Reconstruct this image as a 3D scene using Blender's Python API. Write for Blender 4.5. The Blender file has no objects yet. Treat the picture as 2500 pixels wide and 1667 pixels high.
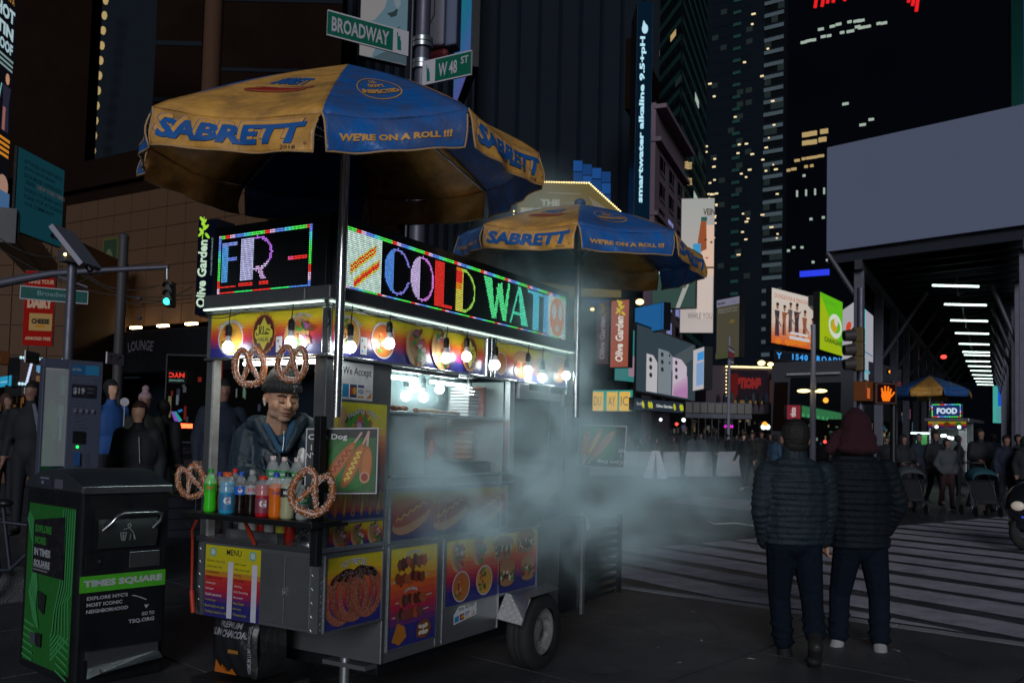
import bpy, bmesh, math, random
import numpy as np
from mathutils import Vector, Matrix
random.seed(7); rng = np.random.default_rng(7)
scene = bpy.context.scene; COL = scene.collection
R = math.radians
# ------------------------------------------------------------------ camera
CAM_F, CAM_P, CAM_R, CAM_Y, CAM_S = 2188.59, R(2.915), R(1.387), R(30.748), 135.54
EYE = Vector((0, 0, 1.55))
Fw = Vector((-math.sin(CAM_Y)*math.cos(CAM_P), math.cos(CAM_Y)*math.cos(CAM_P), math.sin(CAM_P)))
_r = Vector((math.cos(CAM_Y), math.sin(CAM_Y), 0)); _u = _r.cross(Fw)
Rt = math.cos(CAM_R)*_r + math.sin(CAM_R)*_u; Up = -math.sin(CAM_R)*_r + math.cos(CAM_R)*_u
cd = bpy.data.cameras.new('camera'); cam = bpy.data.objects.new('camera', cd); COL.objects.link(cam)
cam.matrix_world = Matrix(((Rt.x, Up.x, -Fw.x, 0), (Rt.y, Up.y, -Fw.y, 0), (Rt.z, Up.z, -Fw.z, 1.55), (0, 0, 0, 1)))
cd.sensor_width = 36; cd.lens = CAM_F/2500*36; cd.shift_y = CAM_S/2500; cd.clip_end = 3000; cd.clip_start = .05
cd.dof.use_dof = True; cd.dof.focus_distance = 4.9; cd.dof.aperture_fstop = 6.3
scene.camera = cam
# ------------------------------------------------------------------ world, city glow
world = bpy.data.worlds.new('World'); scene.world = world; world.use_nodes = True
wn = world.node_tree.nodes; wl = world.node_tree.links; wn.clear()
sky = wn.new('ShaderNodeTexSky'); sky.sky_type = 'NISHITA'; sky.sun_disc = False
SUN_EL, SUN_AZ = R(15), R(-64)      # azimuth of the direction towards the light, from +X
sky.sun_elevation = SUN_EL; sky.sun_rotation = math.pi/2 - SUN_AZ; sky.dust_density = 2; sky.ozone_density = 4
bg = wn.new('ShaderNodeBackground'); bg.inputs[1].default_value = 0.0075
wo = wn.new('ShaderNodeOutputWorld'); wl.new(sky.outputs[0], bg.inputs[0]); wl.new(bg.outputs[0], wo.inputs[0])
sl = bpy.data.lights.new('sun', 'SUN'); sl.energy = 1.3; sl.angle = R(22); sl.color = (.88, .93, 1.0)
so = bpy.data.objects.new('sun', sl); COL.objects.link(so)
sd = Vector((math.cos(SUN_AZ)*math.cos(SUN_EL), math.sin(SUN_AZ)*math.cos(SUN_EL), math.sin(SUN_EL)))
so.rotation_euler = sd.to_track_quat('Z', 'Y').to_euler()
scene.view_settings.view_transform = 'Standard'; scene.view_settings.look = 'None'
scene.view_settings.exposure = 0; scene.view_settings.gamma = 1; scene.view_settings.use_curve_mapping = False
cy = scene.cycles
cy.use_denoising = True; cy.max_bounces = 8; cy.diffuse_bounces = 3; cy.glossy_bounces = 4; cy.transmission_bounces = 8
cy.transparent_max_bounces = 16; cy.volume_bounces = 2; cy.volume_step_rate = 2.0; cy.volume_max_steps = 128
cy.sample_clamp_indirect = 4; cy.caustics_reflective = False; cy.caustics_refractive = False
# ------------------------------------------------------------------ pixel of the 2500 px photograph -> point at a real plane
def ray(x, y): return Fw + Rt*((x-1250)/CAM_F) - Up*((y-833.5-CAM_S)/CAM_F)
def atX(x, y, X): d = ray(x, y); return EYE + d*(X/d.x)
def atY(x, y, Y): d = ray(x, y); return EYE + d*(Y/d.y)
def atZ(x, y, Z=0): d = ray(x, y); return EYE + d*((Z-1.55)/d.z)
def atD(x, y, D): return EYE + ray(x, y)*D
def gd(x, D, z=0.0):            # point at depth D in column x (at eye level), dropped to height z
    p = EYE + ray(x, 1085)*D; return Vector((p.x, p.y, z))
# ------------------------------------------------------------------ materials
MATS = {}
def mat(name, col=(.5, .5, .5), rough=.6, metal=0, em=None, es=0, bump=0, bscale=30, noise=0, nscale=8, col2=None, attr=None,
        trans=0, ior=1.45, alpha=1, coat=0, stretch=None, spec=.5, emattr=0, wave=None, dark=0):
    m = bpy.data.materials.new(name); m.use_nodes = True; nt = m.node_tree; N = nt.nodes; L = nt.links
    b = N['Principled BSDF']; b.inputs['Roughness'].default_value = rough; b.inputs['Metallic'].default_value = metal
    b.inputs['Base Color'].default_value = (*col, 1); b.inputs['IOR'].default_value = ior
    b.inputs['Transmission Weight'].default_value = trans; b.inputs['Alpha'].default_value = alpha
    b.inputs['Coat Weight'].default_value = coat; b.inputs['Specular IOR Level'].default_value = spec
    if em: b.inputs['Emission Color'].default_value = (*em, 1); b.inputs['Emission Strength'].default_value = es
    tc = N.new('ShaderNodeTexCoord'); src = tc.outputs['Object']
    if stretch:
        mp = N.new('ShaderNodeMapping'); mp.inputs['Scale'].default_value = stretch; L.new(src, mp.inputs[0]); src = mp.outputs[0]
    base = None
    if attr:
        a = N.new('ShaderNodeAttribute'); a.attribute_name = attr; base = a.outputs['Color']
        if emattr: L.new(base, b.inputs['Emission Color']); b.inputs['Emission Strength'].default_value = emattr
        if dark:
            dm = N.new('ShaderNodeVectorMath'); dm.operation = 'SCALE'; dm.inputs['Scale'].default_value = dark; L.new(base, dm.inputs[0]); base = dm.outputs[0]
    if noise:
        n = N.new('ShaderNodeTexNoise'); n.inputs['Scale'].default_value = nscale; n.inputs['Detail'].default_value = 6
        n.inputs['Roughness'].default_value = .65; L.new(src, n.inputs['Vector'])
        rp = N.new('ShaderNodeValToRGB'); rp.color_ramp.elements[0].position = .38; rp.color_ramp.elements[1].position = .68
        L.new(n.outputs['Fac'], rp.inputs[0])
        mx = N.new('ShaderNodeMix'); mx.data_type = 'RGBA'
        k = N.new('ShaderNodeMath'); k.operation = 'MULTIPLY'; k.inputs[1].default_value = noise; L.new(rp.outputs[0], k.inputs[0])
        L.new(k.outputs[0], mx.inputs['Factor'])
        if base: L.new(base, mx.inputs['A'])
        else: mx.inputs['A'].default_value = (*col, 1)
        c2 = col2 or tuple(c*.4 for c in col); mx.inputs['B'].default_value = (*c2, 1); base = mx.outputs['Result']
        mr = N.new('ShaderNodeMapRange'); mr.inputs['To Min'].default_value = max(0, rough-.12); mr.inputs['To Max'].default_value = min(1, rough+.2)
        L.new(n.outputs['Fac'], mr.inputs[0]); L.new(mr.outputs[0], b.inputs['Roughness'])
    if base: L.new(base, b.inputs['Base Color'])
    if bump:
        n2 = N.new('ShaderNodeTexNoise'); n2.inputs['Scale'].default_value = bscale; n2.inputs['Detail'].default_value = 5; L.new(src, n2.inputs['Vector'])
        if wave:
            n2 = N.new('ShaderNodeTexWave'); n2.inputs['Scale'].default_value = wave; n2.bands_direction = 'Z'; n2.inputs['Distortion'].default_value = 1.5; L.new(src, n2.inputs['Vector'])
        bp = N.new('ShaderNodeBump'); bp.inputs['Strength'].default_value = bump; bp.inputs['Distance'].default_value = .02
        L.new(n2.outputs['Fac'], bp.inputs['Height']); L.new(bp.outputs[0], b.inputs['Normal'])
    MATS[name] = m; return m
def emis(name, col, s): return mat(name, (.01, .01, .01), .8, em=col, es=s, spec=0)
mat('steel', (.42, .44, .46), .3, .85, bump=.05, bscale=12, stretch=(1, 1, 14), noise=.35, nscale=3, col2=(.25, .26, .28))
mat('bright_steel', (.6, .62, .64), .18, .95, noise=.2, nscale=5, col2=(.3, .32, .34))
mat('dull_steel', (.2, .21, .22), .42, .7, bump=.06, bscale=8, noise=.5, nscale=4, col2=(.08, .085, .09))
mat('black_metal', (.012, .013, .015), .35, .3, noise=.3, nscale=9, col2=(.03, .03, .034))
mat('black_paint', (.008, .009, .011), .28, 0, noise=.4, nscale=5, col2=(.02, .021, .024), coat=.3)
mat('black_plastic', (.012, .012, .013), .4)
mat('rubber', (.014, .014, .015), .75, bump=.2, bscale=40, noise=.4, nscale=6, col2=(.03, .03, .03))
mat('white_enamel', (.5, .5, .48), .4, .2, noise=.5, nscale=9, col2=(.2, .17, .13))
mat('asphalt', (.03, .033, .042), .38, noise=.7, nscale=.9, col2=(.016, .017, .02), bump=.7, bscale=55)
mat('pavement', (.06, .06, .066), .42, noise=.75, nscale=1.3, col2=(.026, .026, .03), bump=.8, bscale=70)
mat('crossing_paint', (.52, .48, .56), .55, noise=.7, nscale=3.5, col2=(.24, .21, .26), bump=.4, bscale=50)
mat('concrete', (.34, .34, .37), .8, noise=.6, nscale=2.5, col2=(.2, .2, .22), bump=.3, bscale=25)
mat('print', (.5, .5, .5), .32, attr='Col', noise=.16, nscale=22, col2=(.1, .08, .1), coat=.15)
mat('umbrella_cloth', (.5, .5, .5), .36, attr='Col', noise=.6, nscale=6.5, col2=(.1, .065, .05), bump=.8, bscale=9, coat=.1)
mat('cloth_print', (.5, .5, .5), .45, attr='Col', noise=.3, nscale=11, col2=(.09, .07, .06))
mat('screen_print', (.02, .02, .02), .8, attr='Col', emattr=.85, spec=0, dark=.12)
mat('dim_screen', (.02, .02, .02), .8, attr='Col', emattr=.33, spec=0, dark=.12)
mat('faint_screen', (.02, .02, .02), .8, attr='Col', emattr=.2, spec=0, dark=.25)
mat('led_dots', (.02, .02, .02), .8, attr='Col', emattr=1.75, spec=0, dark=.05)
mat('led_off', (.006, .006, .008), .35)
mat('bulb_glow', (.9, .9, .9), .5, em=(.92, 1, .97), es=24)
mat('tube_glow', (.9, .9, .9), .5, em=(.75, 1, .9), es=3.2)
mat('cart_tube', (.9, .9, .9), .5, em=(.8, 1, .97), es=15)
mat('inner_steel', (.42, .5, .5), .35, .25, noise=.3, nscale=5, col2=(.25, .3, .3))
mat('soft_tube', (.9, .9, .9), .5, em=(.75, 1, .85), es=1.1)
mat('tread_steel', (.55, .55, .56), .4, .2, noise=.4, nscale=25, col2=(.3, .3, .31), bump=.2, bscale=60)
mat('front_tube', (.9, .9, .9), .5, em=(1, .95, .82), es=18)
mat('glass', (.9, .95, .95), .02, trans=1, ior=1.45)
mat('skin', (.54, .31, .2), .5, bump=.1, bscale=120, noise=.25, nscale=10, col2=(.46, .24, .15))
mat('hair', (.012, .01, .009), .6, bump=.6, bscale=90)
mat('jacket_teal', (.014, .028, .042), .45, bump=.8, bscale=14, noise=.3, nscale=7, col2=(.015, .026, .034))
mat('knit_grey', (.009, .013, .015), .9, bump=.8, bscale=120)
mat('quilt_navy', (.014, .024, .033), .6, spec=.3, bump=.7, bscale=22, noise=.3, nscale=5, col2=(.01, .014, .02))
mat('quilt_black', (.007, .011, .016), .7, spec=.2, bump=.7, bscale=20)
mat('jeans', (.007, .012, .022), .9, spec=.1, bump=1.0, bscale=13, noise=.5, nscale=6, col2=(.006, .009, .014))
mat('maroon_cloth', (.032, .006, .011), .95, bump=1.0, bscale=14)
mat('pretzel_dough', (.32, .09, .022), .34, noise=.5, nscale=14, col2=(.45, .18, .055), coat=.3)
mat('salt', (.8, .76, .74), .4)
mat('bread', (.5, .28, .12), .6, noise=.5, nscale=20, col2=(.3, .12, .05))
mat('meat', (.3, .1, .05), .5, noise=.6, nscale=30, col2=(.1, .03, .02), bump=.5, bscale=60)
mat('stone_warm', (.085, .042, .02), .75, noise=.4, nscale=.25, col2=(.07, .035, .018), bump=.1, bscale=2)
mat('stone_pale', (.2, .14, .18), .8, noise=.3, nscale=.4, col2=(.22, .15, .18))
mat('brown_wall', (.011, .006, .0045), 1, spec=0, noise=.4, nscale=.2, col2=(.02, .012, .01))
mat('black_glass', (.006, .011, .018), .6, spec=.08, noise=.3, nscale=.1, col2=(.014, .018, .025))  # haze over the distant buildings is put into this bluish base colour
mat('tower_green', (.03, .1, .085), .6, spec=.1, noise=.3, nscale=.3, col2=(.01, .028, .026))
mat('tower_pale', (.15, .2, .23), .6, spec=.1, noise=.3, nscale=.3, col2=(.06, .08, .09))
mat('pole_paint', (.12, .12, .16), .45, .5, noise=.4, nscale=5, col2=(.07, .07, .09))
mat('sign_green', (0, .12, .07), .4); mat('sign_white', (.55, .52, .58), .5)
mat('shed_panel', (.19, .22, .33), .75, noise=.25, nscale=.5, col2=(.16, .19, .28), bump=.05, bscale=4)
mat('shed_steel', (.1, .1, .125), .5, .5, noise=.4, nscale=3, col2=(.06, .06, .075))
mat('signal_yellow', (.11, .07, .02), .55); mat('orange_case', (.22, .07, .02), .5)
emis('lens_green', (.05, 1, .75), 3.2); emis('lens_red', (1, .05, .04), 3); emis('lens_orange', (1, .28, .03), 2.2)
emis('win_warm', (1, .72, .3), .42); emis('win_white', (.8, 1, .85), .42); emis('win_dim', (.2, .33, .33), .05); emis('win_blue', (.4, .45, 1), .45)
emis('lamp_warm', (1, .75, .3), 3.0); emis('lamp_white', (.85, 1, .95), 2.4); emis('glow_red', (1, .015, .02), .8); emis('glow_blue', (.03, .06, 1), .8)
mat('win_dark', (.006, .008, .01), .5, spec=.05)
mat('paper_white', (.6, .6, .62), .7)
# ------------------------------------------------------------------ mesh builder
class MB:
    def __init__(s): s.v = []; s.f = []; s.m = []; s.c = []; s.sm = []
    def add(s, vs, fs, m=0, c=(1, 1, 1), smooth=False):
        n = len(s.v); s.v += [tuple(v) for v in vs]
        for f in fs: s.f.append([n+i for i in f]); s.m.append(m); s.c.append(c); s.sm.append(smooth)
        return s
    def box(s, a, b, m=0, c=(1, 1, 1), T=None):
        x0, y0, z0 = a; x1, y1, z1 = b
        v = [Vector(q) for q in ((x0, y0, z0), (x1, y0, z0), (x1, y1, z0), (x0, y1, z0), (x0, y0, z1), (x1, y0, z1), (x1, y1, z1), (x0, y1, z1))]
        if T: v = [T @ q for q in v]
        return s.add(v, [(3, 2, 1, 0), (4, 5, 6, 7), (0, 1, 5, 4), (1, 2, 6, 5), (2, 3, 7, 6), (3, 0, 4, 7)], m, c)
    def cyl(s, p0, p1, r0, r1=None, n=12, m=0, c=(1, 1, 1), caps=True, smooth=True):
        r1 = r0 if r1 is None else r1
        p0 = Vector(p0); p1 = Vector(p1); d = (p1-p0).normalized(); a = d.orthogonal().normalized(); b = d.cross(a)
        v = [p+(a*math.cos(t)+b*math.sin(t))*r for p, r in ((p0, r0), (p1, r1)) for t in [2*math.pi*i/n for i in range(n)]]
        s.add(v, [(i, (i+1) % n, n+(i+1) % n, n+i) for i in range(n)], m, c, smooth)
        if caps: s.add(v[:n], [tuple(range(n))[::-1]], m, c); s.add(v[n:], [tuple(range(n))], m, c)
        return s
    def tube(s, pts, r, n=8, m=0, c=(1, 1, 1), closed=False):
        P = [Vector(p) for p in pts]; k = len(P); rr = r if hasattr(r, '__len__') else [r]*k
        T = []
        for i in range(k):
            a = P[(i-1) % k] if closed or i else P[0]; b = P[(i+1) % k] if closed or i < k-1 else P[-1]; T.append((b-a).normalized())
        up = T[0].orthogonal().normalized(); vs = []
        for i in range(k):
            up = (up-T[i]*up.dot(T[i])).normalized(); w = T[i].cross(up)
            vs += [P[i]+(up*math.cos(2*math.pi*j/n)+w*math.sin(2*math.pi*j/n))*rr[i] for j in range(n)]
        fs = [(i*n+j, i*n+(j+1) % n, ((i+1) % k)*n+(j+1) % n, ((i+1) % k)*n+j) for i in range(k if closed else k-1) for j in range(n)]
        s.add(vs, fs, m, c, True)
        if not closed: s.add(vs[:n], [tuple(range(n))[::-1]], m, c); s.add(vs[-n:], [tuple(range(n))], m, c)
        return s
    def lathe(s, prof, n=16, ctr=(0, 0, 0), m=0, c=(1, 1, 1), T=None, seg=None):
        vs = []
        for r, z in prof:
            for j in range(n):
                q = Vector((r*math.cos(2*math.pi*j/n), r*math.sin(2*math.pi*j/n), z)); vs.append((T @ q if T else q)+Vector(ctr))
        for i in range(len(prof)-1):
            mm = seg[i] if seg else m
            s.add([], [], 0)
            base = len(s.v)
            fs = [(i*n+j, i*n+(j+1) % n, (i+1)*n+(j+1) % n, (i+1)*n+j) for j in range(n)]
            if i == 0: s._b = len(s.v); s.v += [tuple(v) for v in vs]
            for f in fs: s.f.append([s._b+q for q in f]); s.m.append(mm); s.c.append(c); s.sm.append(True)
        return s
    def ball(s, ctr, r, m=0, c=(1, 1, 1), n=12, sc=(1, 1, 1)):
        k = max(4, n//2)
        prof = [(r*math.sin(math.pi*i/k)+1e-5, -r*math.cos(math.pi*i/k)) for i in range(k+1)]
        return s.lathe(prof, n, ctr, m, c, T=Matrix.Diagonal((*sc, 1)))
    def grid(s, fn, nu, nv, m=0, c=(1, 1, 1), smooth=True, cf=None):
        vs = [fn(i/nu, j/nv) for j in range(nv+1) for i in range(nu+1)]
        n = len(s.v); s.v += [tuple(v) for v in vs]
        for j in range(nv):
            for i in range(nu):
                a = n+j*(nu+1)+i; s.f.append([a, a+1, a+nu+2, a+nu+1]); s.m.append(m)
                s.c.append(cf((i+.5)/nu, (j+.5)/nv) if cf else c); s.sm.append(smooth)
        return s
    def build(s, name, mats, parent=None, loc=None, bevel=0, world=True, solid=0, attr=False):
        me = bpy.data.meshes.new(name)
        o = bpy.data.objects.new(name, me); COL.objects.link(o)
        off = Vector((0, 0, 0))
        if parent:
            o.parent = parent; q = parent
            while q: off += q.location; q = q.parent
        elif loc is not None: o.location = Vector(loc); off = Vector(loc)
        vs = [(v[0]-off.x, v[1]-off.y, v[2]-off.z) for v in s.v]
        me.from_pydata(vs, [], s.f)
        for x in (mats if isinstance(mats, (list, tuple)) else [mats]): me.materials.append(MATS[x] if isinstance(x, str) else x)
        me.polygons.foreach_set('material_index', s.m); me.polygons.foreach_set('use_smooth', s.sm)
        if attr:
            a = me.attributes.new('Col', 'FLOAT_COLOR', 'FACE'); a.data.foreach_set('color', [q for c in s.c for q in (*c[:3], 1)])
        me.update()
        if bevel:
            b = o.modifiers.new('bevel', 'BEVEL'); b.width = bevel; b.segments = 2; b.limit_method = 'ANGLE'; b.harden_normals = False
        if solid:
            b = o.modifiers.new('solid', 'SOLIDIFY'); b.thickness = solid; b.offset = 0
        return o
def tag(o, label=None, cat=None, group=None, kind=None):
    if label: o['label'] = label
    if cat: o['category'] = cat
    if group: o['group'] = group
    if kind: o['kind'] = kind
    return o
def empty(name, loc, label, cat, group=None):
    o = bpy.data.objects.new(name, None); COL.objects.link(o); o.location = Vector(loc); o.empty_display_size = .1
    return tag(o, label, cat, group)
def copy_tree(o, parent=None, sub=None):
    c = o.copy(); COL.objects.link(c); c.parent = parent
    for ch in list(o.children): copy_tree(ch, c)
    return c
# ------------------------------------------------------------------ flat print: coloured shapes mapped to a surface
_tc = {}
def text2d(txt, bold=0.0, shear=0.0, spacing=1.0):
    key = (txt, bold, shear, spacing)
    if key not in _tc:
        cu = bpy.data.curves.new('t', 'FONT'); cu.body = txt; cu.offset = bold; cu.shear = shear; cu.space_character = spacing
        cu.resolution_u = 2; cu.fill_mode = 'FRONT'
        ob = bpy.data.objects.new('t', cu); me = bpy.data.meshes.new_from_object(ob)
        v = [(q.co.x, q.co.y) for q in me.vertices]; f = [tuple(p.vertices) for p in me.polygons]
        xs = [a for a, _ in v] or [0]; ys = [b for _, b in v] or [0]
        x0, x1, y0, y1 = min(xs), max(xs), min(ys), max(ys)
        _tc[key] = ([(a-x0, b-y0) for a, b in v], f, x1-x0, y1-y0)
        bpy.data.objects.remove(ob); bpy.data.curves.remove(cu); bpy.data.meshes.remove(me)
    return _tc[key]
def blob(cx, cy, rx, ry, n=14, jag=.0, rot=0, seed=0):
    q = random.Random(seed); o = []
    for i in range(n):
        t = 2*math.pi*i/n; k = 1+q.uniform(-jag, jag); x = rx*k*math.cos(t); y = ry*k*math.sin(t)
        o.append((cx+x*math.cos(rot)-y*math.sin(rot), cy+x*math.sin(rot)+y*math.cos(rot)))
    return o
class Print:
    """coloured flat shapes in (u, v) on a surface given by mapf(u, v, height)"""
    def __init__(s, mapf, eps=.0001): s.mb = MB(); s.map = mapf; s.k = 1; s.eps = eps
    def refine(s, v, f, L):
        v = list(v); out = []; mid = {}; st = [t for p in f for t in [(p[0], p[i], p[i+1]) for i in range(1, len(p)-1)]]
        while st:
            a, b, c = st.pop(); e = [(math.hypot(v[i][0]-v[j][0], (v[i][1]-v[j][1])), i, j, k) for i, j, k in ((a, b, c), (b, c, a), (c, a, b))]; m = max(e)
            if m[0] < L: out.append((a, b, c)); continue
            _, i, j, k = m; key = (min(i, j), max(i, j))
            if key not in mid: mid[key] = len(v); v.append(((v[i][0]+v[j][0])/2, (v[i][1]+v[j][1])/2))
            q = mid[key]; st += [(i, q, k), (q, j, k)]
        return v, out
    sub = 0
    def _add(s, v, f, c):
        if s.sub: v, f = s.refine(v, f, s.sub)
        s.mb.add([s.map(a, b, s.k*s.eps) for a, b in v], f, 0, c); s.k += 1; return s
    def poly(s, pts, c): return s._add(pts, [tuple(range(len(pts)))], c)
    def rect(s, x0, y0, x1, y1, c): return s.poly([(x0, y0), (x1, y0), (x1, y1), (x0, y1)], c)
    def ell(s, cx, cy, rx, ry, c, n=16, jag=0, rot=0, seed=0): return s.poly(blob(cx, cy, rx, ry, n, jag, rot, seed), c)
    def ring(s, cx, cy, rx, ry, w, c, n=24):
        o = blob(cx, cy, rx, ry, n); i = blob(cx, cy, rx-w, ry-w, n)
        return s._add(o+i, [(a, (a+1) % n, n+(a+1) % n, n+a) for a in range(n)], c)
    def line(s, pts, w, c):
        v = []; f = []
        for i, (x, y) in enumerate(pts):
            a = pts[max(0, i-1)]; b = pts[min(len(pts)-1, i+1)]; dx, dy = b[0]-a[0], b[1]-a[1]; L = math.hypot(dx, dy) or 1
            v += [(x-dy/L*w/2, y+dx/L*w/2), (x+dy/L*w/2, y-dx/L*w/2)]
        return s._add(v, [(2*i, 2*i+1, 2*i+3, 2*i+2) for i in range(len(pts)-1)], c)
    def grad(s, x0, y0, x1, y1, stops, n=14):      # vertical colour ramp, bottom to top
        v = [(x, y0+(y1-y0)*j/n) for j in range(n+1) for x in (x0, x1)]
        for j in range(n):
            t = (j+.5)/n
            for q in range(len(stops)-1):
                if stops[q][0] <= t <= stops[q+1][0]:
                    k = (t-stops[q][0])/(stops[q+1][0]-stops[q][0]); c = tuple(a*(1-k)+b*k for a, b in zip(stops[q][1], stops[q+1][1])); break
            s.mb.add([s.map(*v[2*j+i], s.k*s.eps) for i in (0, 1, 3, 2)], [(0, 1, 2, 3)], 0, c)
        s.k += 1; return s
    def text(s, txt, cx, cy, h, c, w=None, bold=0, shear=0, align='c', arc=0, rot=0, spacing=1.0, flip=False):
        v, f, tw, th = text2d(txt, bold, shear, spacing)
        if not v: return s
        ky = h/th; kx = ky if w is None else w/tw; W = tw*kx
        x0 = cx-W/2 if align == 'c' else (cx if align == 'l' else cx-W); out = []
        for a, b in v:
            x = a*kx; y = b*ky
            if flip: x = W-x; y = h-y
            if arc:
                t = (x-W/2)/arc; rr = arc+y; px = x0+W/2+rr*math.sin(t); py = cy-arc+rr*math.cos(t)
            else: px = x0+x; py = cy+y
            if rot: dx, dy = px-cx, py-cy; px = cx+dx*math.cos(rot)-dy*math.sin(rot); py = cy+dx*math.sin(rot)+dy*math.cos(rot)
            out.append((px, py))
        return s._add(out, f, c)
    def done(s, name, parent, m='print', label=None, **k):
        o = s.mb.build(name, m, parent, attr=True, **k)
        if label: o['label'] = label
        return o
def plane(O, U, V):
    O = Vector(O); U = Vector(U); V = Vector(V); N = U.cross(V).normalized()
    return lambda u, v, h: O+U*u+V*v+N*h
ZUP = Vector((0, 0, 1))
def vrect(tl, bl, tr, br, D):
    """vertical rectangle seen at those four pixels, near edge (left one) at depth D"""
    a = atD(*bl, D); h = (atD(*tl, D)-a).length
    D2 = D*(bl[1]-tl[1])/(br[1]-tr[1]); b = atD(*br, D2)
    U = Vector((b.x-a.x, b.y-a.y, 0)); w = U.length; U.normalize()
    return Vector((a.x, a.y, (a.z+b.z)/2)), U, w, h
YEL = (.75, .55, .02); RED = (.62, .03, .02); BLU = (.02, .03, .22); WHT = (.8, .8, .82); BLK = (.01, .01, .012)
POSTER = [(0, (.02, .025, .2)), (.2, (.03, .03, .2)), (.42, (.5, .02, .05)), (.62, (.68, .12, .02)), (.8, (.74, .5, .02)), (1, (.7, .62, .02))]
# ================================================================== ground: a plane that climbs gently away from the cart
GA, GB = .0213, .020
def GZ(x, y): return GA*(x+3.1)+GB*(y-5.4)
def atG(x, y):
    d = ray(x, y); t = (1.55-GA*3.1+GB*5.4)/(GA*d.x+GB*d.y-d.z); return EYE+t*d
def gp(x, D): p = gd(x, D); return Vector((p.x, p.y, GZ(p.x, p.y)))
mb = MB(); S = 16
def gg(u, v): x = -150+300*u; y = -40+340*v; return (x, y, GZ(x, y)-.012)
mb.grid(gg, S, S, smooth=False); tag(mb.build('road', 'asphalt'), kind='structure')
KA = Vector((-3.0, 8.75, 0)); kd = Vector((math.sin(R(104)), math.cos(R(104)), 0)); kn = Vector((-kd.y, kd.x, 0))*-1   # kn points back to the camera
if kn.y > 0: kn = -kn
def kp(u, v, h=0): q = KA+kd*u+kn*v; return Vector((q.x, q.y, GZ(q.x, q.y)+h))
mb = MB(); mb.add([kp(-16, .12, -.006), kp(9, .12, -.006), kp(9, 14, -.006), kp(-16, 14, -.006)], [(0, 3, 2, 1)])
pav = tag(mb.build('pavement', 'asphalt'), kind='structure')
q = random.Random(2)
for i in range(-9, 5):
    for j in range(0, 7):
        u0, v0 = i*1.62, .16+j*1.55; g = .011; h = .004+q.uniform(-.002, .003)
        m = MB(); a = [kp(u0+g, v0+g, h), kp(u0+1.62-g, v0+g, h+q.uniform(-.0015, .0015)), kp(u0+1.62-g, v0+1.55-g, h), kp(u0+g, v0+1.55-g, h)]
        b = [p-Vector((0, 0, .02)) for p in a]; m.add(b+a, [(4, 7, 6, 5), (0, 1, 5, 4), (1, 2, 6, 5), (2, 3, 7, 6), (3, 0, 4, 7)]); m.build('paving_slab', 'pavement', pav)
mb = MB()
for i in range(-8, 5):
    a = [kp(i*2+.01, 0, 0), kp(i*2+1.99, 0, 0), kp(i*2+1.99, .15, .003), kp(i*2+.01, .15, .003)]; mb.add([p-Vector((0, 0, .1)) for p in a]+a, [(4, 7, 6, 5), (0, 1, 5, 4), (1, 2, 6, 5), (2, 3, 7, 6), (3, 0, 4, 7)])
kb = mb.build('kerb', 'concrete'); tag(kb, kind='structure')
# crossing stripes, worn at the edges
sdv = Vector((math.sin(R(118)), math.cos(R(118)), 0)); sn = Vector((-sdv.y, sdv.x, 0))
if sn.y < 0: sn = -sn
cw = MB(); cw.add([(0, 0, -5), (.01, 0, -5), (0, .01, -5)], [(0, 1, 2)]); cross = tag(cw.build('crossing', 'crossing_paint'), kind='structure')
base = Vector((-1.34, 9.15, 0)); off = 0
off = -1.75
for i in range(18):
    w = .56 if i % 2 else .5; m = MB(); n = 60; v = []
    span = 8.6; shift = -off*1.05+ .5
    if i > 11: span = 6.3; shift -= -.6
    for k in range(n+1):
        t = k/n*span-4.6-max(0, 0)
        p = base+sn*off+sdv*t
        if p.x < -5.6+.04*i: p = Vector((-5.6+.04*i, p.y, 0))
        for e in (0, w):
            r_ = p+sn*(e+q.uniform(-.012, .012)); ov_ = (r_-KA).dot(kn)+.1
            if ov_ > 0: r_ -= kn*ov_
            v.append((r_.x, r_.y, GZ(r_.x, r_.y)-.012+.004))
    m.add(v, [(2*k, 2*k+2, 2*k+3, 2*k+1) for k in range(n)]); m.build('stripe', 'crossing_paint', cross); off += w+(.17 if i % 2 else .27)
m = MB()
for k in range(4):
    for l in range(3):
        o = Vector((-8.0+l*1.05, 20.8-l*.6, 0)); a = o+Vector((0, k*.62, 0)); c = [a, a+Vector((1, -.57, 0)), a+Vector((1.0, 0, 0)), a+Vector((0, .57, 0))]
        m.add([(p.x, p.y, GZ(p.x, p.y)-.007) for p in c], [(0, 1, 2, 3)])
m.build('road_patch', mat('patch_paint', (.42, .33, .36), .6, noise=.5, nscale=2, col2=(.25, .2, .22)), cross)
def cover(c, r, nm, lab, el=1):
    m = MB(); n = 28; m.add([(c.x+r*math.cos(t), c.y+r*el*math.sin(t), GZ(c.x, c.y+r*el*math.sin(t))+.005+(GA*r*math.cos(t))) for t in [2*math.pi*i/n for i in range(n)]], [tuple(range(n))])
    for i in range(-4, 5):
        for j in range(-4, 5):
            x, y = i*r*.19, j*r*.19*el
            if (x/r)**2+(y/r/el)**2 < .7: m.add([(c.x+x+a, c.y+y+b, GZ(c.x+x, c.y+y)+.009+h) for a, b, h in ((-.02, -.02, 0), (.02, -.02, 0), (.02, .02, 0), (-.02, .02, 0))], [(0, 1, 2, 3)])
    tag(m.build(nm, 'shed_steel', loc=c), lab, 'cover')
cover(atG(1550, 1296), .42, 'manhole_cover', 'pale round manhole cover in the road right of the cart'); cover(atG(1472, 1636)+Vector((0, 0, .003)), .13, 'valve_cover', 'small iron valve cover in the foreground pavement')
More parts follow.
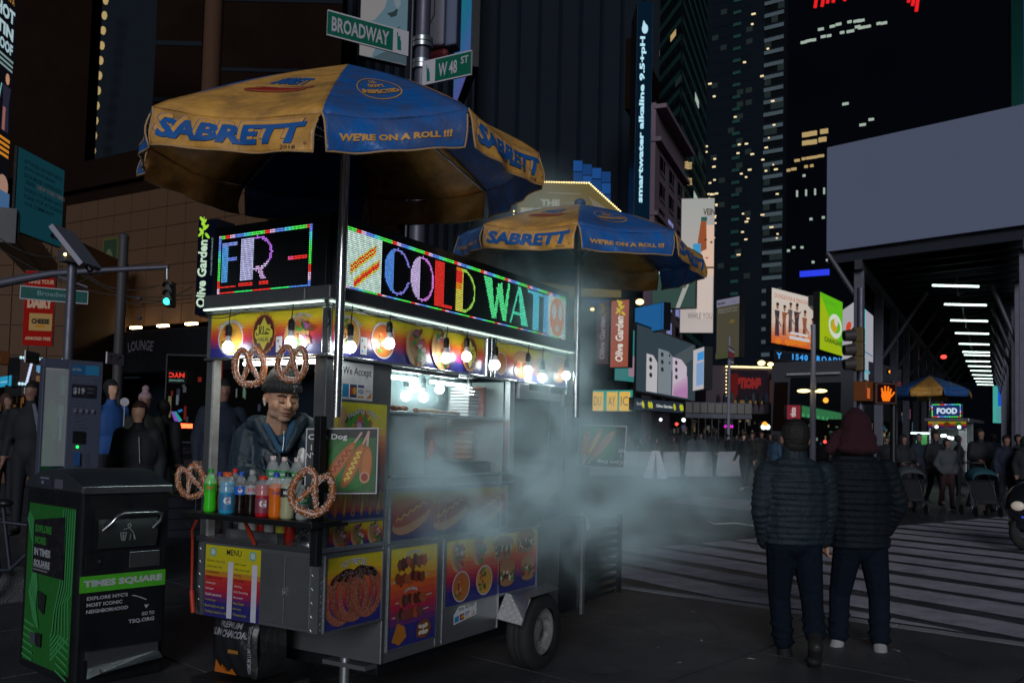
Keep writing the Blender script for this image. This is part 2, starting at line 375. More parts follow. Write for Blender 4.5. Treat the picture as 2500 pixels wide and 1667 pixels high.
tag(MB().tube([atG(1728, 1273)+Vector((0, 0, .01)), atG(1745, 1280)+Vector((0, 0, .012)), atG(1800, 1278)+Vector((0, 0, .012)), atG(1838, 1284)+Vector((0, 0, .012))], .018, 6).build('road_debris', 'white_enamel', loc=atG(1780, 1280)), 'thin pale strip lying on the road before the crossing', 'debris')
m = MB(); q = random.Random(41)
for i in range(170):
    c = kp(q.uniform(-9, 6), q.uniform(.3, 9), .0115); r_ = q.uniform(.008, .022); m.add([c+Vector((r_*math.cos(t), r_*q.uniform(.7, 1.1)*math.sin(t), 0)) for t in [k*1.047 for k in range(6)]], [(0, 1, 2, 3, 4, 5)])
tag(m.build('gum_spots', mat('gum', (.02, .02, .022), .6), pav), kind='stuff')
for i, (a, b) in enumerate((((1480, 1500), (1640, 1560)), ((1700, 1475), (1820, 1620)), ((2200, 1560), (2420, 1640)))):
    A_, B_ = atG(*a), atG(*b); m = MB(); n = 14; v = []
    for k in range(n+1): p = A_.lerp(B_, k/n)+Vector((q.uniform(-.03, .03), q.uniform(-.03, .03), 0)); e = .006*(1-abs(k/n-.5)*1.6); v += [(p.x, p.y-e, GZ(p.x, p.y)+.0112), (p.x, p.y+e, GZ(p.x, p.y)+.0112)]
    m.add(v, [(2*k, 2*k+2, 2*k+3, 2*k+1) for k in range(n)]); m.build('crack', 'gum', pav)
# litter
q = random.Random(12)
for i, (x, y) in enumerate([(1664, 1620), (1695, 1495), (1720, 1567), (2190, 1590), (1834, 1610), (1610, 1583), (2110, 1560)]):
    c = atG(x, y)+Vector((0, 0, .006)); m = MB(); m.add([c+Vector((q.uniform(-.04, .04), q.uniform(-.03, .03), q.uniform(0, .008))) for _ in range(4)], [(0, 1, 2), (1, 3, 2)])
    o = m.build('litter', 'paper_white', loc=c); tag(o, 'small pale scrap of litter on the dark foreground pavement', 'litter', 'scraps of litter on the pavement')
# ================================================================== buildings
def wallbox(mb, A, B, z0, z1, th, m=0):
    A = Vector(A); B = Vector(B); d = (B-A); d.z = 0; n = Vector((-d.y, d.x, 0)).normalized()*th
    if n.dot(Vector((A.x, A.y, 0))) < 0: n = -n
    v = [Vector((p.x, p.y, z)) for z in (z0, z1) for p in (A, B, B+n, A+n)]
    return mb.add(v, [(3, 2, 1, 0), (4, 5, 6, 7), (0, 1, 5, 4), (1, 2, 6, 5), (2, 3, 7, 6), (3, 0, 4, 7)], m)
def block(name, x0, x1, ytop, D, m, lab, D1=None, th=1.5, z0=-2):
    A = gd(x0, D); B = gd(x1, D1 or D); top = atD((x0+x1)/2, ytop, ((D1 or D)+D)/2).z
    t = empty(name, (A+B)/2, lab, 'building'); wallbox(MB(), A, B, z0, top, th).build('walls', m, t); return t, A, B, top
def facepoint(A, B, u, z, h=0):
    d = B-A; d.z = 0; n = Vector((-d.y, d.x, 0)).normalized()
    if n.dot(A) > 0: n = -n
    p = A+d*u; return Vector((p.x, p.y, z))+n*h
def windows(t, A, B, u0, u1, n, z0, z1, rows, lit=.1, glass='win_dark', kinds=('win_warm', 'win_white', 'win_dim'), fw=.7, fh=.6, seed=0, frame=None):
    q = random.Random(seed); w = (u1-u0)/n; h = (z1-z0)/rows; L = (B-A).length
    for j in range(rows):
        for i in range(n):
            a = u0+w*(i+(1-fw)/2); b = a+w*fw; c = z0+h*(j+(1-fh)/2); d = c+h*fh
            mk = q.choice(kinds) if q.random() < lit else glass
            m = MB(); m.add([facepoint(A, B, s, z, .06) for s, z in ((a, c), (b, c), (b, d), (a, d))]+[facepoint(A, B, s, z, -.1) for s, z in ((a, c), (b, c), (b, d), (a, d))], [(0, 1, 2, 3), (0, 4, 5, 1), (2, 6, 7, 3), (1, 5, 6, 2), (3, 7, 4, 0)])
            o = m.build('window', mk, t)
            if frame: 
                f = MB(); e = w*.06
                for s0, s1, e0, e1 in ((a-e, b+e, c-.18, c), (a-e, b+e, d, d+.14), ((a+b)/2-e*.3, (a+b)/2+e*.3, c, d)): f.add([facepoint(A, B, s, z, .12) for s, z in ((s0, e0), (s1, e0), (s1, e1), (s0, e1))], [(0, 1, 2, 3)])
                f.build('frame', frame, o)
def bands(t, A, B, z0, z1, n, frac, m, h=.08, u0=0, u1=1):
    b = MB(); p = (z1-z0)/n
    for j in range(n):
        z = z0+j*p; b.add([facepoint(A, B, s, zz, h) for s, zz in ((u0, z), (u1, z), (u1, z+p*frac), (u0, z+p*frac))], [(0, 1, 2, 3)])
    b.build('floor_bands', m, t)
ZZ = lambda x, y, D: atD(x, y, D).z
# --- left side
block('brown_tower', -60, 172, -200, 62, 'brown_wall', 'plain dark brown tower at the left edge behind the blue-green poster')
t, A, B, top = block('black_tower', 160, 345, -200, 95, 'black_glass', 'black tower with one vertical row of small yellow lights')
for i in range(12):
    c = atD(258-i*3.05, 2+i*36.6, 94); MB().ball(c, .28, n=8, sc=(1, 1, 1.7)).build('stair_light', 'win_warm', t)
t, A, B, top = block('dark_office_block', 335, 452, -200, 80, 'brown_wall', 'dark brown building between the black tower and the pipe'); bands(t, A, B, 0, top, 9, .08, 'black_glass')
block('blue_grey_block', 448, 500, -200, 86, mat('dusk_wall', (.02, .02, .032), 1, spec=0), 'narrow blue-grey building behind the pale vertical pipe')
A = gd(478, 60); tag(MB().cyl((A.x, A.y, 0), (A.x, A.y, ZZ(478, -200, 60)), .62, n=16).build('vertical_pipe', mat('pipe_brown', (.08, .04, .025), .8, spec=.1), loc=A), 'thick brown vertical pipe rising above the yellow umbrella', 'pipe')
t, A, B, top = block('theatre_block', 494, 800, -200, 74, 'brown_wall', 'wide dark building behind the large umbrella'); bands(t, A, B, 2, top, 7, .05, 'black_glass'); 
t, A, B, top = block('glass_block', 795, 1135, -200, 84, 'black_glass', 'dark building behind the street name signs')
b = MB()
for i in range(14): wallbox(b, facepoint(A, B, i/14+.02, 0, .4), facepoint(A, B, i/14+.05, 0, .4), 0, top, .3)
b.build('fins', mat('fin_dark', (.006, .008, .012), 1, spec=0), t)
t, A, B, top = block('hotel_block', 1130, 1595, -200, 90, 'black_glass', 'huge black hotel building behind the theatre sign')
b = MB()
for i in range(9): wallbox(b, facepoint(A, B, i/9+.01, 0, .6), facepoint(A, B, i/9+.025, 0, .6), 0, top, .4)
b.build('fins', mat('navy_wall', (.008, .013, .022), 1, spec=0), t)
# stone facade across the street (square to the cart front)
YW = 25; fx0 = atY(150, 800, YW).x; fx1 = atY(600, 790, YW).x; zb = atY(300, 800, YW).z; zt = atY(300, 372, YW).z
t = empty('stone_facade', (fx0, YW, 0), 'warm lit stone facade of large panels behind the traffic light', 'building')
MB().box((fx0-9, YW+.05, zb), (fx1+3, YW+6, zt)).build('wall', 'brown_wall', t)
q = random.Random(8); nx, nz = 11, 7; zt2 = atY(300, 478, YW).z
for i in range(nx):
    for j in range(nz):
        w = (fx1-fx0+1)/nx; h = (zt2-zb)/nz; x = fx0+i*w; z = zb+j*h
        MB().box((x+.015, YW-.04-q.uniform(0, .012), z+.012), (x+w-.015, YW+.04, z+h-.012)).build('stone_panel', 'stone_warm', t)
MB().box((fx0-9, YW-.25, zt-1.4), (fx1+3, YW+.0, zt-.9)).build('cornice', 'brown_wall', t)
up = MB()
for i in range(7): x = fx0+.8+i*(fx1-fx0)/7; up.box((x, YW-.75, zb-.2), (x+.6, YW-.6, zb-.12))
up.build('uplight', emis('uplight_glow', (1, .72, .35), 14), t)
p = Print(plane((fx0+2.9, YW-.06, zb+.5), (1, 0, 0), (0, 0, 1)), .01); p.rect(0, 0, 1.45, 3.6, (.1, .09, .02)); p.rect(.1, .1, 1.0, 3.5, (.02, .05, .02)); p.ell(.5, 2.2, .35, .9, (.12, .14, .08)); p.text('Shucked', 1.22, .4, .22, (.01, .03, .01), rot=math.pi/2); p.done('banner', t)
t = empty('shop_marquee', (fx0, YW-1, 0), 'dark curved shop canopy with white ornamental lettering under the stone facade', 'canopy')
MB().box((fx0-7, YW-1.6, zb-2.2), (fx1+4, YW-.1, zb-.45)).build('canopy', 'black_metal', t, bevel=.1)
p = Print(plane((fx0+.5, YW-1.62, zb-1.25), (1, 0, 0), (0, 0, 1)), .01)
for i, w in enumerate(('CAFE', 'BAR', 'BROADWAY', 'LOUNGE')): p.text(w, 1.2+i*2.1, 0+.12*math.sin(i*2), .42, (.14, .13, .15), w=1.5, bold=.03, arc=4)
p.done('lettering', t)
MB().box((fx0-7, YW+.5, -1), (fx1+4, YW+1, zb-2.2)).build('shopfront', 'black_glass', t)
t = empty('beige_building', (gd(10, 33)), 'beige stone building at the far left under the blue-green poster', 'building')
A = gd(-80, 33); B = gd(150, 33); z1 = ZZ(60, 572, 33)
wallbox(MB(), A, B, -1, z1, 5).build('walls', 'stone_warm', t)
for i in range(5):
    for j in range(7):
        m = MB(); a, b2 = i/5+.005, (i+1)/5-.005; c, d = 1+j*(z1-1)/7+.02, 1+(j+1)*(z1-1)/7-.02
        m.add([facepoint(A, B, s, z, .05) for s, z in ((a, c), (b2, c), (b2, d), (a, d))]+[facepoint(A, B, s, z, -.02) for s, z in ((a, c), (b2, c), (b2, d), (a, d))], [(0, 1, 2, 3), (0, 4, 5, 1), (2, 6, 7, 3), (1, 5, 6, 2), (3, 7, 4, 0)]); m.build('stone_panel', 'stone_warm', t)
def board(name, lab, tl, bl, tr, br, D, fn, m='screen_print', eps=.012, th=.5, cat='billboard', group=None):
    O, U, w, h = vrect(tl, bl, tr, br, D); V = ZUP; N = U.cross(V)
    t = empty(name, O, lab, cat, group); f = plane(O, U, V); e = .01*w
    c = [f(a, b, d) for d in (-th, -.005) for a, b in ((-e, -e), (w+e, -e), (w+e, h+e), (-e, h+e))]
    MB().add(c, [(0, 3, 2, 1), (4, 5, 6, 7), (0, 1, 5, 4), (1, 2, 6, 5), (2, 3, 7, 6), (3, 0, 4, 7)]).build('cabinet', 'black_metal', t)
    p = Print(f, eps); fn(p, w, h); p.done('picture', t, m); return t
def person_pic(p, cx, y0, h, c1, c2, skin=(.5, .25, .15)):
    p.poly([(cx-h*.13, y0), (cx+h*.13, y0), (cx+h*.1, y0+h*.5), (cx+h*.15, y0+h*.78), (cx-h*.15, y0+h*.78), (cx-h*.1, y0+h*.5)], c1); p.rect(cx-h*.1, y0, cx-h*.01, y0+h*.4, c2); p.ell(cx, y0+h*.9, h*.07, h*.1, skin, 12)
def s_left(p, w, h):
    p.rect(0, 0, w, h, (.004, .004, .006)); x = w*.72
    p.text('CAT ON A', x, h*.925, h*.03, (.5, .25, .05), w=w*.4); p.text('HOT', x, h*.84, h*.06, (.4, .55, .6), w=w*.45, bold=.05); p.text('TIN', x, h*.765, h*.055, (.4, .55, .6), w=w*.4, bold=.05); p.text('ROOF', x, h*.7, h*.05, (.35, .5, .55), w=w*.4, bold=.05)
    for i in range(3): p.rect(w*.52, h*(.63+i*.02), w*.93, h*(.64+i*.02), (.2, .3, .3))
    person_pic(p, w*.8, h*.36, h*.25, (.02, .02, .04), (.3, .12, .1)); p.line([(w*.55, h*.36), (w*.66, h*.55)], w*.02, (.2, .5, .5))
    for i in range(4): p.rect(w*.5, h*(.25+i*.022), w*.9, h*(.262+i*.022), (.6, .22, .02))
    p.ell(w*.78, h*.12, w*.13, h*.05, (.35, .2, .15)); p.rect(w*.6, 0, w*.95, h*.1, (.05, .12, .25))
board('theatre_screen', 'tall bright theatre screen cut by the left edge of the view', (-60, -150), (-95, 470), (56, -22), (14, 540), 40, s_left, 'screen_print')
TEAL = (.02, .12, .17)
def s_teal(p, w, h):
    p.rect(0, 0, w, h, (.02, .14, .19)); d = (.008, .03, .05)
    for i, s in enumerate(['ATTACKS ON HISTORICS', 'JEWS HAVE MADE', 'DOUBLED DEFENSES.', '', 'WORDS TO SPARK HATE', 'PLEASE STOP ATTACKING', 'OUR COMMUNITY.']):
        if s: p.text(s, w*.12, h*(.84-i*.085), h*.05, d, w=w*(.82 if len(s) > 15 else .66), align='l', bold=.02)
    p.text('DEAR', w*.12, h*.585, h*.05, d, w=w*.2, align='l', bold=.02); p.text('NEW YORK TIMES', w*.36, h*.585, h*.05, (.3, .22, .25), w=w*.6, align='l', bold=.02)
    p.rect(w*.68, h*.06, w*.98, h*.12, (.01, .015, .03)); p.text('KNOW', w*.82, h*.075, h*.03, (.25, .2, .18))
board('blue_green_poster', 'large blue-green poster of dark lettering on the brown tower', (44, 366), (33, 572), (166, 405), (148, 594), 24, s_teal, 'faint_screen', th=.08)
board('dusty_banner', 'dull brown striped banner under the blue-green poster', (40, 580), (36, 650), (146, 602), (140, 655), 23.8, lambda p, w, h: [p.rect(0, 0, w, h, (.1, .05, .06))]+[p.rect(i*w/16, 0, i*w/16+w*.02, h, (.06, .03, .035)) for i in range(16)], 'print')
def s_red(p, w, h):
    p.rect(0, 0, w, h, (.42, .015, .012)); c = (.75, .5, .35)
    p.text('MAKE YOUR', w*.55, h*.83, h*.06, c, w=w*.85, bold=.03); p.text('HERO', w*.55, h*.68, h*.1, c, w=w*.8, bold=.06); p.text('DAIRY', w*.55, h*.5, h*.15, c, w=w*.85, bold=.08)
    p.rect(w*.22, h*.2, w*.98, h*.43, (.6, .38, .14)); p.text('CHEESE', w*.6, h*.29, h*.07, (.03, .03, .03), w=w*.6, bold=.06); p.ell(w*.6, h*.26, w*.18, h*.015, (.7, .25, .02)); p.text('ARMORED FREE', w*.55, h*.07, h*.045, c, w=w*.85, bold=.03)
board('red_poster', 'red advertising poster with cheese lettering behind the street sign', (66, 655), (54, 838), (139, 668), (127, 850), 23, s_red, 'faint_screen', th=.08)
def s_blank(c, *stripes):
    return lambda p, w, h: [p.rect(0, 0, w, h, c)]+[p.rect(w*a, h*b, w*c2, h*d, col) for a, b, c2, d, col in stripes]
board('cyan_screen', 'small bright cyan screen at the left edge above the heads', (0, 917), (0, 942), (28, 919), (28, 945), 27, s_blank((.02, .3, .5), (.1, .4, .7, .5, (.3, .6, .8))))
def s_bulb(p, w, h):
    p.rect(0, 0, w, h, (.03, .02, .02)); 
    for i in range(13):
        for y in (0, h): p.ell(w*i/12, y, .05, .05, (.6, 1, 1.1), 6)
    for i in range(11):
        for x in (0, w): p.ell(x, h*i/10, .05, .05, (.7, .8, 1.1), 6)
    p.text('NUGGET', w*.55, h*.42, h*.24, (.6, .5, .5), w=w*.75, bold=.05); p.rect(w*.1, h*.45, w*.25, h*.7, (.1, .3, .5)); p.rect(w*.1, h*.1, w*.95, h*.3, (.2, .1, .04)); p.text('BURGER', w*.5, h*.12, h*.14, (.05, .03, .02), w=w*.7); p.rect(w*.6, h*.75, w*.95, h*.95, (.1, .45, .5)); p.rect(w*.68, h*.78, w*.86, h*.9, (.01, .02, .03))
board('bulb_marquee', 'shop sign framed by dotted cyan bulbs left of the kiosk', (46, 874), (46, 938), (120, 878), (118, 940), 26, s_bulb)
board('lower_bulb_sign', 'small cyan outlined sign under the bulb framed shop sign', (48, 943), (49, 968), (114, 944), (112, 968), 26.1, lambda p, w, h: (p.rect(0, 0, w, h, (.02, .015, .015)), p.ring(w*.85, h*.5, w*.12, h*.4, .06, (.4, .9, 1)), p.rect(w*.1, h*.2, w*.5, h*.8, (.25, .5, .55)), p.rect(w*.15, h*.3, w*.45, h*.7, (.3, .08, .03))))
board('red_mirrored_sign', 'small red neon lettering right of the crowd', (410, 905), (409, 935), (455, 905), (454, 935), 24, lambda p, w, h: (p.rect(0, 0, w, h, (.004, .004, .005)), p.text('NYC', w*.5, h*.45, h*.4, (1, .05, .03), w=w*.85, bold=.04, flip=True), p.text('HARDWARE', w*.5, h*.12, h*.18, (.2, .4, .35), w=w*.8, flip=True)))
def og_text(p, x, y, L, c, lc, h):
    p.text('Olive Garden', x, y, h, c, w=L, bold=.03, rot=math.pi/2, shear=.15, align='l')
    q = random.Random(1)
    for i in range(7): a = q.uniform(.7, 2.4); p.ell(x-h*.4+h*.5*math.cos(a)*1.2, y+L+h*(.3+.22*i), h*.35, h*.13, lc, 10, 0, .6 if i % 2 else 2.4)
    p.line([(x-h*.4, y+L), (x-h*.3, y+L+h*1.8)], h*.08, lc)
board('restaurant_sign', 'black vertical restaurant sign with glowing script beside the cart lights', (487, 535), (476, 765), (531, 535), (521, 768), 19, lambda p, w, h: (p.rect(0, 0, w, h, (.002, .003, .008)), og_text(p, w*.55, h*.07, h*.72, (.6, .8, .6), (.4, .75, .05), w*.5), p.text('ITALIAN RESTAURANT', w*.95, h*.4, w*.08, (.3, .4, .4), w=h*.4, rot=math.pi/2, align='l')), 'screen_print', .006)
# --- top middle
def s_face(p, w, h):
    p.rect(0, 0, w, h, (.48, .46, .46)); b = (.2, .34, .42); 
    p.poly([(w*.05, h*.42), (w*.3, h*.5), (w*.5, h*.68), (w*.62, h), (w, h), (w, h*.12), (w*.7, 0), (w*.25, 0), (w*.36, h*.18), (w*.28, h*.36)], b)
    p.poly([(w*.55, h*.62), (w*.68, h*.66), (w*.8, h*.74), (w*.76, h*.62), (w*.65, h*.58)], (.05, .08, .1)); p.poly([(w*.48, h*.34), (w*.7, h*.42), (w*.86, h*.5), (w*.74, h*.38), (w*.6, h*.33)], (.08, .12, .14)); p.poly([(w*.5, h*.33), (w*.72, h*.38), (w*.84, h*.47), (w*.72, h*.33), (w*.6, h*.28)], (.35, .42, .45))
    p.poly([(w*.62, h*.95), (w*.72, h*.74), (w*.78, h*.7), (w*.84, h*.78), (w*.8, h)], (.34, .44, .5)); p.poly([(w*.28, 0), (w*.5, h*.1), (w*.85, h*.2), (w, h*.12), (w, 0)], (.12, .18, .22))
board('face_billboard', 'pale billboard of a huge face cropped to nose and lips behind the street sign', (873, -25), (876, 168), (995, -60), (992, 128), 60, s_face, 'dim_screen')
board('blue_side_screen', 'narrow bright blue screen right of the street sign pole', (1111, -30), (1108, 205), (1144, -30), (1146, 240), 62, lambda p, w, h: p.grad(0, 0, w, h, [(0, (.2, .2, .75)), (.3, (.1, .28, .7)), (.6, (.04, .32, .6)), (1, (.02, .38, .5))]), 'dim_screen')
board('small_red_screen', 'small red and yellow screen glimpsed over the long cart sign', (936, 556), (936, 580), (972, 556), (972, 584), 45, lambda p, w, h: (p.rect(0, 0, w, h, (.6, .08, .02)), p.rect(0, 0, w*.6, h, (.5, .35, .02))), 'dim_screen')
# theatre sign with bulbs
t = empty('theatre_sign', gd(1370, 50), 'gold theatre sign edged with small warm bulbs above the second umbrella', 'billboard')
O = gd(1235, 50); e = gd(1515, 50); U = (e-O).normalized(); O.z = 0; fz = lambda y: ZZ(1370, y, 50); L = (e-O).length; px2 = L/280
f = plane(O, U, ZUP); P2 = lambda x, y: ((x-1235)*px2, fz(y)-0)
p = Print(f, .02); p.poly([P2(1238, 720), P2(1510, 720), P2(1505, 510), P2(1425, 437), P2(1300, 437), P2(1252, 437)], (.3, .23, .08)); p.poly([P2(1425, 470), P2(1490, 512), P2(1450, 600), P2(1440, 500)], (.42, .36, .26))
x, y = P2(1330, 497); p.text('THE', x, y, px2*17, (.7, .68, .5), w=px2*48, bold=.06); x, y = P2(1330, 522); p.text('BIGGEST', x, y, px2*20, (.7, .68, .5), w=px2*145, bold=.08)
p.line([P2(1322, 464), P2(1405, 465)], px2*1.5, (.6, .55, .4)); p.line([P2(1358, 488), P2(1395, 488)], px2*1, (.5, .45, .35)); p.done('picture', t, 'screen_print' if 0 else 'dim_screen')
b = MB(); pts = [(1252, 437), (1425, 437), (1508, 510)]
for a, c in zip(pts, pts[1:]):
    n = int(math.hypot(c[0]-a[0], c[1]-a[1])/6)
    for i in range(n): x, z = P2(a[0]+(c[0]-a[0])*i/n, a[1]+(c[1]-a[1])*i/n); b.ball(f(x, z, .1), .05, n=6)
for i in range(12): x, z = P2(1241, 512+i*9); b.ball(f(x, z, .1), .05, n=6)
tag(b.build('bulb_row', 'lamp_warm', t), kind='stuff'); b = MB(); c = [f(*P2(x, y), -1) for x, y in ((1238, 720), (1510, 720), (1505, 510), (1425, 437), (1252, 437))]; b.add(c, [(0, 1, 2, 3, 4)]); b.build('backing', 'black_metal', t)
t = empty('blue_lit_facade', gd(1440, 66), 'stepped glass facade lit deep blue above the theatre sign', 'building')
q = random.Random(3)
for i in range(8):
    for j in range(12):
        x0 = 1308+i*23; y0 = 392+j*28+ (0 if i < 5 else (i-4)*9)
        if x0 < 1390 and y0 < 480: continue
        a = atD(x0, y0, 66); c = atD(x0+21.5, y0+26.5, 66); MB().add([(a.x, a.y, c.z), (c.x, c.y, c.z), (c.x, c.y, a.z), (a.x, a.y, a.z)], [(0, 1, 2, 3)]).build('glass_panel', ['blue_pane', 'blue_pane2'][(i+j) % 2] if 'blue_pane' in MATS else emis('blue_pane', (.02, .16, .6), .36), t) if 'blue_pane2' in MATS or emis('blue_pane2', (.015, .13, .5), .3) else 0
# smartwater pillar
def s_water(p, w, h):
    p.rect(0, 0, w, h, (.002, .01, .022)); p.text('smartwater alkaline 9.5+pH', w*.62, h*.2, w*.42, (.5, .85, 1), w=h*.66, rot=math.pi/2, align='l', bold=.04); p.ell(w*.5, h*.89, w*.2, h*.02, (.5, .8, .95)); p.poly([(w*.32, h*.895), (w*.68, h*.895), (w*.4, h*.925)], (.5, .8, .95))
board('water_sign', 'tall dark pillar sign with glowing vertical water lettering', (1556, -10), (1546, 620), (1591, -10), (1584, 620), 58, s_water, 'screen_print', .015, 3)
# masonry building
A = gd(1588, 72); B = gd(1662, 84); t = empty('masonry_building', A, 'old stone building with rows of sash windows beside the tall dark pillar', 'building'); z1 = ZZ(1625, 300, 78)
wallbox(MB(), A, B, 0, z1, .8).build('walls', 'stone_pale', t); windows(t, A, B, .06, .96, 3, 4, z1-3.4, 10, lit=.12, kinds=('win_blue',), fw=.5, fh=.56, seed=5, frame='stone_pale')
b = MB(); 
for z, e in ((z1-.2, .9), (z1-2.9, .5), (z1-9, .3)): wallbox(b, facepoint(A, B, -.01, 0, e), facepoint(A, B, 1.01, 0, e), z-.35, z, 1)
b.build('cornice', 'stone_pale', t)
wallbox(MB(), facepoint(A, B, .05, 0, -2), facepoint(A, B, .8, 0, -2), z1, z1+6, .8).build('attic', 'brown_wall', t)
# towers
A = gd(1560, 118); C = gd(1650, 104); B = gd(1713, 125); t = empty('green_glass_tower', C, 'dark glass tower with green floor bands, left of the two tall towers', 'building'); z1 = ZZ(1650, -260, 110)
m = MB(); m.add([(A.x, A.y, 0), (C.x, C.y, 0), (B.x, B.y, 0), (A.x, A.y, z1), (C.x, C.y, z1), (B.x, B.y, z1)], [(0, 1, 4, 3), (1, 2, 5, 4), (3, 4, 5), (2, 0, 3, 5)]); m.build('walls', 'black_glass', t)
n = 32; bands(t, A, C, 0, z1, n, .35, 'tower_green'); bands(t, C, B, 0, z1, n, .35, 'tower_green'); windows(t, A, C, 0, 1, 7, z1/n*12.35, z1/n*24.35, 12, .07, 'black_glass', ('win_warm', 'win_dim', 'win_dim'), .9, .35, 3); windows(t, C, B, 0, 1, 6, z1/n*10.35, z1/n*22.35, 12, .12, 'black_glass', ('win_dim', 'win_white', 'win_warm'), .85, .5, 4)
b = MB(); q = random.Random(6)
for y in (356, 362, 369, 393, 399, 405, 432, 438, 444):
    for i in range(4): a = atD(1655+i*9+q.uniform(0, 2), y+i*2, 103.5); b.box((a.x-.28, a.y-.1, a.z-.08), (a.x+.28, a.y+.1, a.z+.08))
b.build('ceiling_lights', 'win_warm', t)
A = gd(1712, 135); B = gd(1906, 128); t = empty('corner_tower', A, 'tall tower with a pale banded right corner, between the green tower and the black sky', 'building'); z1 = ZZ(1800, -260, 130)
wallbox(MB(), A, B, 0, z1, 1.5).build('walls', 'black_glass', t); n = 44; h = z1/n
bands(t, A, B, 0, z1, n, .3, 'tower_pale', .3, .76, 1); bands(t, A, B, 0, z1, n, .25, 'tower_green', .2, .36, .46)
windows(t, A, B, .76, 1, 3, h*14+.3*h, h*44+.3*h, 30, .22, 'win_dark', ('win_dim',), .96, .5, 7); windows(t, A, B, .06, .62, 5, h*14, h*44, 30, .13, 'black_glass', ('win_dim',), .7, .4, 9)
b = MB(); q = random.Random(16)
for i in range(55):
    x = q.choice([q.uniform(1722, 1750), q.uniform(1790, 1840), q.uniform(1860, 1902)]); y = q.uniform(20, 700); y = y if q.random() < .35 else q.uniform(330, 600); a = atD(x, y, 127); w = q.uniform(.08, .3); b.box((a.x-w, a.y-.1, a.z-.09), (a.x+w, a.y+.1, a.z+.09))
tag(b.build('ceiling_lights', emis('office_light', (1, .8, .45), 1.0), t), kind='stuff')
A = gd(1906, 190); B = gd(2560, 175); t = empty('far_black_tower', A, 'huge black tower with scattered lit office windows behind the blank panel', 'building'); z1 = ZZ(2200, -260, 182)
wallbox(MB(), A, B, 0, z1, 30).build('walls', mat('void_wall', (.003, .004, .007), 1, spec=0), t); b = MB(); b2 = MB(); q = random.Random(10)
def dot(b, x, y, w=.7, h=.35, D=174): a = atD(x, y, D); b.box((a.x-w, a.y-.2, a.z-h), (a.x+w, a.y+.2, a.z+h))
for x, y in [(2004, 72), (2032, 65), (2047, 60), (2074, 54), (2092, 52), (2102, 51), (2158, 57), (2145, 58), (2094, 66), (2120, 65), (2056, 80), (2076, 77), (2104, 68), (1988, 98), (1975, 100), (1962, 104), (2010, 90), (2024, 88), (2064, 254), (2127, 292), (2106, 305)]: dot(b, x, y, q.uniform(.3, .7), .2)
for x, y in [(1968, 329), (1985, 326), (2012, 321), (1968, 349), (1985, 347), (2008, 341), (1946, 392), (1962, 388), (1975, 386), (1988, 384), (2004, 381), (1938, 413), (1968, 407), (1982, 405), (1925, 416)]: dot(b2, x, y, q.uniform(.3, .6) if y > 360 else .72, .22 if y > 360 else .42)
for x in (1946, 1968, 1990, 2012): dot(b, x, 473-(x-1946)*.1, .14, .6)
for x, y in [(1963, 429), (1980, 535), (1905, 505), (2010, 531), (1938, 604), (1958, 604), (1925, 612), (2020, 635), (1985, 640)]: dot(b, x, y, .25, .2)
tag(b.build('lit_window', 'win_white', t), kind='stuff'); tag(b2.build('lit_window', 'win_warm', t), kind='stuff')
m = MB(); a = atD(1953, 670, 172); c = atD(2033, 662, 172); m.box((a.x, a.y-.2, a.z-.5), (c.x, a.y+.2, a.z+.6)); m.build('light_bar', 'glow_blue', t)
b = MB()
for x, y0, y1 in [(1990, -40, 19), (2007, -40, 16), (2020, -40, 8), (2034, -40, 6), (2218, -40, 6), (2228, -40, 14), (2237, -40, 28), (2062, -40, 2)]:
    a = atD(x, y1, 170); c = atD(x+9, y0, 170); b.tube([a, c], .35, 6)
tag(b.build('roof_sign', 'glow_red', t))
board('teal_side_screen', 'narrow blue-green lit strip of screen at the upper right edge', (2463, -40), (2470, 270), (2512, -40), (2512, 270), 70, lambda p, w, h: (p.grad(0, 0, w, h, [(0, (.004, .025, .022)), (.5, (.002, .018, .016)), (1, (.002, .012, .012))]), p.rect(w*.7, 0, w, h, (.02, .03, .12))), 'screen_print')
# --- billboards at the middle distance
def s_woman(p, w, h):
    p.grad(0, 0, w, h, [(0, (.5, .44, .42)), (.5, (.44, .4, .38)), (1, (.36, .37, .35))]); sk = (.72, .5, .38)
    p.poly([(w*.48, h*.1), (w*.95, h*.1), (w, h*.55), (w*.6, h*.55), (w*.5, h*.35)], (.6, .5, .45)); p.poly([(w*.62, h*.45), (w, h*.42), (w, h*.8), (w*.72, h*.8), (w*.64, h*.62)], sk)
    p.poly([(w*.6, h*.84), (w*.76, h*.84), (w*.78, h*.62), (w*.6, h*.6), (w*.5, h*.66)], (.3, .08, .03)); p.rect(w*.6, h*.83, w*.78, h*.86, (.02, .1, .1)); p.ell(w*.74, h*.69, w*.05, h*.008, (.1, .05, .04)); p.ell(w*.92, h*.67, w*.04, h*.008, (.1, .05, .04)); p.poly([(w*.72, h*.56), (w*.86, h*.555), (w*.78, h*.545)], (.5, .05, .04))
    p.rect(w*.36, h*.5, w*.6, h*.66, (.05, .3, .55)); p.rect(w*.72, h*.475, w, h*.487, (.05, .03, .03)); p.text('VEIN', w*.84, h*.87, h*.05, (.08, .06, .05), w=w*.36, bold=.03); p.text('WHILE YOU', w*.6, h*.1, h*.045, (.12, .12, .14), w=w*.74)
board('white_portrait_billboard', 'tall white billboard showing a woman and a brown bottle', (1650, 470), (1660, 800), (1747, 492), (1740, 824), 60, s_woman, 'screen_print')
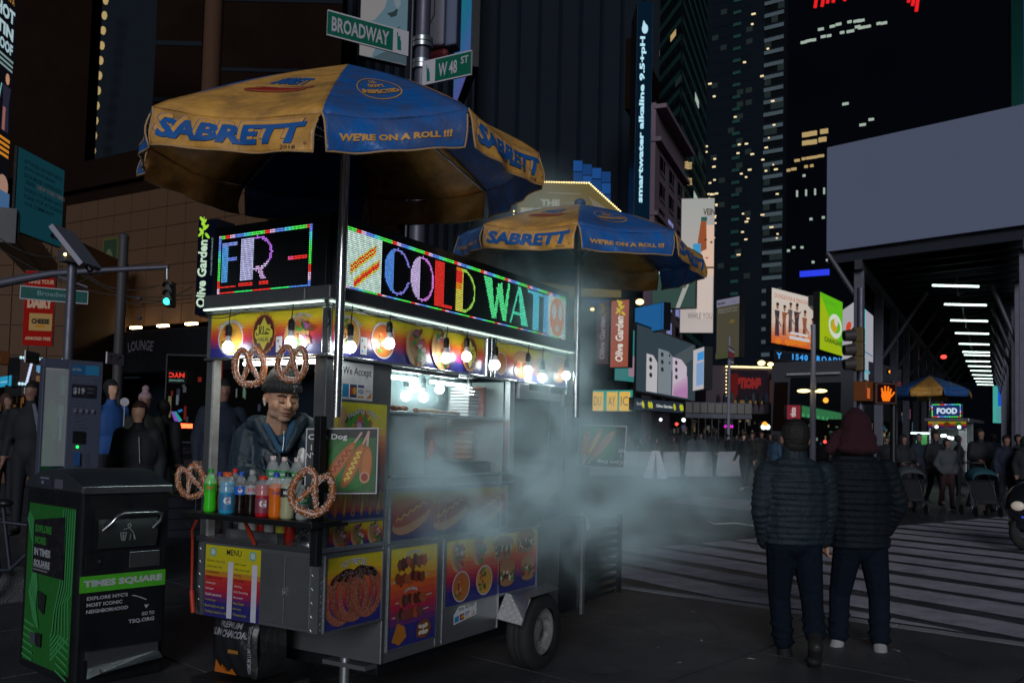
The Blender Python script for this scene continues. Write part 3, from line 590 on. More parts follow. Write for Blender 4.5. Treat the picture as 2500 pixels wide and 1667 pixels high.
def s_green(p, w, h): p.rect(0, 0, w, h, (.035, .07, .06)); p.poly([(w*.55, 0), (w*.65, 0), (w*.95, h*.75), (w*.85, h*.8)], (.35, .36, .34)); p.ell(w*.75, h*.5, w*.05, h*.07, (.1, .1, .1)); p.text('$2', w*.12, h*.75, h*.14, (.5, .7, .65), bold=.04)
board('phone_poster', 'grey-green poster with one slanted phone under the second umbrella', (1592, 634), (1592, 744), (1697, 648), (1697, 760), 57, s_green, 'screen_print')
board('plain_blue_screen', 'plain blue screen below the second umbrella', (1550, 743), (1550, 806), (1622, 747), (1620, 813), 56, s_blank((.015, .11, .3), (.92, 0, .94, 1, (.01, .05, .2))), 'screen_print')
def s_phones(p, w, h):
    p.rect(0, 0, w, h, (.035, .055, .07)); p.poly([(w*.6, h*.7), (w*.95, h), (w, h*.8), (w*.8, h*.6)], (.07, .09, .1))
    for x, y, ww, c in ((.14, .6, .17, (.5, .48, .5)), (.31, .73, .28, (.2, .23, .26)), (.54, .66, .26, (.55, .47, .55))):
        p.poly([(w*x, h*.02), (w*(x+ww), h*.02), (w*(x+ww), h*(y-.1)), (w*(x+ww*.6), h*y), (w*x, h*y)], c)
        for k in range(3): p.ell(w*(x+.06), h*(y-.08-k*.12), w*.024, h*.038, (.02, .03, .04), 14)
    [p.poly([(w*.54, h*.02), (w*.8, h*.02), (w*.8, h*(.4-i*.06)), (w*.54, h*(.2-i*.04))], (.52-.03*i, .36-.05*i, .5-.03*i)) for i in range(4)]; p.ell(w*.46, h*.66, w*.013, h*.025, (.02, .03, .04)); p.ell(w*.46, h*.54, w*.013, h*.025, (.02, .03, .04)); p.rect(w*.49, h*.02, w*.51, h*.42, (.05, .06, .07))
board('phones_billboard', 'wide dark billboard of three pale phones with camera lenses', (1550, 803), (1552, 966), (1698, 832), (1696, 968), 52, s_phones, 'screen_print')
board('white_blue_screen', 'slim white and blue screen right of the phone billboard', (1694, 849), (1692, 948), (1721, 852), (1718, 955), 54, s_blank((.5, .48, .5), (.4, .7, 1, .9, (.05, .3, .7)), (.35, .1, 1, .65, (.2, .35, .6))))
def s_og(bgc, fc, lc): return lambda p, w, h: (p.rect(0, 0, w, h, bgc), og_text(p, w*.72, h*.08, h*.68, fc, lc, w*.45))
board('brown_restaurant_sign', 'lit red-brown vertical restaurant sign, right one of the pair', (1494, 731), (1490, 894), (1538, 733), (1533, 898), 45, s_og((.3, .085, .055), (.7, .68, .62), (.6, .5, .03)), 'screen_print')
board('dark_restaurant_sign', 'unlit dark vertical restaurant sign, left one of the pair', (1459, 735), (1455, 888), (1489, 735), (1485, 890), 46, s_og((.05, .03, .035), (.2, .19, .2), (.15, .13, .02)), 'screen_print')
board('teal_facade_screen', 'teal and pink screen behind the restaurant signs', (1520, 803), (1500, 930), (1551, 806), (1547, 930), 50, s_blank((.03, .2, .19), (.7, .1, 1, .5, (.3, .2, .25)), (0, 0, .6, .25, (.05, .2, .2))), 'screen_print')
def s_yel(p, w, h):
    p.rect(0, 0, w, h, (.02, .3, .27))
    for x, s in ((.0, 'DU'), (.36, 'AY'), (.68, 'IC')): p.rect(w*x, 0, w*(x+.27), h*.92, (.75, .45, .08)); p.text(s, w*(x+.13), h*.25, h*.45, (.08, .1, .08), w=w*.18)
board('yellow_letter_sign', 'yellow and teal lettered sign above the far corn dog board', (1452, 950), (1447, 1000), (1546, 955), (1544, 1006), 44, s_yel)
board('restaurant_strip_sign', 'low dark strip sign with white script and yellow leaves', (1548, 975), (1548, 1002), (1668, 980), (1666, 1005), 43, lambda p, w, h: (p.rect(0, 0, w, h, (.02, .03, .045)), p.text('Olive Garden', w*.6, h*.35, h*.3, (.6, .65, .6), w=w*.34, bold=.03), [p.ell(w*x, h*.5, w*.025, h*.35, (.5, .5, .03), 10, 0, .4) for x in (.16, .28, .32, .8, .93, .96)], p.text('Garden', w*.07, h*.4, h*.3, (.6, .6, .6), w=w*.12)))
def s_moma(p, w, h):
    p.rect(0, 0, w, h, (.07, .062, .04)); p.rect(0, h*.88, w, h, (.18, .18, .25)); p.text('MoMA', w*.22, h*.915, h*.04, (.02, .02, .03), w=w*.35, bold=.03); p.text('Museum', w*.78, h*.92, h*.02, (.04, .04, .05))
    for i, s in enumerate(('Guillermo del Toro', 'Crafting Pinocchio')): p.text(s, w*.08, h*(.81-i*.05), h*.035, (.25, .25, .25), w=w*.85, align='l')
    p.ell(w*.72, h*.6, w*.12, h*.03, (.15, .1, .03)); p.rect(0, 0, w, h*.1, (.06, .065, .03))
board('museum_banner', 'tall olive banner with a pale lettered top band', (1751, 724), (1749, 868), (1806, 731), (1804, 880), 70, s_moma, 'screen_print')
def s_film(p, w, h):
    p.grad(0, 0, w, h, [(0, (.65, .12, .02)), (.15, (.6, .16, .06)), (.4, (.6, .5, .42)), (1, (.62, .56, .5))]); p.text('DUNGEONS & DRAGONS', w*.5, h*.84, h*.075, (.5, .1, .04), w=w*.88)
    for i, (x, y, s) in enumerate(((.12, .14, .6), (.27, .17, .55), (.4, .24, .55), (.54, .12, .68), (.72, .1, .6), (.9, .03, .55))): person_pic(p, w*x, h*y, h*s, [(.05, .035, .05), (.3, .1, .05), (.12, .09, .09)][i % 3], (.1, .03, .03), (.3, .13, .08)); p.ell(w*x, h*(y+s*.97), w*.035, h*s*.05, (.03, .015, .01), 10, .2); p.line([(w*(x-.04), h*(y+s*.6)), (w*(x+.09), h*(y+s*(.3+.5*(i % 2))))], w*.02, (.2, .08, .05))
    q = random.Random(2)
    for i in range(16): p.ell(w*q.random(), h*q.uniform(.02, .2), w*.07, h*.05, (.75, .2, .02), 8, .4, 0, i)
    p.rect(w*.3, h*.19, w*.72, h*.24, (.65, .6, .6)); p.rect(w*.27, h*.1, w*.76, h*.16, (.6, .6, .62))
board('film_billboard', 'bright film billboard with a row of standing heroes over flames', (1884, 700), (1883, 835), (1986, 728), (1984, 855), 75, s_film)
board('small_logo_sign', 'small black sign with a pink disc between the film and green billboards', (1988, 728), (1988, 752), (2002, 731), (2002, 754), 76, lambda p, w, h: (p.rect(0, 0, w, h, (.01, .01, .01)), p.ell(w*.5, h*.7, w*.3, h*.2, (.5, .1, .3)), p.text('LG', w*.5, h*.05, h*.35, (.4, .5, .5))))
board('green_billboard', 'bright green billboard with a white ring and the word changing', (2003, 716), (2001, 857), (2058, 733), (2056, 865), 70, lambda p, w, h: (p.rect(0, 0, w, h, (.12, .5, .01)), p.poly([(0, 0), (w, 0), (w, h*.1), (0, h*.95)], (.35, .48, .01)), p.ring(w*.66, h*.5, w*.3, h*.22, w*.07, (.65, .7, .6)), p.ell(w*.62, h*.5, w*.12, h*.12, (.6, .35, .02)), p.ell(w*.68, h*.58, w*.08, h*.08, (.65, .6, .6)), p.text('ALWAYS', w*.42, h*.84, h*.08, (.07, .35, .02), w=w*.55), p.text('CHANGING', w*.55, h*.16, h*.09, (.02, .09, .01), w=w*.8, bold=.03)))
board('white_billboard', 'white billboard with a red disc right of the green one', (2058, 744), (2057, 868), (2088, 748), (2087, 880), 69, lambda p, w, h: (p.rect(0, 0, w, h, (.42, .4, .44)), p.ell(w*.52, h*.6, w*.22, h*.09, (.7, .06, .02)), p.rect(w*.2, h*.2, w*.8, h*.24, (.6, .6, .6))))
board('address_letters', 'row of blue glowing address letters under the billboards', (1892, 850), (1892, 869), (2092, 882), (2092, 900), 68, lambda p, w, h: (p.rect(0, 0, w, h, (.006, .008, .014)), p.text('Y   1540 BROADWAY', w*.5, h*.1, h*.8, (.06, .4, 1), w=w*.97, bold=.04, spacing=1.3)))
board('white_column_screen', 'tall white screen with cyan edges between the shed columns', (2109, 757), (2109, 930), (2132, 766), (2131, 930), 60, s_blank((.38, .38, .44), (0, 0, .1, 1, (.05, .6, .6)), (0, .38, .9, .4, (.1, .2, .3)), (.5, .17, .8, .27, (.03, .07, .12)), (0, .1, .6, .14, (.1, .4, .5))))
A = gd(1882, 64); B = gd(2098, 60); t = empty('retail_block', A, 'low dark retail building under the blue address letters', 'building'); wallbox(MB(), A, B, 0, ZZ(1990, 880, 62), 9).build('walls', mat('grey_wall', (.05, .05, .06), .7), t)
for a, b2, z0, z1, m in ((.03, .2, 2.9, 6.3, 'brown_wall'), (.22, .47, 2.6, 6.6, 'win_dark'), (.52, .8, 2.6, 6.2, 'win_dark')):
    g = MB(); g.add([facepoint(A, B, s, z, .15) for s, z in ((a, z0), (b2, z0), (b2+.01, z1), (a+.02, z1))], [(0, 1, 2, 3)]); g.build('shop_screen', m, t)
g = MB(); wallbox(g, facepoint(A, B, .2, 0, .3), facepoint(A, B, .8, 0, .3), 6.75, 6.9, .2); g.build('ledge', 'concrete', t)
A = gd(1722, 66); B = gd(1905, 66); t = empty('grandstand_shops', A, 'dark block behind the grandstand with dull red lettering and bulbs', 'building'); wallbox(MB(), A, B, 0, ZZ(1800, 892, 66), 5).build('walls', mat('wine_wall', (.05, .03, .045), .7), t)
p = Print(lambda u, v, h: facepoint(A, B, u, v, .1+h), .02); zz = ZZ(1800, 945, 66); p.rect(.28, zz-1.2, .82, zz+1.3, (.03, .02, .03)); p.text('OPTIONS', .52, zz-.1, .85, (.5, .04, .04), w=.42, bold=.1); p.rect(.3, zz-.9, .42, zz+1, (.2, .02, .02)); p.rect(.3, zz-1.2, .75, zz-.95, (.35, .2, .06)); p.rect(.84, zz-1.1, .97, zz+.6, (.14, .045, .03)); p.done('lettering', t, 'dim_screen')
g = MB()
for i in range(34): c = facepoint(A, B, .26+i*.0215, ZZ(1800, 895, 66), .2); g.ball(c, .07, n=6)
for i in range(9): c = facepoint(A, B, .26, ZZ(1800, 895, 66)-i*.27, .2); g.ball(c, .05, n=6)
tag(g.build('bulb_row', 'lamp_warm', t), kind='stuff')
t = empty('grandstand', gd(1780, 60), 'raised viewing stand with glass railing panels beyond the barrier', 'stand'); z0 = ZZ(1750, 1008, 60); z1 = ZZ(1750, 985, 60); A = gd(1672, 60); B = gd(1835, 60)
for i in range(9): wallbox(MB(), A.lerp(B, i/9+.006), A.lerp(B, (i+1)/9-.006), z0, z1, .1).build('railing_panel', mat('rail_glass', (.16, .15, .14), .3) if 'rail_glass' not in MATS else 'rail_glass', t)
g = MB(); wallbox(g, A, B, z0-.35, z0-.05, 6); wallbox(g, A, B, z1, z1+.08, .1); wallbox(g, A, B, 0, .3, 6)
for i in range(10): wallbox(g, A.lerp(B, i/10), A.lerp(B, i/10+.006), 0, z0, .2)
g.build('deck', 'shed_steel', t)
board('red_ticket_sign', 'small red vertical ticket sign beside the green awning', (1923, 988), (1921, 1022), (1956, 990), (1954, 1024), 48, lambda p, w, h: (p.rect(0, 0, w, h, (.2, .02, .03)), p.text('tkts', w*.65, h*.15, w*.4, (.5, .42, .42), w=h*.7, rot=math.pi/2, align='l', bold=.05)))
board('green_awning', 'green lit awning behind the head of the left walker', (1958, 997), (1957, 1024), (2056, 1002), (2054, 1025), 50, lambda p, w, h: (p.rect(0, 0, w, h, (.03, .16, .06)), [p.rect(w*i/9, 0, w*i/9+w*.05, h*.3, (.06, .3, .12)) for i in range(9)]), cat='awning')
# shops and lights low on the street
q = random.Random(31)
def strip(name, x0, x1, y0, y1, D, cols, lab):
    board(name, lab, (x0, y0), (x0, y1), (x1, y0), (x1, y1), D, lambda p, w, h: [p.rect(0, 0, w, h, (.004, .004, .004))]+[p.rect(w*a, h*b, w*(a+q.uniform(.01, .03)), h*(b+q.uniform(.05, .25)), tuple(k*s for k in q.choice(cols))) for a, b, s in [(q.random()*.96, q.random()*.75, q.uniform(.3, 1)) for _ in range(40)]], 'dim_screen', cat='shopfront')
strip('shop_windows', 1640, 1900, 1008, 1065, 66, [(.5, .3, .1), (.6, .4, .2), (.2, .15, .1), (.3, .3, .28), (.1, .08, .06)], 'row of warm lit shop windows under the viewing stand')
strip('pavement_shops', 1930, 2200, 1026, 1090, 55, [(.6, .45, .2), (.4, .5, .4), (.5, .5, .45), (.1, .3, .15), (.05, .2, .4)], 'lit shopfront below the green awning')
strip('side_shops', 2090, 2260, 985, 1095, 70, [(.6, .2, .4), (.5, .45, .2), (.2, .4, .6), (.4, .5, .45), (.7, .7, .5)], 'colourful shop lights between the shed columns')
strip('left_shops', -40, 240, 945, 1060, 30, [(.2, .1, .03), (.1, .06, .02), (.3, .12, .03)], 'dim warm shopfronts behind the crowd at the left')
strip('arcade_lights', 400, 700, 870, 1080, 34, [(.5, .05, .03), (.35, .3, .15), (.2, .35, .25), (.3, .35, .4), (.1, .12, .2)], 'dark street of small lights seen through the cart window')
board('teal_screen', 'teal screen with a blue square under the far end of the shed', (2424, 941), (2424, 1032), (2466, 942), (2464, 1033), 80, s_blank((.06, .38, .33), (.3, .45, 1, 1, (.01, .1, .6)), (.2, .05, .9, .4, (.08, .3, .32))))
for i, (x, y, r, m, lab) in enumerate([(2016, 977, .13, 'lens_orange', 'small round orange light over the green awning'), (2177, 907, .12, 'lens_orange', 'small orange lamp under the shed'), (2304, 871, .12, 'lens_red', 'small round red light under the shed'), (1652, 1035, .08, 'lens_red', 'small red light over the barrier crowd'), (1669, 1025, .1, 'lamp_white', 'white lamp over the barrier crowd'), (1613, 1024, .08, 'lamp_white', 'leftmost small white lamp above the crowd'), (1692, 1091, .07, 'lens_red', 'red rear lamp just above the concrete barrier'), (1867, 1036, .14, 'lens_orange', 'orange lamp above two white ones in the street'), (1874, 1042, .13, 'lamp_white', 'white headlamp right of centre in the street'), (1864, 1042, .13, 'lamp_white', 'white headlamp next to the orange lamp'), (2014, 1078, .08, 'lens_red', 'red lamp between the heads of the two walkers'), (1859, 886, .16, 'lamp_warm', 'larger warm floodlight on the retail roof'), (1881, 889, .13, 'lamp_warm', 'smaller warm floodlight on the retail roof'), (1446, 755, .1, 'lamp_warm', 'warm light left under the second umbrella edge'), (1562, 737, .18, 'lamp_warm', 'bright warm light right under the second umbrella edge')]):
    D = 44 if y > 700 else 50; c = atD(x, y, D); t = empty('street_light', c, lab, 'light', 'small lights along the street'); MB().ball(c, r, n=10, sc=(1.2, 1, .8) if y < 960 else (1, 1, 1)).build('lens', m, t); c2 = c+Fw*.25; MB().box(c2-Vector((r, .1, r*.9)), c2+Vector((r, .1, r*1.1))).build('housing', 'black_metal', t)
board('pink_neon_sign', 'small magenta neon sign low in the middle of the street', (1767, 1036), (1767, 1045), (1790, 1036), (1790, 1045), 50, lambda p, w, h: (p.rect(0, 0, w, h, (.1, .0, .1)), p.text('OPEN', w*.5, h*.1, h*.8, (1, .05, .9), w=w*.95, bold=.08)))
# ================================================================== sidewalk shed on the right
t = empty('sidewalk_shed', gd(2200, 26), 'steel sidewalk shed with a blank blue-grey parapet panel at the right', 'scaffold shed')
O, U, w, h = vrect((2018, 346), (2018, 604), (2540, 253), (2540, 556), 24)
f = plane(O, U, ZUP); c = [f(a, b, d) for d in (-.15, 0) for a, b in ((0, 0), (w, 0), (w, h), (0, h))]
MB().add(c, [(0, 3, 2, 1), (4, 5, 6, 7), (0, 1, 5, 4), (1, 2, 6, 5), (2, 3, 7, 6), (3, 0, 4, 7)]).build('parapet_panel', 'shed_panel', t)
Z0 = O.z; YA = Vector((0, 1, 0))
bk = Vector((-.045, 1, 0)).normalized()
def sp(a, b, z): q = O+U*a+bk*b; return Vector((q.x, q.y, z+.021*b))
g = MB()
for i in range(60): g.add([sp(.0, .2+i*1.1, Z0-.05), sp(w, .2+i*1.1, Z0-.05), sp(w, .2+i*1.1+.16, Z0-.05), sp(.0, .2+i*1.1+.16, Z0-.05)]+[sp(.0, .2+i*1.1, Z0-.3), sp(w, .2+i*1.1, Z0-.3), sp(w, .2+i*1.1+.16, Z0-.3), sp(.0, .2+i*1.1+.16, Z0-.3)], [(4, 5, 6, 7), (0, 1, 5, 4), (3, 7, 6, 2), (0, 4, 7, 3), (1, 2, 6, 5)])
g.build('joists', mat('joist_dark', (.03, .033, .045), .8, spec=.1), t); g = MB().add([sp(0, .1, Z0), sp(w, .1, Z0), sp(w, 70, Z0), sp(0, 70, Z0)], [(0, 1, 2, 3)]); g.build('deck', 'black_metal', t)
g = MB()
for a in (.75, w*.93):
    g.add([sp(a, .1, Z0-.3), sp(a+.2, .1, Z0-.3), sp(a+.2, 68, Z0-.3), sp(a, 68, Z0-.3), sp(a, .1, Z0-.55), sp(a+.2, .1, Z0-.55), sp(a+.2, 68, Z0-.55), sp(a, 68, Z0-.55)], [(4, 5, 6, 7), (0, 4, 7, 3), (1, 2, 6, 5), (0, 1, 5, 4)])
g.build('beam', 'shed_steel', t)
for a, xs in ((.78, 0), (w*.93, 0)):
    for k in range(9):
        b_ = .5+k*4.6+k*k*.12; p0 = sp(a+.05, b_, -.5); p1 = sp(a+.05, b_, Z0-.55)
        MB().box((-.12, -.12, p0.z), (.12, .12, p1.z), T=Matrix.Translation((p1.x, p1.y, 0))).build('column', 'pole_paint', t, bevel=.01)
        if k and k % 1 == 0:
            s = 1 if a < 2 else -1; MB().tube([sp(a+.1, b_, Z0-2.6), sp(a+.1+s*(1.4 if s > 0 else .75), b_, Z0-.6)], .06, 8).build('brace', 'shed_steel', t)
MB().tube([sp(0, .1, Z0), sp(.8, .5, Z0-1.3)], .07, 8).build('brace', 'shed_steel', t)
for w_, xc, y in [(113, 2333, 698), (102, 2357, 744), (90, 2366, 783), (81, 2373, 814), (73, 2378, 840), (66, 2383, 859.5), (62, 2385, 867), (58, 2387.5, 882), (55, 2391.5, 894), (50, 2394.5, 905), (48, 2398, 915.5), (45, 2400.5, 924), (41, 2403, 932), (39, 2405.5, 939)]:
    D = 1.3*2188/w_; c = atD(xc, y, D); l = Rt.copy(); l.z = 0; l.normalize(); a = Vector((.99, -.12, 0)).normalized()
    MB().cyl(c-l*.65, c+l*.65, .03, n=8).build('tube_light', 'tube_glow', t)
c = atD(2290, 634, 27); MB().cyl(c+Vector((-.33, 0, .14)), c+Vector((.3, -.1, -.14)), .045, n=8).build('tube_light', 'tube_glow', t)
c = atD(2343, 706, 29); MB().lathe([(.001, .4), (.2, .4), (.2, .0), (.15, -.12), (.001, -.2)], 14, c).build('camera_dome', 'shed_steel', t)
g = MB()
for k in range(12): g.tube([sp(w*.62, 4+k*3, Z0-.4), sp(w*.62, 5.5+k*3, Z0-.75), sp(w*.62, 7+k*3, Z0-.4)], .02, 5)
g.build('cable', 'black_plastic', t)
# right hand return building
A = gd(2478, 30); B = gd(2600, 26); t = empty('right_edge_building', A, 'dark pier of a building at the right edge under the shed', 'building'); wallbox(MB(), A, B, -1, ZZ(2490, 700, 30), 40).build('walls', 'pole_paint', t)
b = MB()
for i in range(5): wallbox(b, facepoint(A, B, .05+i*.2, 0, .1), facepoint(A, B, .1+i*.2, 0, .1), 0, 7, .1)
b.build('ribs', 'shed_steel', t)
# ================================================================== the food cart
X0, X1, Y0, Y1 = -3.195, -4.106, 3.487, 6.20
cart = empty('food_cart', (-3.65, 4.85, 0), 'steel street food cart with dotted light signs and food posters, nearest the camera', 'food cart')
def P(name, mb, m, **k):
    return mb.build(name, m, cart, **k)
def bx(name, a, b, m, bevel=.003, **k): return P(name, MB().box(a, b), m, bevel=bevel, **k)
# --- lower bodies
bx('front_body', (X1, Y0, .55), (X0, 4.0, .955), 'steel', .004)
bx('main_body', (X1, 4.003, .296), (X0, 5.25, 1.33), 'steel', .004)
bx('rear_body', (X1, 5.253, .50), (X0-.004, 5.80, 1.33), 'dull_steel', .004)
bx('rear_wheel_box', (X1, 5.802, .25), (X0-.004, 6.13, .99), 'dull_steel', .004)
bx('counter_edge', (X1-.01, Y0-.012, .958), (X0+.012, 3.995, .985), 'bright_steel', .003)
bx('chassis', (X1+.1, 4.1, .2), (X0-.1, 6.0, .293), 'black_metal')
# posts and wall beside the window
bx('corner_post', (X0-.085, Y0+.002, .987), (X0-.002, Y0+.07, 1.982), 'dull_steel')
bx('left_post', (X1, Y0+.002, .987), (X1+.05, Y0+.06, 1.982), 'dull_steel')
bx('left_post_trim', (X1+.052, Y0+.001, .987), (X1+.068, Y0+.05, 1.975), 'white_enamel', .001)
bx('side_wall', (X0-.03, Y0+.072, .957), (X0, 4.025, 1.982), 'dull_steel')
bx('window_post', (X0-.04, 5.34, 1.332), (X0+.004, 5.405, 1.982), 'steel')
bx('window_sill', (X0-.06, 4.03, 1.333), (X0+.02, 5.338, 1.352), 'bright_steel', .002)
bx('rear_post', (X0-.045, 6.15, 1.0), (X0, 6.2, 1.982), 'dull_steel')
bx('back_post', (X1, 5.0, 1.332), (X1+.04, 5.06, 1.98), 'dull_steel')
bx('back_post', (X1, 6.15, 1.0), (X1+.04, 6.2, 1.98), 'dull_steel')
bx('back_wall', (X1, 4.6, 1.332), (X1+.012, 4.998, 1.98), 'inner_steel')
bx('back_wall', (X1, 5.063, 1.332), (X1+.012, 6.148, 1.98), 'inner_steel')
bx('side_door', (X0-.03, 5.41, 1.0), (X0-.008, 5.94, 1.975), 'black_metal')
bx('side_door', (X0-.03, 5.95, 1.0), (X0-.008, 6.145, 1.975), 'black_metal')
# seams between the sheet metal panels
for y in (4.52, 4.59): bx('panel_seam', (X0+.0005, y, .31), (X0+.004, y+.006, 1.29), 'bright_steel', 0)
bx('panel_seam', (X0+.0005, 4.02, .945), (X0+.005, 5.8, .953), 'bright_steel', 0)
bx('panel_seam', (X0+.0005, 4.02, 1.275), (X0+.007, 5.4, 1.285), 'bright_steel', 0)
for y in (4.006, 5.24): bx('edge_trim', (X0+.0005, y, .30), (X0+.005, y+.012, 1.33), 'bright_steel', 0)
# --- marquee band, eaves, roof
bx('marquee_band', (X0-.02, Y0+.022, 1.985), (X0, Y1, 2.235), 'steel', 0)
bx('marquee_band', (X1, Y0, 1.985), (X0, Y0+.02, 2.235), 'steel', 0)
for z in (1.972, 2.232):
    bx('chrome_rail', (X0, Y0-.02, z), (X0+.022, Y1, z+.016), 'bright_steel', .004)
    bx('chrome_rail', (X1, Y0-.022, z), (X0-.002, Y0-.001, z+.016), 'bright_steel', .004)
bx('corner_trim', (X0-.02, Y0-.024, 1.99), (X0+.024, Y0-.001, 2.231), 'bright_steel', .004)
P('band_divider', MB().cyl((X0+.008, 5.02, 1.985), (X0+.008, 5.02, 2.24), .028, n=16).cyl((X0+.008, 5.075, 1.985), (X0+.008, 5.075, 2.24), .028, n=16), 'bright_steel')
bx('rear_corner_tube', (X0-.03, Y1-.02, 1.75), (X0+.012, Y1+.02, 2.25), 'bright_steel', .01)
bx('eave', (X0-.1, Y0-.07, 2.262), (X0+.07, Y1+.06, 2.335), 'dull_steel', .008)
bx('eave', (X1+.035, Y0-.07, 2.262), (X0-.102, Y0+.1, 2.335), 'dull_steel', .008)
bx('roof', (X1, Y0+.102, 2.27), (X0-.102, Y1, 2.33), 'dull_steel')
bx('ceiling', (X1+.02, Y0+.1, 2.2), (X0-.04, Y1-.05, 2.22), 'white_enamel', 0)
mb = MB()
for i in range(60): mb.box((X0-.12, 4.08+i*.012, 1.955), (X0-.06, 4.086+i*.012, 1.97))
P('ceiling_grille', mb, 'bright_steel'); bx('grille_rail', (X0-.13, 4.06, 1.97), (X0-.05, 5.0, 1.981), 'bright_steel', 0)
# light strips under the eaves and inside
bx('light_strip', (X0+.03, Y0-.03, 2.2515), (X0+.05, Y1, 2.261), 'soft_tube', 0)
bx('light_strip', (X1+.02, Y0-.055, 2.2515), (X0, Y0-.035, 2.261), 'soft_tube', 0)
P('light_tube', MB().cyl((X0-.25, 4.05, 1.935), (X0-.25, 4.6, 1.935), .013), 'cart_tube')
P('light_tube', MB().cyl((X0-.25, 4.75, 1.935), (X0-.25, 5.15, 1.935), .011), 'cart_tube')
P('light_tube', MB().cyl((-3.85, 3.535, 1.955), (-3.3, 3.535, 1.955), .012), 'front_tube')
P('light_tube', MB().cyl((-3.98, 4.1, 2.1), (-3.98, 4.9, 2.1), .013), 'cart_tube')
# --- LED sign boxes
bx('led_sign_box', (X0-.14, 3.535, 2.34), (X0-.002, 6.205, 2.735), 'black_paint', .004)
bx('led_sign_box', (X1+.02, Y0+.002, 2.34), (X0-.03, Y0+.046, 2.735), 'black_paint', .004)
ROW = .01075
def canvas(n): return np.zeros((32, n, 3))
def rainbow(i, n=None):
    seq = [(.1, 1, .1)]*9+[(1, .05, .03)]*4+[(.9, .6, .9)]*4+[(.15, .3, 1)]*7+[(.1, .8, .9)]*4+[(.1, 1, .3)]*3
    return seq[i % len(seq)]
def fillpoly(C, pts, col):
    h, w, _ = C.shape; yy, xx = np.mgrid[0:h, 0:w]; ins = np.zeros((h, w), bool); n = len(pts); j = n-1
    for i in range(n):
        xi, yi = pts[i]; xj, yj = pts[j]
        if yi != yj: ins ^= ((yi > yy) != (yj > yy)) & (xx < (xj-xi)*(yy-yi)/(yj-yi)+xi)
        j = i
    C[ins] = col(xx[ins], yy[ins]) if callable(col) else col
def fillell(C, cx, cy_, rx, ry, col, inner=None):
    h, w, _ = C.shape; yy, xx = np.mgrid[0:h, 0:w]; m = ((xx-cx)/rx)**2+((yy-cy_)/ry)**2 <= 1
    if inner: m &= ~(((xx-inner[0])/inner[2])**2+((yy-inner[1])/inner[3])**2 <= 1)
    if callable(col): C[m] = col(xx[m], yy[m])
    else: C[m] = col
    return m
SKY = (.12, .35, 1.0); CYA = (.1, .75, 1); LIL = (.75, .6, 1); GRN = (.1, 1, .45); RD = (1, .04, .03); ORG = (1, .3, .02); YL = (.8, .75, .1)
A = canvas(256)
A[2:30, 2:31] = (.75, 1, .9)
for k, (cx, cyy) in enumerate(((13, 14), (16, 21))):            # hot dog in a bun
    for t in np.linspace(-11, 11, 60):
        x = cx+t*.95+2; y = cyy-t*.62-.02*(11-abs(t))**1.2
        for d in range(-2, 3):
            yi = int(round(y+d)); xi = int(round(x))
            if 2 <= yi < 30 and 2 <= xi < 31: A[yi, xi] = (YL if abs(d) == 2 or (not k and d == 0) else (ORG if k and d < 0 else RD))
# letters in a thick-and-thin face
yy, xx = np.mgrid[0:32, 0:256]
def halfmoon(cx, cyy, rx, ry, colf, split, outline, openr=False):
    m = ((xx-cx)/rx)**2+((yy-cyy)/ry)**2 <= 1; inn = ((xx-cx)/(rx-1.6))**2+((yy-cyy)/(ry-1.6))**2 <= 1
    A[m & (xx <= split)] = colf; A[m & ~inn & (xx > split)] = outline
    if openr: A[m & (xx > cx+rx*.45) & (abs(yy-cyy) < 4.5)] = 0
halfmoon(45, 15.5, 12, 12.5, SKY, 41, (.3, .3, 1), True)
halfmoon(69, 15.5, 11.5, 12.5, LIL, 66, (.85, .3, 1))
A[3:29, 82:92] = RD; A[27:29, 82:101] = RD
A[3:29, 105:113] = YL; A[3:16, 105:111] = ORG; A[5:12, 105:112] = RD
m = ((xx-112)/15)**2+((yy-15.5)/13)**2 <= 1; inn = ((xx-112)/13.2)**2+((yy-15.5)/11.4)**2 <= 1
A[m & ~inn & (xx > 112)] = (.45, .9, .12)
for a, b, c, d, e in ((138, 148, 146, 149, 0), (149, 158, 155, 158, 1)):
    pass
g = (.12, 1, .35)
fillpoly(A, [(137, 3), (147, 3), (152, 28), (148, 28)], g); fillpoly(A, [(153, 8), (160, 3), (166, 28), (162, 28)], g)
fillpoly(A, [(150, 24), (155, 5), (158, 5), (153, 28)], g); fillpoly(A, [(162, 24), (168, 3), (171, 3), (166, 28)], g)
g2 = (.1, 1, .6)
fillpoly(A, [(182, 3), (186, 3), (197, 28), (187, 28)], g2); fillpoly(A, [(182, 3), (184, 3), (173, 28), (171, 28)], g2); A[20:22, 175:190] = g2
A[3:5, 196:219] = CYA; A[3:29, 204:213] = CYA; A[3:29, 220:227] = (.1, .55, 1)
A[2:30, 227:255] = (.75, .95, .9)
fillell(A, 241, 15.5, 11.5, 13.5, ORG)
for cx, cyy, rx, ry in ((236, 12, 3.3, 5.5), (246, 12, 3.3, 5.5), (241, 23.5, 3.2, 2.6)): fillell(A, cx, cyy, rx, ry, (.75, .95, .9))
A[(((xx-241)/9.5)**2+((yy-15.5)/11.5)**2 < 1) & ((xx+2*yy) % 7 == 0) & (A[:, :, 1] < .5) & (xx > 227)] = RD
for i in range(256):
    c = rainbow(i); A[0:2, i] = c; A[30:32, i] = rainbow(i+12)
for j in range(32): A[j, 0] = rainbow(j+14); A[j, 255] = rainbow(j+3)
Bq = canvas(71); yy, xx = np.mgrid[0:32, 0:71]
fc = np.array([(.1, .25+.3*abs(math.sin(i)), 1) for i in range(71)])
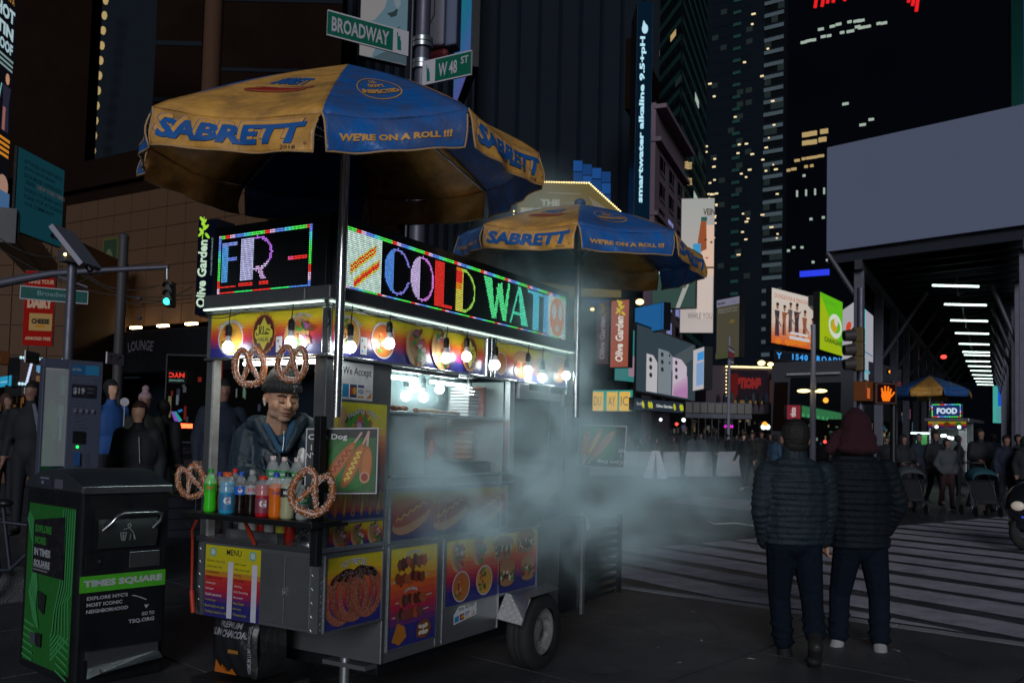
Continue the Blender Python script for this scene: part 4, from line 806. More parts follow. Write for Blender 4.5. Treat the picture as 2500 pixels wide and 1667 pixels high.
Bq[4:25, 3:8] = (.12, .45, 1); Bq[4:6, 3:15] = (.3, .4, 1); Bq[12:14, 8:15] = (.2, .3, 1)
Bq[3:25, 18:28] = (.62, .62, 1)
m = ((xx-30)/12)**2+((yy-11)/9)**2 <= 1; inn = ((xx-30)/10)**2+((yy-11)/7.4)**2 <= 1
Bq[m & ~inn & (xx >= 28)] = (.6, .2, 1); Bq[m & ~inn & (xx >= 28) & (yy > 15)] = (.8, .6, 1)
fillpoly(Bq, [(30, 18), (33, 18), (38, 25), (34, 25)], (.8, .5, .9))
Bq[27:28, 2:15] = RD; Bq[26:28, 17:28] = RD; Bq[26:28, 33:40] = RD; Bq[15:17, 54:68] = RD; Bq[15:17, 54:58] = (1, .1, .3)
for i in range(71):
    Bq[0:2, i] = rainbow(i+4); Bq[30:32, i] = (.05, 1, .2) if (i//14) % 2 else RD
    if i > 55: Bq[30:32, i] = (.1, .3, 1)
for j in range(32): Bq[j, 0:2] = rainbow(j+16); Bq[j, 69:71] = rainbow(j*1+20)
def led(name, C, mapf, par, w, h):
    lit = MB(); off = MB(); nr, nc, _ = C.shape
    for j in range(nr):
        for i in range(nc):
            c = C[j, i]; u = (i+.5)/nc*w; v = h-(j+.5)/nr*h; r = .0036 if c.max() > 0 else .0026
            q = [mapf(u+a*r, v+b*r, .0015) for a, b in ((1, 0), (.5, .87), (-.5, .87), (-1, 0), (-.5, -.87), (.5, -.87))]
            if c.max() > 0: k = rng.uniform(.8, 1.15); lit.add(q, [(0, 1, 2, 3, 4, 5)], 0, tuple(c*k))
            elif (i+j) % 1 == 0: off.add([q[0], q[2], q[3], q[5]], [(0, 1, 2, 3)])
    o = lit.build(name, 'led_dots', par, attr=True); tag(o, kind='stuff')
    tag(off.build('unlit_dots', 'dull_steel', par), kind='stuff')
boxes = [o for o in cart.children if o.name.startswith('led_sign_box')]
led('lit_dots', A, plane((X0, 3.593, 2.342), (0, 1, 0), (0, 0, 1)), boxes[0], 2.564, .344)
led('lit_dots', Bq, plane((-4.042, Y0, 2.339), (1, 0, 0), (0, 0, 1)), boxes[1], .714, .345)
# ------------------------------------------------------------------ food pictures
GREEN = (.06, .25, .03); DKG = (.02, .12, .02); TAN = (.55, .33, .14); BRN = (.2, .06, .02); TOM = (.55, .1, .03); PUR = (.35, .1, .3); CRM = (.7, .62, .5); ONI = (.6, .45, .5)
def plate(p, cx, cyy, r, s=0, side=ORG):
    p.ell(cx, cyy, r, r*.98, (.55, .55, .6), 28); p.ell(cx, cyy, r*.92, r*.9, (.62, .3, .04) if s == 0 else (.5, .15, .03), 26)
    q = random.Random(s+5)
    for i in range(18):
        a = q.uniform(1.2, 5); rr = r*q.uniform(.2, .75); c = q.choice([GREEN, GREEN, DKG, TOM, ONI, BRN]) if s == 0 else q.choice([BRN, BRN, TAN, GREEN, TOM])
        p.ell(cx+rr*math.cos(a), cyy+rr*math.sin(a), r*.17, r*.11, c, 8, .3, q.uniform(0, 3), i)
def gyro(p, cx, cyy, w, h, s=0, rot=0.45):
    q = random.Random(s); ca, sa = math.cos(rot), math.sin(rot)
    def T(a, b): return cx+a*ca-b*sa, cyy+a*sa+b*ca
    p.ell(*T(-w*.1, 0), w*.42, h*.5, TAN, 20, .05, rot, s); p.ell(*T(-w*.06, h*.02), w*.3, h*.42, (.36, .2, .08), 16, .05, rot, s)
    for i in range(34):
        b = q.uniform(-.45, .45)*h; a = q.uniform(-.15, .42)*w*(1-abs(b/h)*.9)
        c = q.choice([GREEN, DKG, GREEN, TOM, (.6, .2, .06), ONI, PUR, CRM if s == 2 else TOM, BRN])
        p.ell(*T(a, b), w*.13, h*.065, c, 7, .35, rot+q.uniform(-.6, .6), i)
def sandwich(p, cx, cyy, w, h, s=0):
    p.ell(cx, cyy+h*.22, w*.5, h*.3, (.42, .2, .08), 18, .03); p.ell(cx, cyy-h*.28, w*.46, h*.2, (.4, .2, .09), 16, .03)
    q = random.Random(s)
    for i in range(26): p.ell(cx+q.uniform(-.42, .42)*w, cyy+q.uniform(-.24, .08)*h, w*.1, h*.07, q.choice([BRN, GREEN, TOM, (.1, .03, .01), CRM]), 7, .35, q.uniform(0, 3), i)
def corndog(p, x0, y0, x1, y1, w, sauce=None, cut=False, stick=None):
    L = math.hypot(x1-x0, y1-y0); a = math.atan2(y1-y0, x1-x0)
    if stick: p.line([(x1, y1), (x1+math.cos(a)*stick, y1+math.sin(a)*stick)], w*.18, (.6, .35, .3))
    p.ell((x0+x1)/2, (y0+y1)/2, L/2+w*.15, w/2, (.42, .13, .03), 24, 0, a)
    p.ell((x0+x1)/2+w*.06, (y0+y1)/2+w*.04, L/2-w*.1, w*.33, (.52, .18, .05), 20, .04, a, 3)
    if sauce:
        pts = []
        for i in range(33):
            t = .12+.76*i/32; o = math.sin(i*1.15)*w*.2; pts.append((x0+(x1-x0)*t-math.sin(a)*o, y0+(y1-y0)*t+math.cos(a)*o))
        p.line(pts, w*.1, sauce)
    if cut: p.ell(x0+math.cos(a)*w*.35, y0+math.sin(a)*w*.35, w*.4, w*.44, (.55, .3, .18), 20); p.ell(x0+math.cos(a)*w*.35, y0+math.sin(a)*w*.35, w*.26, w*.3, (.32, .04, .03), 18)
def pretz(p, cx, cyy, w, col=(.25, .05, .02), th=None, s=0):
    th = th or w*.15; pts = []
    for i in range(61):
        t = -1+2*i/60; a = t*math.pi*1.28
        pts.append((cx+w*.5*math.sin(a)*(1-.25*abs(t)**3), cyy-w*.12+w*.55*math.cos(a)*(1 if abs(t) < .8 else 1)*1.0*(-1)))
    p.line(pts, th, col); q = random.Random(s)
    v = []
    for i in range(260):
        x, y = pts[q.randrange(61)]; a, b = x+q.uniform(-.45, .45)*th, y+q.uniform(-.45, .45)*th; e = w*.014; v += [(a, b), (a+e, b), (a+e, b+e), (a, b+e)]
    p._add(v, [(4*i, 4*i+1, 4*i+2, 4*i+3) for i in range(260)], (.62, .45, .42))
def kebab(p, cx, cyy, w, h, s=0, c=BRN):
    q = random.Random(s); p.line([(cx-w*.6, cyy-h*.1), (cx+w*.65, cyy+h*.1)], h*.1, (.55, .4, .3))
    for i in range(9): p.ell(cx-w*.42+i*w*.1, cyy+q.uniform(-.1, .15)*h, w*.085, h*.42, q.choice([c, (.4, .09, .03), (.25, .04, .02), (.1, .02, .01)]), 9, .25, .3, i)
def badge(p, cx, cyy, r):
    p.poly([(cx+r*(1.0 if i % 2 else 1.12)*math.cos(i*math.pi/20), cyy+r*1.25*(1.0 if i % 2 else 1.1)*math.sin(i*math.pi/20)) for i in range(40)], (.5, .2, .02))
    p.ell(cx, cyy, r*.95, r*1.2, (.1, .015, .012), 28)
    for k in (0, 1):
        p.poly([(cx+r*.82*math.cos(a+k*math.pi/4), cyy+r*.82*math.sin(a+k*math.pi/4)) for a in (0, math.pi/2, math.pi, 3*math.pi/2)], (.55, .5, .05))
    p.poly([(cx+dx*r, cyy+dy*r) for dx, dy in ((0, 1.08), (.35, .5), (.78, .2), (.78, -.2), (.35, -.55), (0, -1.08), (-.35, -.55), (-.78, -.2), (-.78, .2), (-.35, .5))], (.6, .55, .06))
    d = (.02, .02, .01); w = r*.09
    p.line([(cx+r*.55, cyy+r*.2), (cx+r*.3, cyy+r*.3), (cx+r*.1, cyy+r*.1), (cx+r*.5, cyy-r*.02), (cx+r*.15, cyy)], w, d)
    p.line([(cx+r*.15, cyy), (cx-r*.05, cyy), (cx-r*.05, cyy+r*.5)], w, d); p.line([(cx-r*.05, cyy), (cx-r*.3, cyy+r*.02), (cx-r*.22, cyy+r*.5)], w, d)
    p.line([(cx-r*.38, cyy+r*.5), (cx-r*.4, cyy), (cx-r*.6, cyy-r*.1), (cx-r*.68, cyy+r*.1)], w, d)
    p.text('HALAL', cx, cyy-r*.5, r*.28, d, w=r*1.0, bold=.01)
def cards(p, x0, y0, w, h):
    q = w/4.2
    p.rect(x0, y0, x0+q*.9, y0+h, (.02, .25, .5)); p.rect(x0+q*1.05, y0, x0+q*2, y0+h, (.03, .04, .12))
    p.ell(x0+q*1.35, y0+h*.5, q*.28, h*.3, (.6, .05, .02)); p.ell(x0+q*1.7, y0+h*.5, q*.28, h*.3, (.65, .35, .03))
    p.rect(x0+q*2.15, y0, x0+q*3.05, y0+h, (.7, .7, .72)); p.rect(x0+q*2.15, y0+h*.8, x0+q*3.05, y0+h, (.03, .05, .2)); p.rect(x0+q*2.15, y0, x0+q*3.05, y0+h*.16, (.65, .35, .05))
    p.text('VISA', x0+q*2.6, y0+h*.33, h*.34, (.02, .04, .2), w=q*.8, bold=.02, shear=.2)
    p.rect(x0+q*3.2, y0, x0+q*4.15, y0+h, (.68, .66, .68)); p.poly([(x0+q*3.4, y0), (x0+q*4.15, y0), (x0+q*4.15, y0+h*.5)], (.6, .22, .05)); p.text('DISCOVER', x0+q*3.67, y0+h*.5, h*.16, BLK, w=q*.8)
WT = (.72, .72, .74)
def white_text(p, t, cx, cyy, h, w, arc=0): p.text(t, cx, cyy, h, BLK, w=w, bold=.05, arc=arc); p.text(t, cx, cyy, h, WT, w=w, bold=.02, arc=arc)
# front face band
p = Print(plane((X1+.03, Y0-.001, 1.99), (1, 0, 0), (0, 0, 1))); W_, H_ = .86, .24
p.grad(0, 0, W_, H_, POSTER); plate(p, .16, .105, .1); white_text(p, 'CHICKEN OVER RICE', .16, .19, .018, .2, arc=.13)
badge(p, .42, .12, .085)
gyro(p, .68, .1, .2, .21, 1, -.5); white_text(p, 'CHICKEN GYRO', .7, .205, .016, .14, arc=.12)
p.rect(.52, .015, .565, .1, WT); p.rect(.53, .07, .54, .082, BLK); p.ell(.55, .045, .007, .007, TOM)
p.done('food_poster', cart)
# side band, first length
p = Print(plane((X0+.001, Y0+.03, 1.99), (0, 1, 0), (0, 0, 1))); W_ = 1.48
p.grad(0, 0, W_, H_, POSTER); plate(p, .12, .115, .105, 0); white_text(p, 'CHICKEN OVER RICE', .13, .2, .018, .2, arc=.14)
p.rect(.225, .02, .28, .115, WT); p.rect(.236, .09, .246, .1, BLK); p.ell(.262, .062, .008, .008, TOM); p.rect(.236, .03, .248, .045, SKY)
plate(p, .42, .115, .105, 1); white_text(p, 'LAMB OVER RICE', .42, .2, .018, .18, arc=.14)
gyro(p, .73, .11, .2, .23, 1, .35); gyro(p, .98, .115, .2, .23, 2, .35); badge(p, 1.29, .125, .085)
p.done('food_poster', cart)
p = Print(plane((X0+.001, 5.11, 1.99), (0, 1, 0), (0, 0, 1))); p.grad(0, 0, 1.06, H_, POSTER)
plate(p, .1, .1, .08, 1); sandwich(p, .4, .11, .28, .2, 3); sandwich(p, .68, .1, .2, .17, 4); sandwich(p, .93, .12, .2, .2, 5)
for a in (.1, .4, .68, .93): p.text('HOT', a, .21, .012, WT, w=.08)
p.done('food_poster', cart)
# side wall: card sign, falafel poster, corn dog strip, small gyros
p = Print(plane((X0+.001, 3.60, 1.76), (0, 1, 0), (0, 0, 1))); p.rect(0, 0, .26, .2, WT); p.text('We Accept', .128, .12, .055, BLK, w=.235, bold=.012); cards(p, .012, .012, .24, .07)
p.done('card_sign', cart, label='white We Accept sign with card logos')
p = Print(plane((X0+.001, 3.56, 1.26), (0, 1, 0), (0, 0, 1))); p.grad(0, 0, .43, .485, [(0, (.5, .02, .06)), (.4, (.6, .06, .03)), (.6, (.65, .2, .02)), (.75, (.62, .5, .03)), (1, (.6, .58, .03))])
p.ell(.1, .28, .06, .19, TAN, 18, .05, .25); q = random.Random(4)
for i in range(60):
    c = q.choice([GREEN, DKG, GREEN, (.08, .35, .04), TOM, (.6, .2, .12)]); b = q.uniform(.05, .42); p.ell(.2+q.gauss(0, .045)+(.42-b)*.12, b, .035, .02, c, 8, .4, q.uniform(0, 3), i)
p.ell(.19, .36, .035, .03, PUR, 14); p.ell(.19, .36, .022, .018, ONI, 12); p.ell(.33, .2, .05, .08, (.4, .13, .04), 16, .1); p.ell(.27, .17, .03, .04, (.45, .15, .05), 12, .1)
white_text(p, 'FALAFEL GYRO', .22, .43, .025, .24, arc=.2); p.rect(.04, .14, .12, .2, WT)
p.done('food_poster', cart)
p = Print(plane((X0+.001, 3.545, 1.12), (0, 1, 0), (0, 0, 1))); p.grad(0, 0, .44, .135, [(0, BLU), (.3, BLU), (.32, (.5, .02, .04)), (.7, (.55, .2, .02)), (1, (.5, .4, .02))])
for i in range(6): corndog(p, .04+i*.07, .02, .055+i*.07, .16, .04, YL if i % 2 else None, i % 3 == 2)
p.done('food_poster', cart); bx('poster_ledge', (X0+.0015, 3.545, 1.105), (X0+.012, 3.985, 1.117), 'bright_steel', 0)
p = Print(plane((X0+.001, 3.545, .965), (0, 1, 0), (0, 0, 1))); p.grad(0, 0, .44, .135, POSTER)
for i in range(3): gyro(p, .09+i*.135, .068, .11, .13, i, .35)
p.done('food_poster', cart)
# lower posters
def framed(name, y0, z0, w, h, fn, stops=POSTER, m='print'):
    mb = MB(); t = .012
    for a, b in (((y0-t, z0-t), (y0+w+t, z0)), ((y0-t, z0+h), (y0+w+t, z0+h+t)), ((y0-t, z0), (y0, z0+h)), ((y0+w, z0), (y0+w+t, z0+h))):
        mb.box((X0+.0012, a[0], a[1]), (X0+.007, b[0], b[1]))
    fr = P('poster_frame', mb, 'steel')
    p = Print(plane((X0+.0012, y0, z0), (0, 1, 0), (0, 0, 1))); p.grad(0, 0, w, h, stops); fn(p); o = p.done(name, cart, m); return o
def f1(p):
    for i, a in enumerate((.115, .165, .22, .28, .335)): pretz(p, a, .175+.015*(i % 2)+(a-.12)*.08, .215, [(.36, .1, .05), (.28, .07, .035)][i % 2], .04, i)
    white_text(p, 'HOT PRETZEL', .22, .325, .032, .2, arc=.3)
framed('pretzel_poster', 3.535, .555, .455, .375, f1)
def f2(p):
    kebab(p, .22, .47, .3, .09, 1); kebab(p, .2, .38, .3, .08, 2); kebab(p, .23, .26, .28, .08, 3, (.12, .05, .06)); kebab(p, .2, .18, .28, .08, 4, (.14, .06, .07))
    p.poly([(.03, .04), (.1, .01), (.17, .05), (.15, .11), (.08, .14)], (.5, .17, .02)); p.ell(.33, .07, .07, .06, BRN, 10, .3)
    for i in range(6): p.ell(.3+i % 3*.03, .05+i//3*.035, .018, .014, CRM, 8, .3, 0, i)
    white_text(p, 'CHICKEN KEBAB', .22, .53, .018, .15, arc=.15); white_text(p, 'LAMB KEBAB', .2, .315, .016, .12, arc=.15)
framed('kebab_poster', 4.06, .365, .46, .565, f2)
def f3(p):
    gyro(p, .14, .3, .16, .2, 6, .15); gyro(p, .38, .32, .16, .2, 7, .15); sandwich(p, .68, .3, .25, .17, 8); sandwich(p, .98, .33, .25, .17, 9)
    plate(p, .16, .11, .1, 1); plate(p, .43, .12, .1, 0); sandwich(p, .72, .13, .2, .18, 10); sandwich(p, 1.0, .14, .2, .18, 11)
framed('sandwich_poster', 4.615, .525, 1.155, .405, f3)
def f4(p):
    for a, r in ((.2, .3), (.6, .3), (1.05, .32)):
        p.ell(a, .12, .19, .075, (.5, .26, .13), 20, .02, r); p.ell(a+.01, .15, .2, .05, (.36, .06, .03), 20, .02, r); p.line([(a-.15+i*.018, .11+i*.0065+.012*math.sin(i*1.9)) for i in range(17)], .01, (.6, .45, .03))
framed('sausage_poster', 4.055, .975, 1.27, .275, f4, [(0, (.03, .04, .16)), (.3, (.12, .04, .12)), (.5, (.4, .05, .06)), (.8, (.45, .2, .05)), (1, (.5, .42, .08))])
p = Print(plane((X0+.001, 4.72, .40), (0, 1, .12), (0, -.05, 1))); p.poly([(0, 0), (.26, 0), (.265, .1), (.06, .105), (0, .06)], WT); p.text('We Accept', .15, .058, .034, BLK, w=.19, bold=.012); cards(p, .01, .008, .23, .038)
p.done('peeling_sticker', cart)
p = Print(plane((X0-.007, 5.43, 1.02), (0, 1, 0), (0, 0, 1))); p.grad(0, 0, .7, .3, [(0, BLU), (.5, (.2, .03, .04)), (1, (.1, .06, .03))]); plate(p, .15, .14, .11, 1); sandwich(p, .5, .14, .2, .17, 12)
p.done('food_poster', cart)
# front face: menu, doors, checker corners
p = Print(plane((-4.045, Y0-.001, .55), (1, 0, 0), (0, 0, 1))); W_, H_ = .43, .392
p.grad(0, 0, W_, H_, [(0, (.02, .02, .14)), (.22, (.02, .02, .16)), (.36, (.38, .01, .03)), (.55, (.5, .03, .02)), (.68, (.55, .45, .01)), (1, (.55, .5, .01))])
p.text('MENU', .225, .345, .032, BLK, w=.115, bold=.015)
for a in (.06, .37): p.ell(a, .355, .026, .026, (.1, .4, .35), 16, .12); p.ell(a, .355, .018, .018, (.5, .55, .5), 12)
L1 = ['Chicken over rice', 'Lamb over rice', 'Combination', 'Falafel over rice', 'Chicken gyro', 'Lamb gyro', 'Falafel sandwich', 'Cheeseburger', 'Beef kebab on stick', 'Chicken kebab on stick']
L2 = ['Italian sausage', 'Philly cheese steak', 'Hot dog', 'Hot sausage', 'Chili Dog', 'Chili Cheese Dog', 'Hot pretzel', 'Hot Knish', 'Beef patty', 'Cheesesteak']
for i in range(10):
    c = BLK if i < 4 else (WT if i < 7 else (.45, .4, .02))
    p.text(L1[i], .012, .3-i*.031, .014, c, align='l'); p.text(L2[i], .235, .295-i*.03, .014, c, align='l')
p.rect(.185, .005, .225, .31, (.6, .58, .68)); p.rect(.37, .005, .41, .31, (.6, .58, .68))
p.done('menu_board', cart)
bx('cupboard_door', (-3.6, Y0-.008, .57), (-3.43, Y0-.0005, .93), 'dull_steel'); bx('cupboard_door', (-3.425, Y0-.008, .57), (-3.25, Y0-.0005, .93), 'dull_steel')
P('door_latch', MB().box((-3.46, Y0-.022, .735), (-3.41, Y0-.009, .75)).box((-3.43, Y0-.03, .725), (-3.418, Y0-.009, .765)), 'steel', bevel=.002)
def tread(name, O, U, V, w, h, par=None, s=.035, m='steel'):
    f = plane(O, U, V); mb = MB(); mb.add([f(0, 0, 0), f(w, 0, 0), f(w, h, 0), f(0, h, 0)], [(0, 1, 2, 3)])
    for j in range(int(h/s)):
        for i in range(max(1, int(w/s))):
            a = math.pi/4 if (i+j) % 2 else -math.pi/4; cx = (i+.5)*s if w > s*1.5 else w/2; cyy = (j+.5)*s; l, t = s*.42, s*.11
            q = [(l, 0), (0, t), (-l, 0), (0, -t)]; q = [(cx+x*math.cos(a)-y*math.sin(a), cyy+x*math.sin(a)+y*math.cos(a)) for x, y in q]
            e_ = .008 if m == 'tread_steel' else .0035
            mb.add([f(x, y, 0) for x, y in q]+[f(cx, cyy, e_)], [(0, 1, 4), (1, 2, 4), (2, 3, 4), (3, 0, 4)])
    return mb.build(name, m, par or cart)
tread('tread_plate', (X0-.065, Y0-.004, .55), (1, 0, 0), (0, 0, 1), .066, .4); tread('tread_plate', (X0+.001, Y0-.004, .55), (0, 1, 0), (0, 0, 1), .04, .4)
tread('tread_plate', (X1, Y0-.004, .55), (1, 0, 0), (0, 0, 1), .055, .4)
# wheel, fender
FX = -2.93
sh = Vector((0, 0, 0)); fa, fb, fc_, fd = [tuple(atX(x, y, X)) for x, y, X in ((1237, 1449, X0+.006), (1291, 1459, FX), (1275, 1528, FX), (1213, 1511, X0+.006))]
mb = MB(); mb.add([fa, fb, fc_, fd], [(0, 3, 2, 1)]); mb.add([fa, fb, tuple(atX(1363, 1437, FX)), (X0+.006, fa[1]+.62, fa[2])], [(0, 1, 2, 3)]); P('fender', mb, 'steel', solid=.006)
FN = (Vector(fa)-Vector(fd)).cross(Vector(fc_)-Vector(fd)).normalized(); FN = -FN if FN.y > 0 else FN
tread('fender_tread', Vector(fd)+FN*.012, Vector(fc_)-Vector(fd)+Vector((0, 0, 0)), Vector(fa)-Vector(fd), 1, 1, s=.142, m='tread_steel')
Cw = Vector((-3.05, 5.50, .26))
def wheel(Cw, r, w, nm='wheel', par=None):
    T = Matrix.Rotation(math.pi/2, 4, 'Y'); g = MB()
    g.lathe([(r*.62, -w/2), (r*.88, -w/2), (r*.97, -w*.4), (r, -w*.3), (r, -w*.12), (r*.985, -w*.1), (r, -w*.08), (r, w*.08), (r*.985, w*.1), (r, w*.12), (r, w*.3), (r*.97, w*.4), (r*.88, w/2), (r*.62, w/2)], 40, Cw, T=T)
    ty = g.build(nm, 'rubber', par)
    h = MB().lathe([(r*.63, w*.36), (r*.6, w*.4), (r*.56, w*.38), (r*.5, w*.12), (r*.3, w*.1), (r*.24, w*.22), (.001, w*.24)], 32, Cw, T=T)
    for i in range(5): a = i*1.2566; h.cyl(Cw+Vector((w*.12, r*.36*math.cos(a), r*.36*math.sin(a))), Cw+Vector((w*.2, r*.36*math.cos(a), r*.36*math.sin(a))), .008, n=8)
    h.build('rim', 'rim_paint' if 'rim_paint' in MATS else mat('rim_paint', (.3, .29, .28), .45, .3, noise=.8, nscale=18, col2=(.06, .05, .045)), ty); return ty
wheel(Cw, .26, .18, 'wheel', cart); wheel(Vector((-4.2, 5.36, .272)), .272, .15, 'wheel', cart)
P('jack_stand', MB().cyl((-3.5, 4.06, .07), (-3.5, 4.06, .29), .03).box((-3.62, 4.0, .245), (-3.3, 4.12, .27)).cyl((-3.42, 4.06, .06), (-3.56, 4.06, .06), .055, n=20), 'steel')
P('tow_leg', MB().tube([(-4.0, 3.9, .6), (-4.28, 3.82, .02)], .012).tube([(-4.22, 3.84, .3), (-3.9, 3.95, .42)], .009), 'black_metal')
# rear: black cage boxes and knotted rag
bx('storage_cage', (X0-.35, 6.14, .25), (X0-.004, 6.57, .97), 'black_paint', .006)
mb = MB()
for i in range(9): mb.box((X0-.2, 6.64, .33+i*.068), (X0-.02, 7.28, .365+i*.068))
mb.box((X0-.03, 6.6, .27), (X0, 6.64, .95)); mb.box((X0-.03, 7.28, .27), (X0, 7.32, .95)); mb.box((X0-.2, 6.64, .27), (X0-.04, 7.28, .3)); P('crate_rack', mb, 'black_metal')
bx('cage_post', (X0-.003, 6.50, .20), (X0+.02, 6.55, .98), 'dull_steel')
P('knotted_rag', MB().ball((X0+.02, 6.46, 1.0), .022).tube([(X0+.02, 6.47, 1.0), (X0+.03, 6.53, .98), (X0+.03, 6.57, .9), (X0+.03, 6.56, .86)], [.012, .018, .018, .008]), 'paper_white')
P('hinge_bracket', MB().box((X0, 5.42, 1.86), (X0+.03, 5.56, 1.97)).box((X0, 5.56, 1.87), (X0+.012, 6.1, 1.93)).box((X0, 6.1, 1.84), (X0+.03, 6.22, 1.93)), 'steel', bevel=.003)
# counter: sauce bottles, tray, tongs board
bx('counter_top', (X1+.05, Y0+.065, .956), (X0-.09, 3.99, .968), 'inner_steel', 0)
bx('back_tray', (-4.02, 3.60, .97), (-3.62, 3.66, 1.02), 'steel', .002)
def bottle2(name, ctr, r, h, cap, body, lab):
    m = MB().lathe([(.001, 0), (r, 0), (r, h*.62), (r*.9, h*.68), (r*.98, h*.7), (r*.9, h*.8), (r*.3, h*.82), (r*.18, h), (.001, h)], 14, ctr, seg=[0, 0, 0, 1, 1, 1, 1, 1])
    o = m.build(name, [mat('b', body, .4), mat('c', cap, .4)], loc=ctr); tag(o, lab, 'sauce bottle', 'sauce bottles on the counter'); return o
for i, (a, b, c) in enumerate([(-3.985, RED, WHT), (-3.92, WHT, WHT), (-3.84, RED, RED), (-3.78, WHT, WHT), (-3.69, YL, YL), (-3.62, RED, RED)]):
    bottle2('sauce_bottle', (a, 3.70, .97), .03, .15, b, c, ['red squeeze bottle half hidden at the left end of the counter', 'white squeeze bottle with a long spout on the counter', 'red squeeze bottle standing between two white ones', 'white squeeze bottle without a spout beside the red one', 'yellow mustard bottle on the counter under the drinks', 'red bottle right of the yellow one on the counter'][i])
o = tag(MB().box((-3.62, 3.56, .975), (-3.36, 3.8, .982), T=Matrix.Rotation(.0, 4, 'Z')).build('cutting_board', 'black_plastic', loc=(-3.5, 3.7, .975), bevel=.003), 'black board lying on the steel counter', 'board')
o = tag(MB().cyl((-3.4, 3.66, .9832), (-3.4, 3.66, .99), .12, n=28).cyl((-3.4, 3.66, .9905), (-3.4, 3.66, 1.0), .1, .11, n=28).build('serving_dish', 'bright_steel', loc=(-3.4, 3.66, .983)), 'round steel lid on the counter below the drinks shelf', 'lid')
o = tag(MB().tube([(-3.46, 3.6, 1.01), (-3.4, 3.58, 1.05), (-3.32, 3.57, 1.02)], [.018, .022, .012]).build('napkin_dispenser', 'bright_steel', loc=(-3.4, 3.58, 1.0)), 'curved steel dispenser leaning on the board', 'dispenser')
# red bungee straps
for pts in ([atY(480, 1270, 3.3), atY(470, 1320, 3.42), atY(468, 1440, 3.42)], ):
    o = tag(MB().tube([pts[0], (pts[0]+pts[1])/2+Vector((-.02, 0, 0)), pts[1], pts[2]], .007).tube([pts[2], pts[2]-Vector((-.02, 0, .12))], .013).build('bungee_strap', mat('strap_red', (.5, .04, .015), .5), loc=pts[0]), 'red strap hanging down the left edge of the cart', 'strap')
o = tag(MB().tube([atY(596, 1268, 3.35), atY(612, 1305, 3.42), atY(622, 1328, 3.455)], [.008, .013, .009]).build('red_strap', 'strap_red' if 'strap_red' in MATS else 'print', loc=atY(622, 1328, 3.455)), 'short red strap holding the drinks shelf to the counter', 'strap')
# ------------------------------------------------------------------ inside the cart
bx('grill_cabinet', (-3.62, 4.05, .99+.345), (-3.24, 4.42, 1.70), 'inner_steel', .003)
bx('cooking_shelf', (-3.66, 4.04, 1.702), (-3.215, 5.335, 1.717), 'bright_steel', .002)
bx('partition', (-3.71, 5.33, 1.335), (-3.24, 5.338, 1.97), 'inner_steel', 0)
bx('griddle', (-3.7, 4.44, 1.335), (-3.25, 5.2, 1.42), 'black_metal', .003)
bx('splash_guard', (-3.74, 4.05, 1.34), (-3.72, 5.34, 1.70), 'inner_steel', 0)
P('grill_flame', MB().box((-3.69, 4.44, 1.585), (-3.5, 4.62, 1.61)).box((-3.69, 4.46, 1.54), (-3.56, 4.56, 1.55)), emis('fire', (1, .16, .02), 5), bevel=.008)
mb = MB(); q = random.Random(3)
for i in range(20): mb.ball((-3.42+q.uniform(-.12, .12), 4.08+i*.02, 1.735+q.uniform(0, .012)), .018, n=8, sc=(1.2, 1, .8))
tag(mb.build('kebab_meat', 'meat', loc=(-3.42, 4.1, 1.72)), 'row of grilled meat pieces on the cooking shelf', 'grilled meat', kind='stuff')
for k, (y, r) in enumerate(((4.62, .018), (4.72, .02), (4.84, .016), (4.93, .018))):
    c = Vector((-3.4, y, 1.735))
    o = MB().tube([c+Vector((0, -.09, 0)), c, c+Vector((0, .09, .002))], [r*.6, r, r*.6], 10).build('flat_bread' if k < 2 else 'sausage', 'bread' if k < 2 else 'meat', loc=c)
    tag(o, ['pale bread roll lying left on the cooking shelf', 'pale bread roll lying next to the sausages', 'left one of the two brown sausages on the shelf', 'right one of the two brown sausages on the shelf'][k], 'food', 'food on the cooking shelf')
t = empty('foam_boxes', (-3.45, 5.18, 1.72), 'leaning stack of white foam boxes at the end of the cooking shelf', 'box stack')
for i in range(9): MB().box((-3.52, 5.07+i*.002, 1.722+i*.022), (-3.36, 5.2+i*.002, 1.722+i*.022+.018)).build('box', 'paper_white', t, bevel=.003)
tag(MB().cyl((-3.38, 5.25, 1.72), (-3.38, 5.25, 1.93), .036, .04, n=18).build('paper_cups', mat('cup', (.45, .06, .04), .5, noise=.6, nscale=14, col2=(.6, .55, .5)), loc=(-3.38, 5.25, 1.72)), 'tall stack of red and white paper cups by the window post', 'cups')
t = empty('bun_stack', (-3.4, 5.08, 1.42), 'wrapped stack of buns on the griddle', 'bread stack')
for i in range(6): MB().ball((-3.4+q.uniform(-.01, .01), 5.08+q.uniform(-.012, .012), 1.445+i*.034), .07, n=16, sc=(1, 1, .3)).build('bun', 'bread', t)
o = tag(MB().tube([(-3.35, 4.66, 1.55), (-3.35, 4.65, 1.48), (-3.35, 4.64, 1.43)], [.012, .018, .012]).tube([(-3.35, 4.66, 1.56), (-3.36, 4.74, 1.5)], .003).build('red_tongs', 'strap_red', loc=(-3.35, 4.65, 1.43)), 'red handled tongs standing in front of the flame', 'tongs')
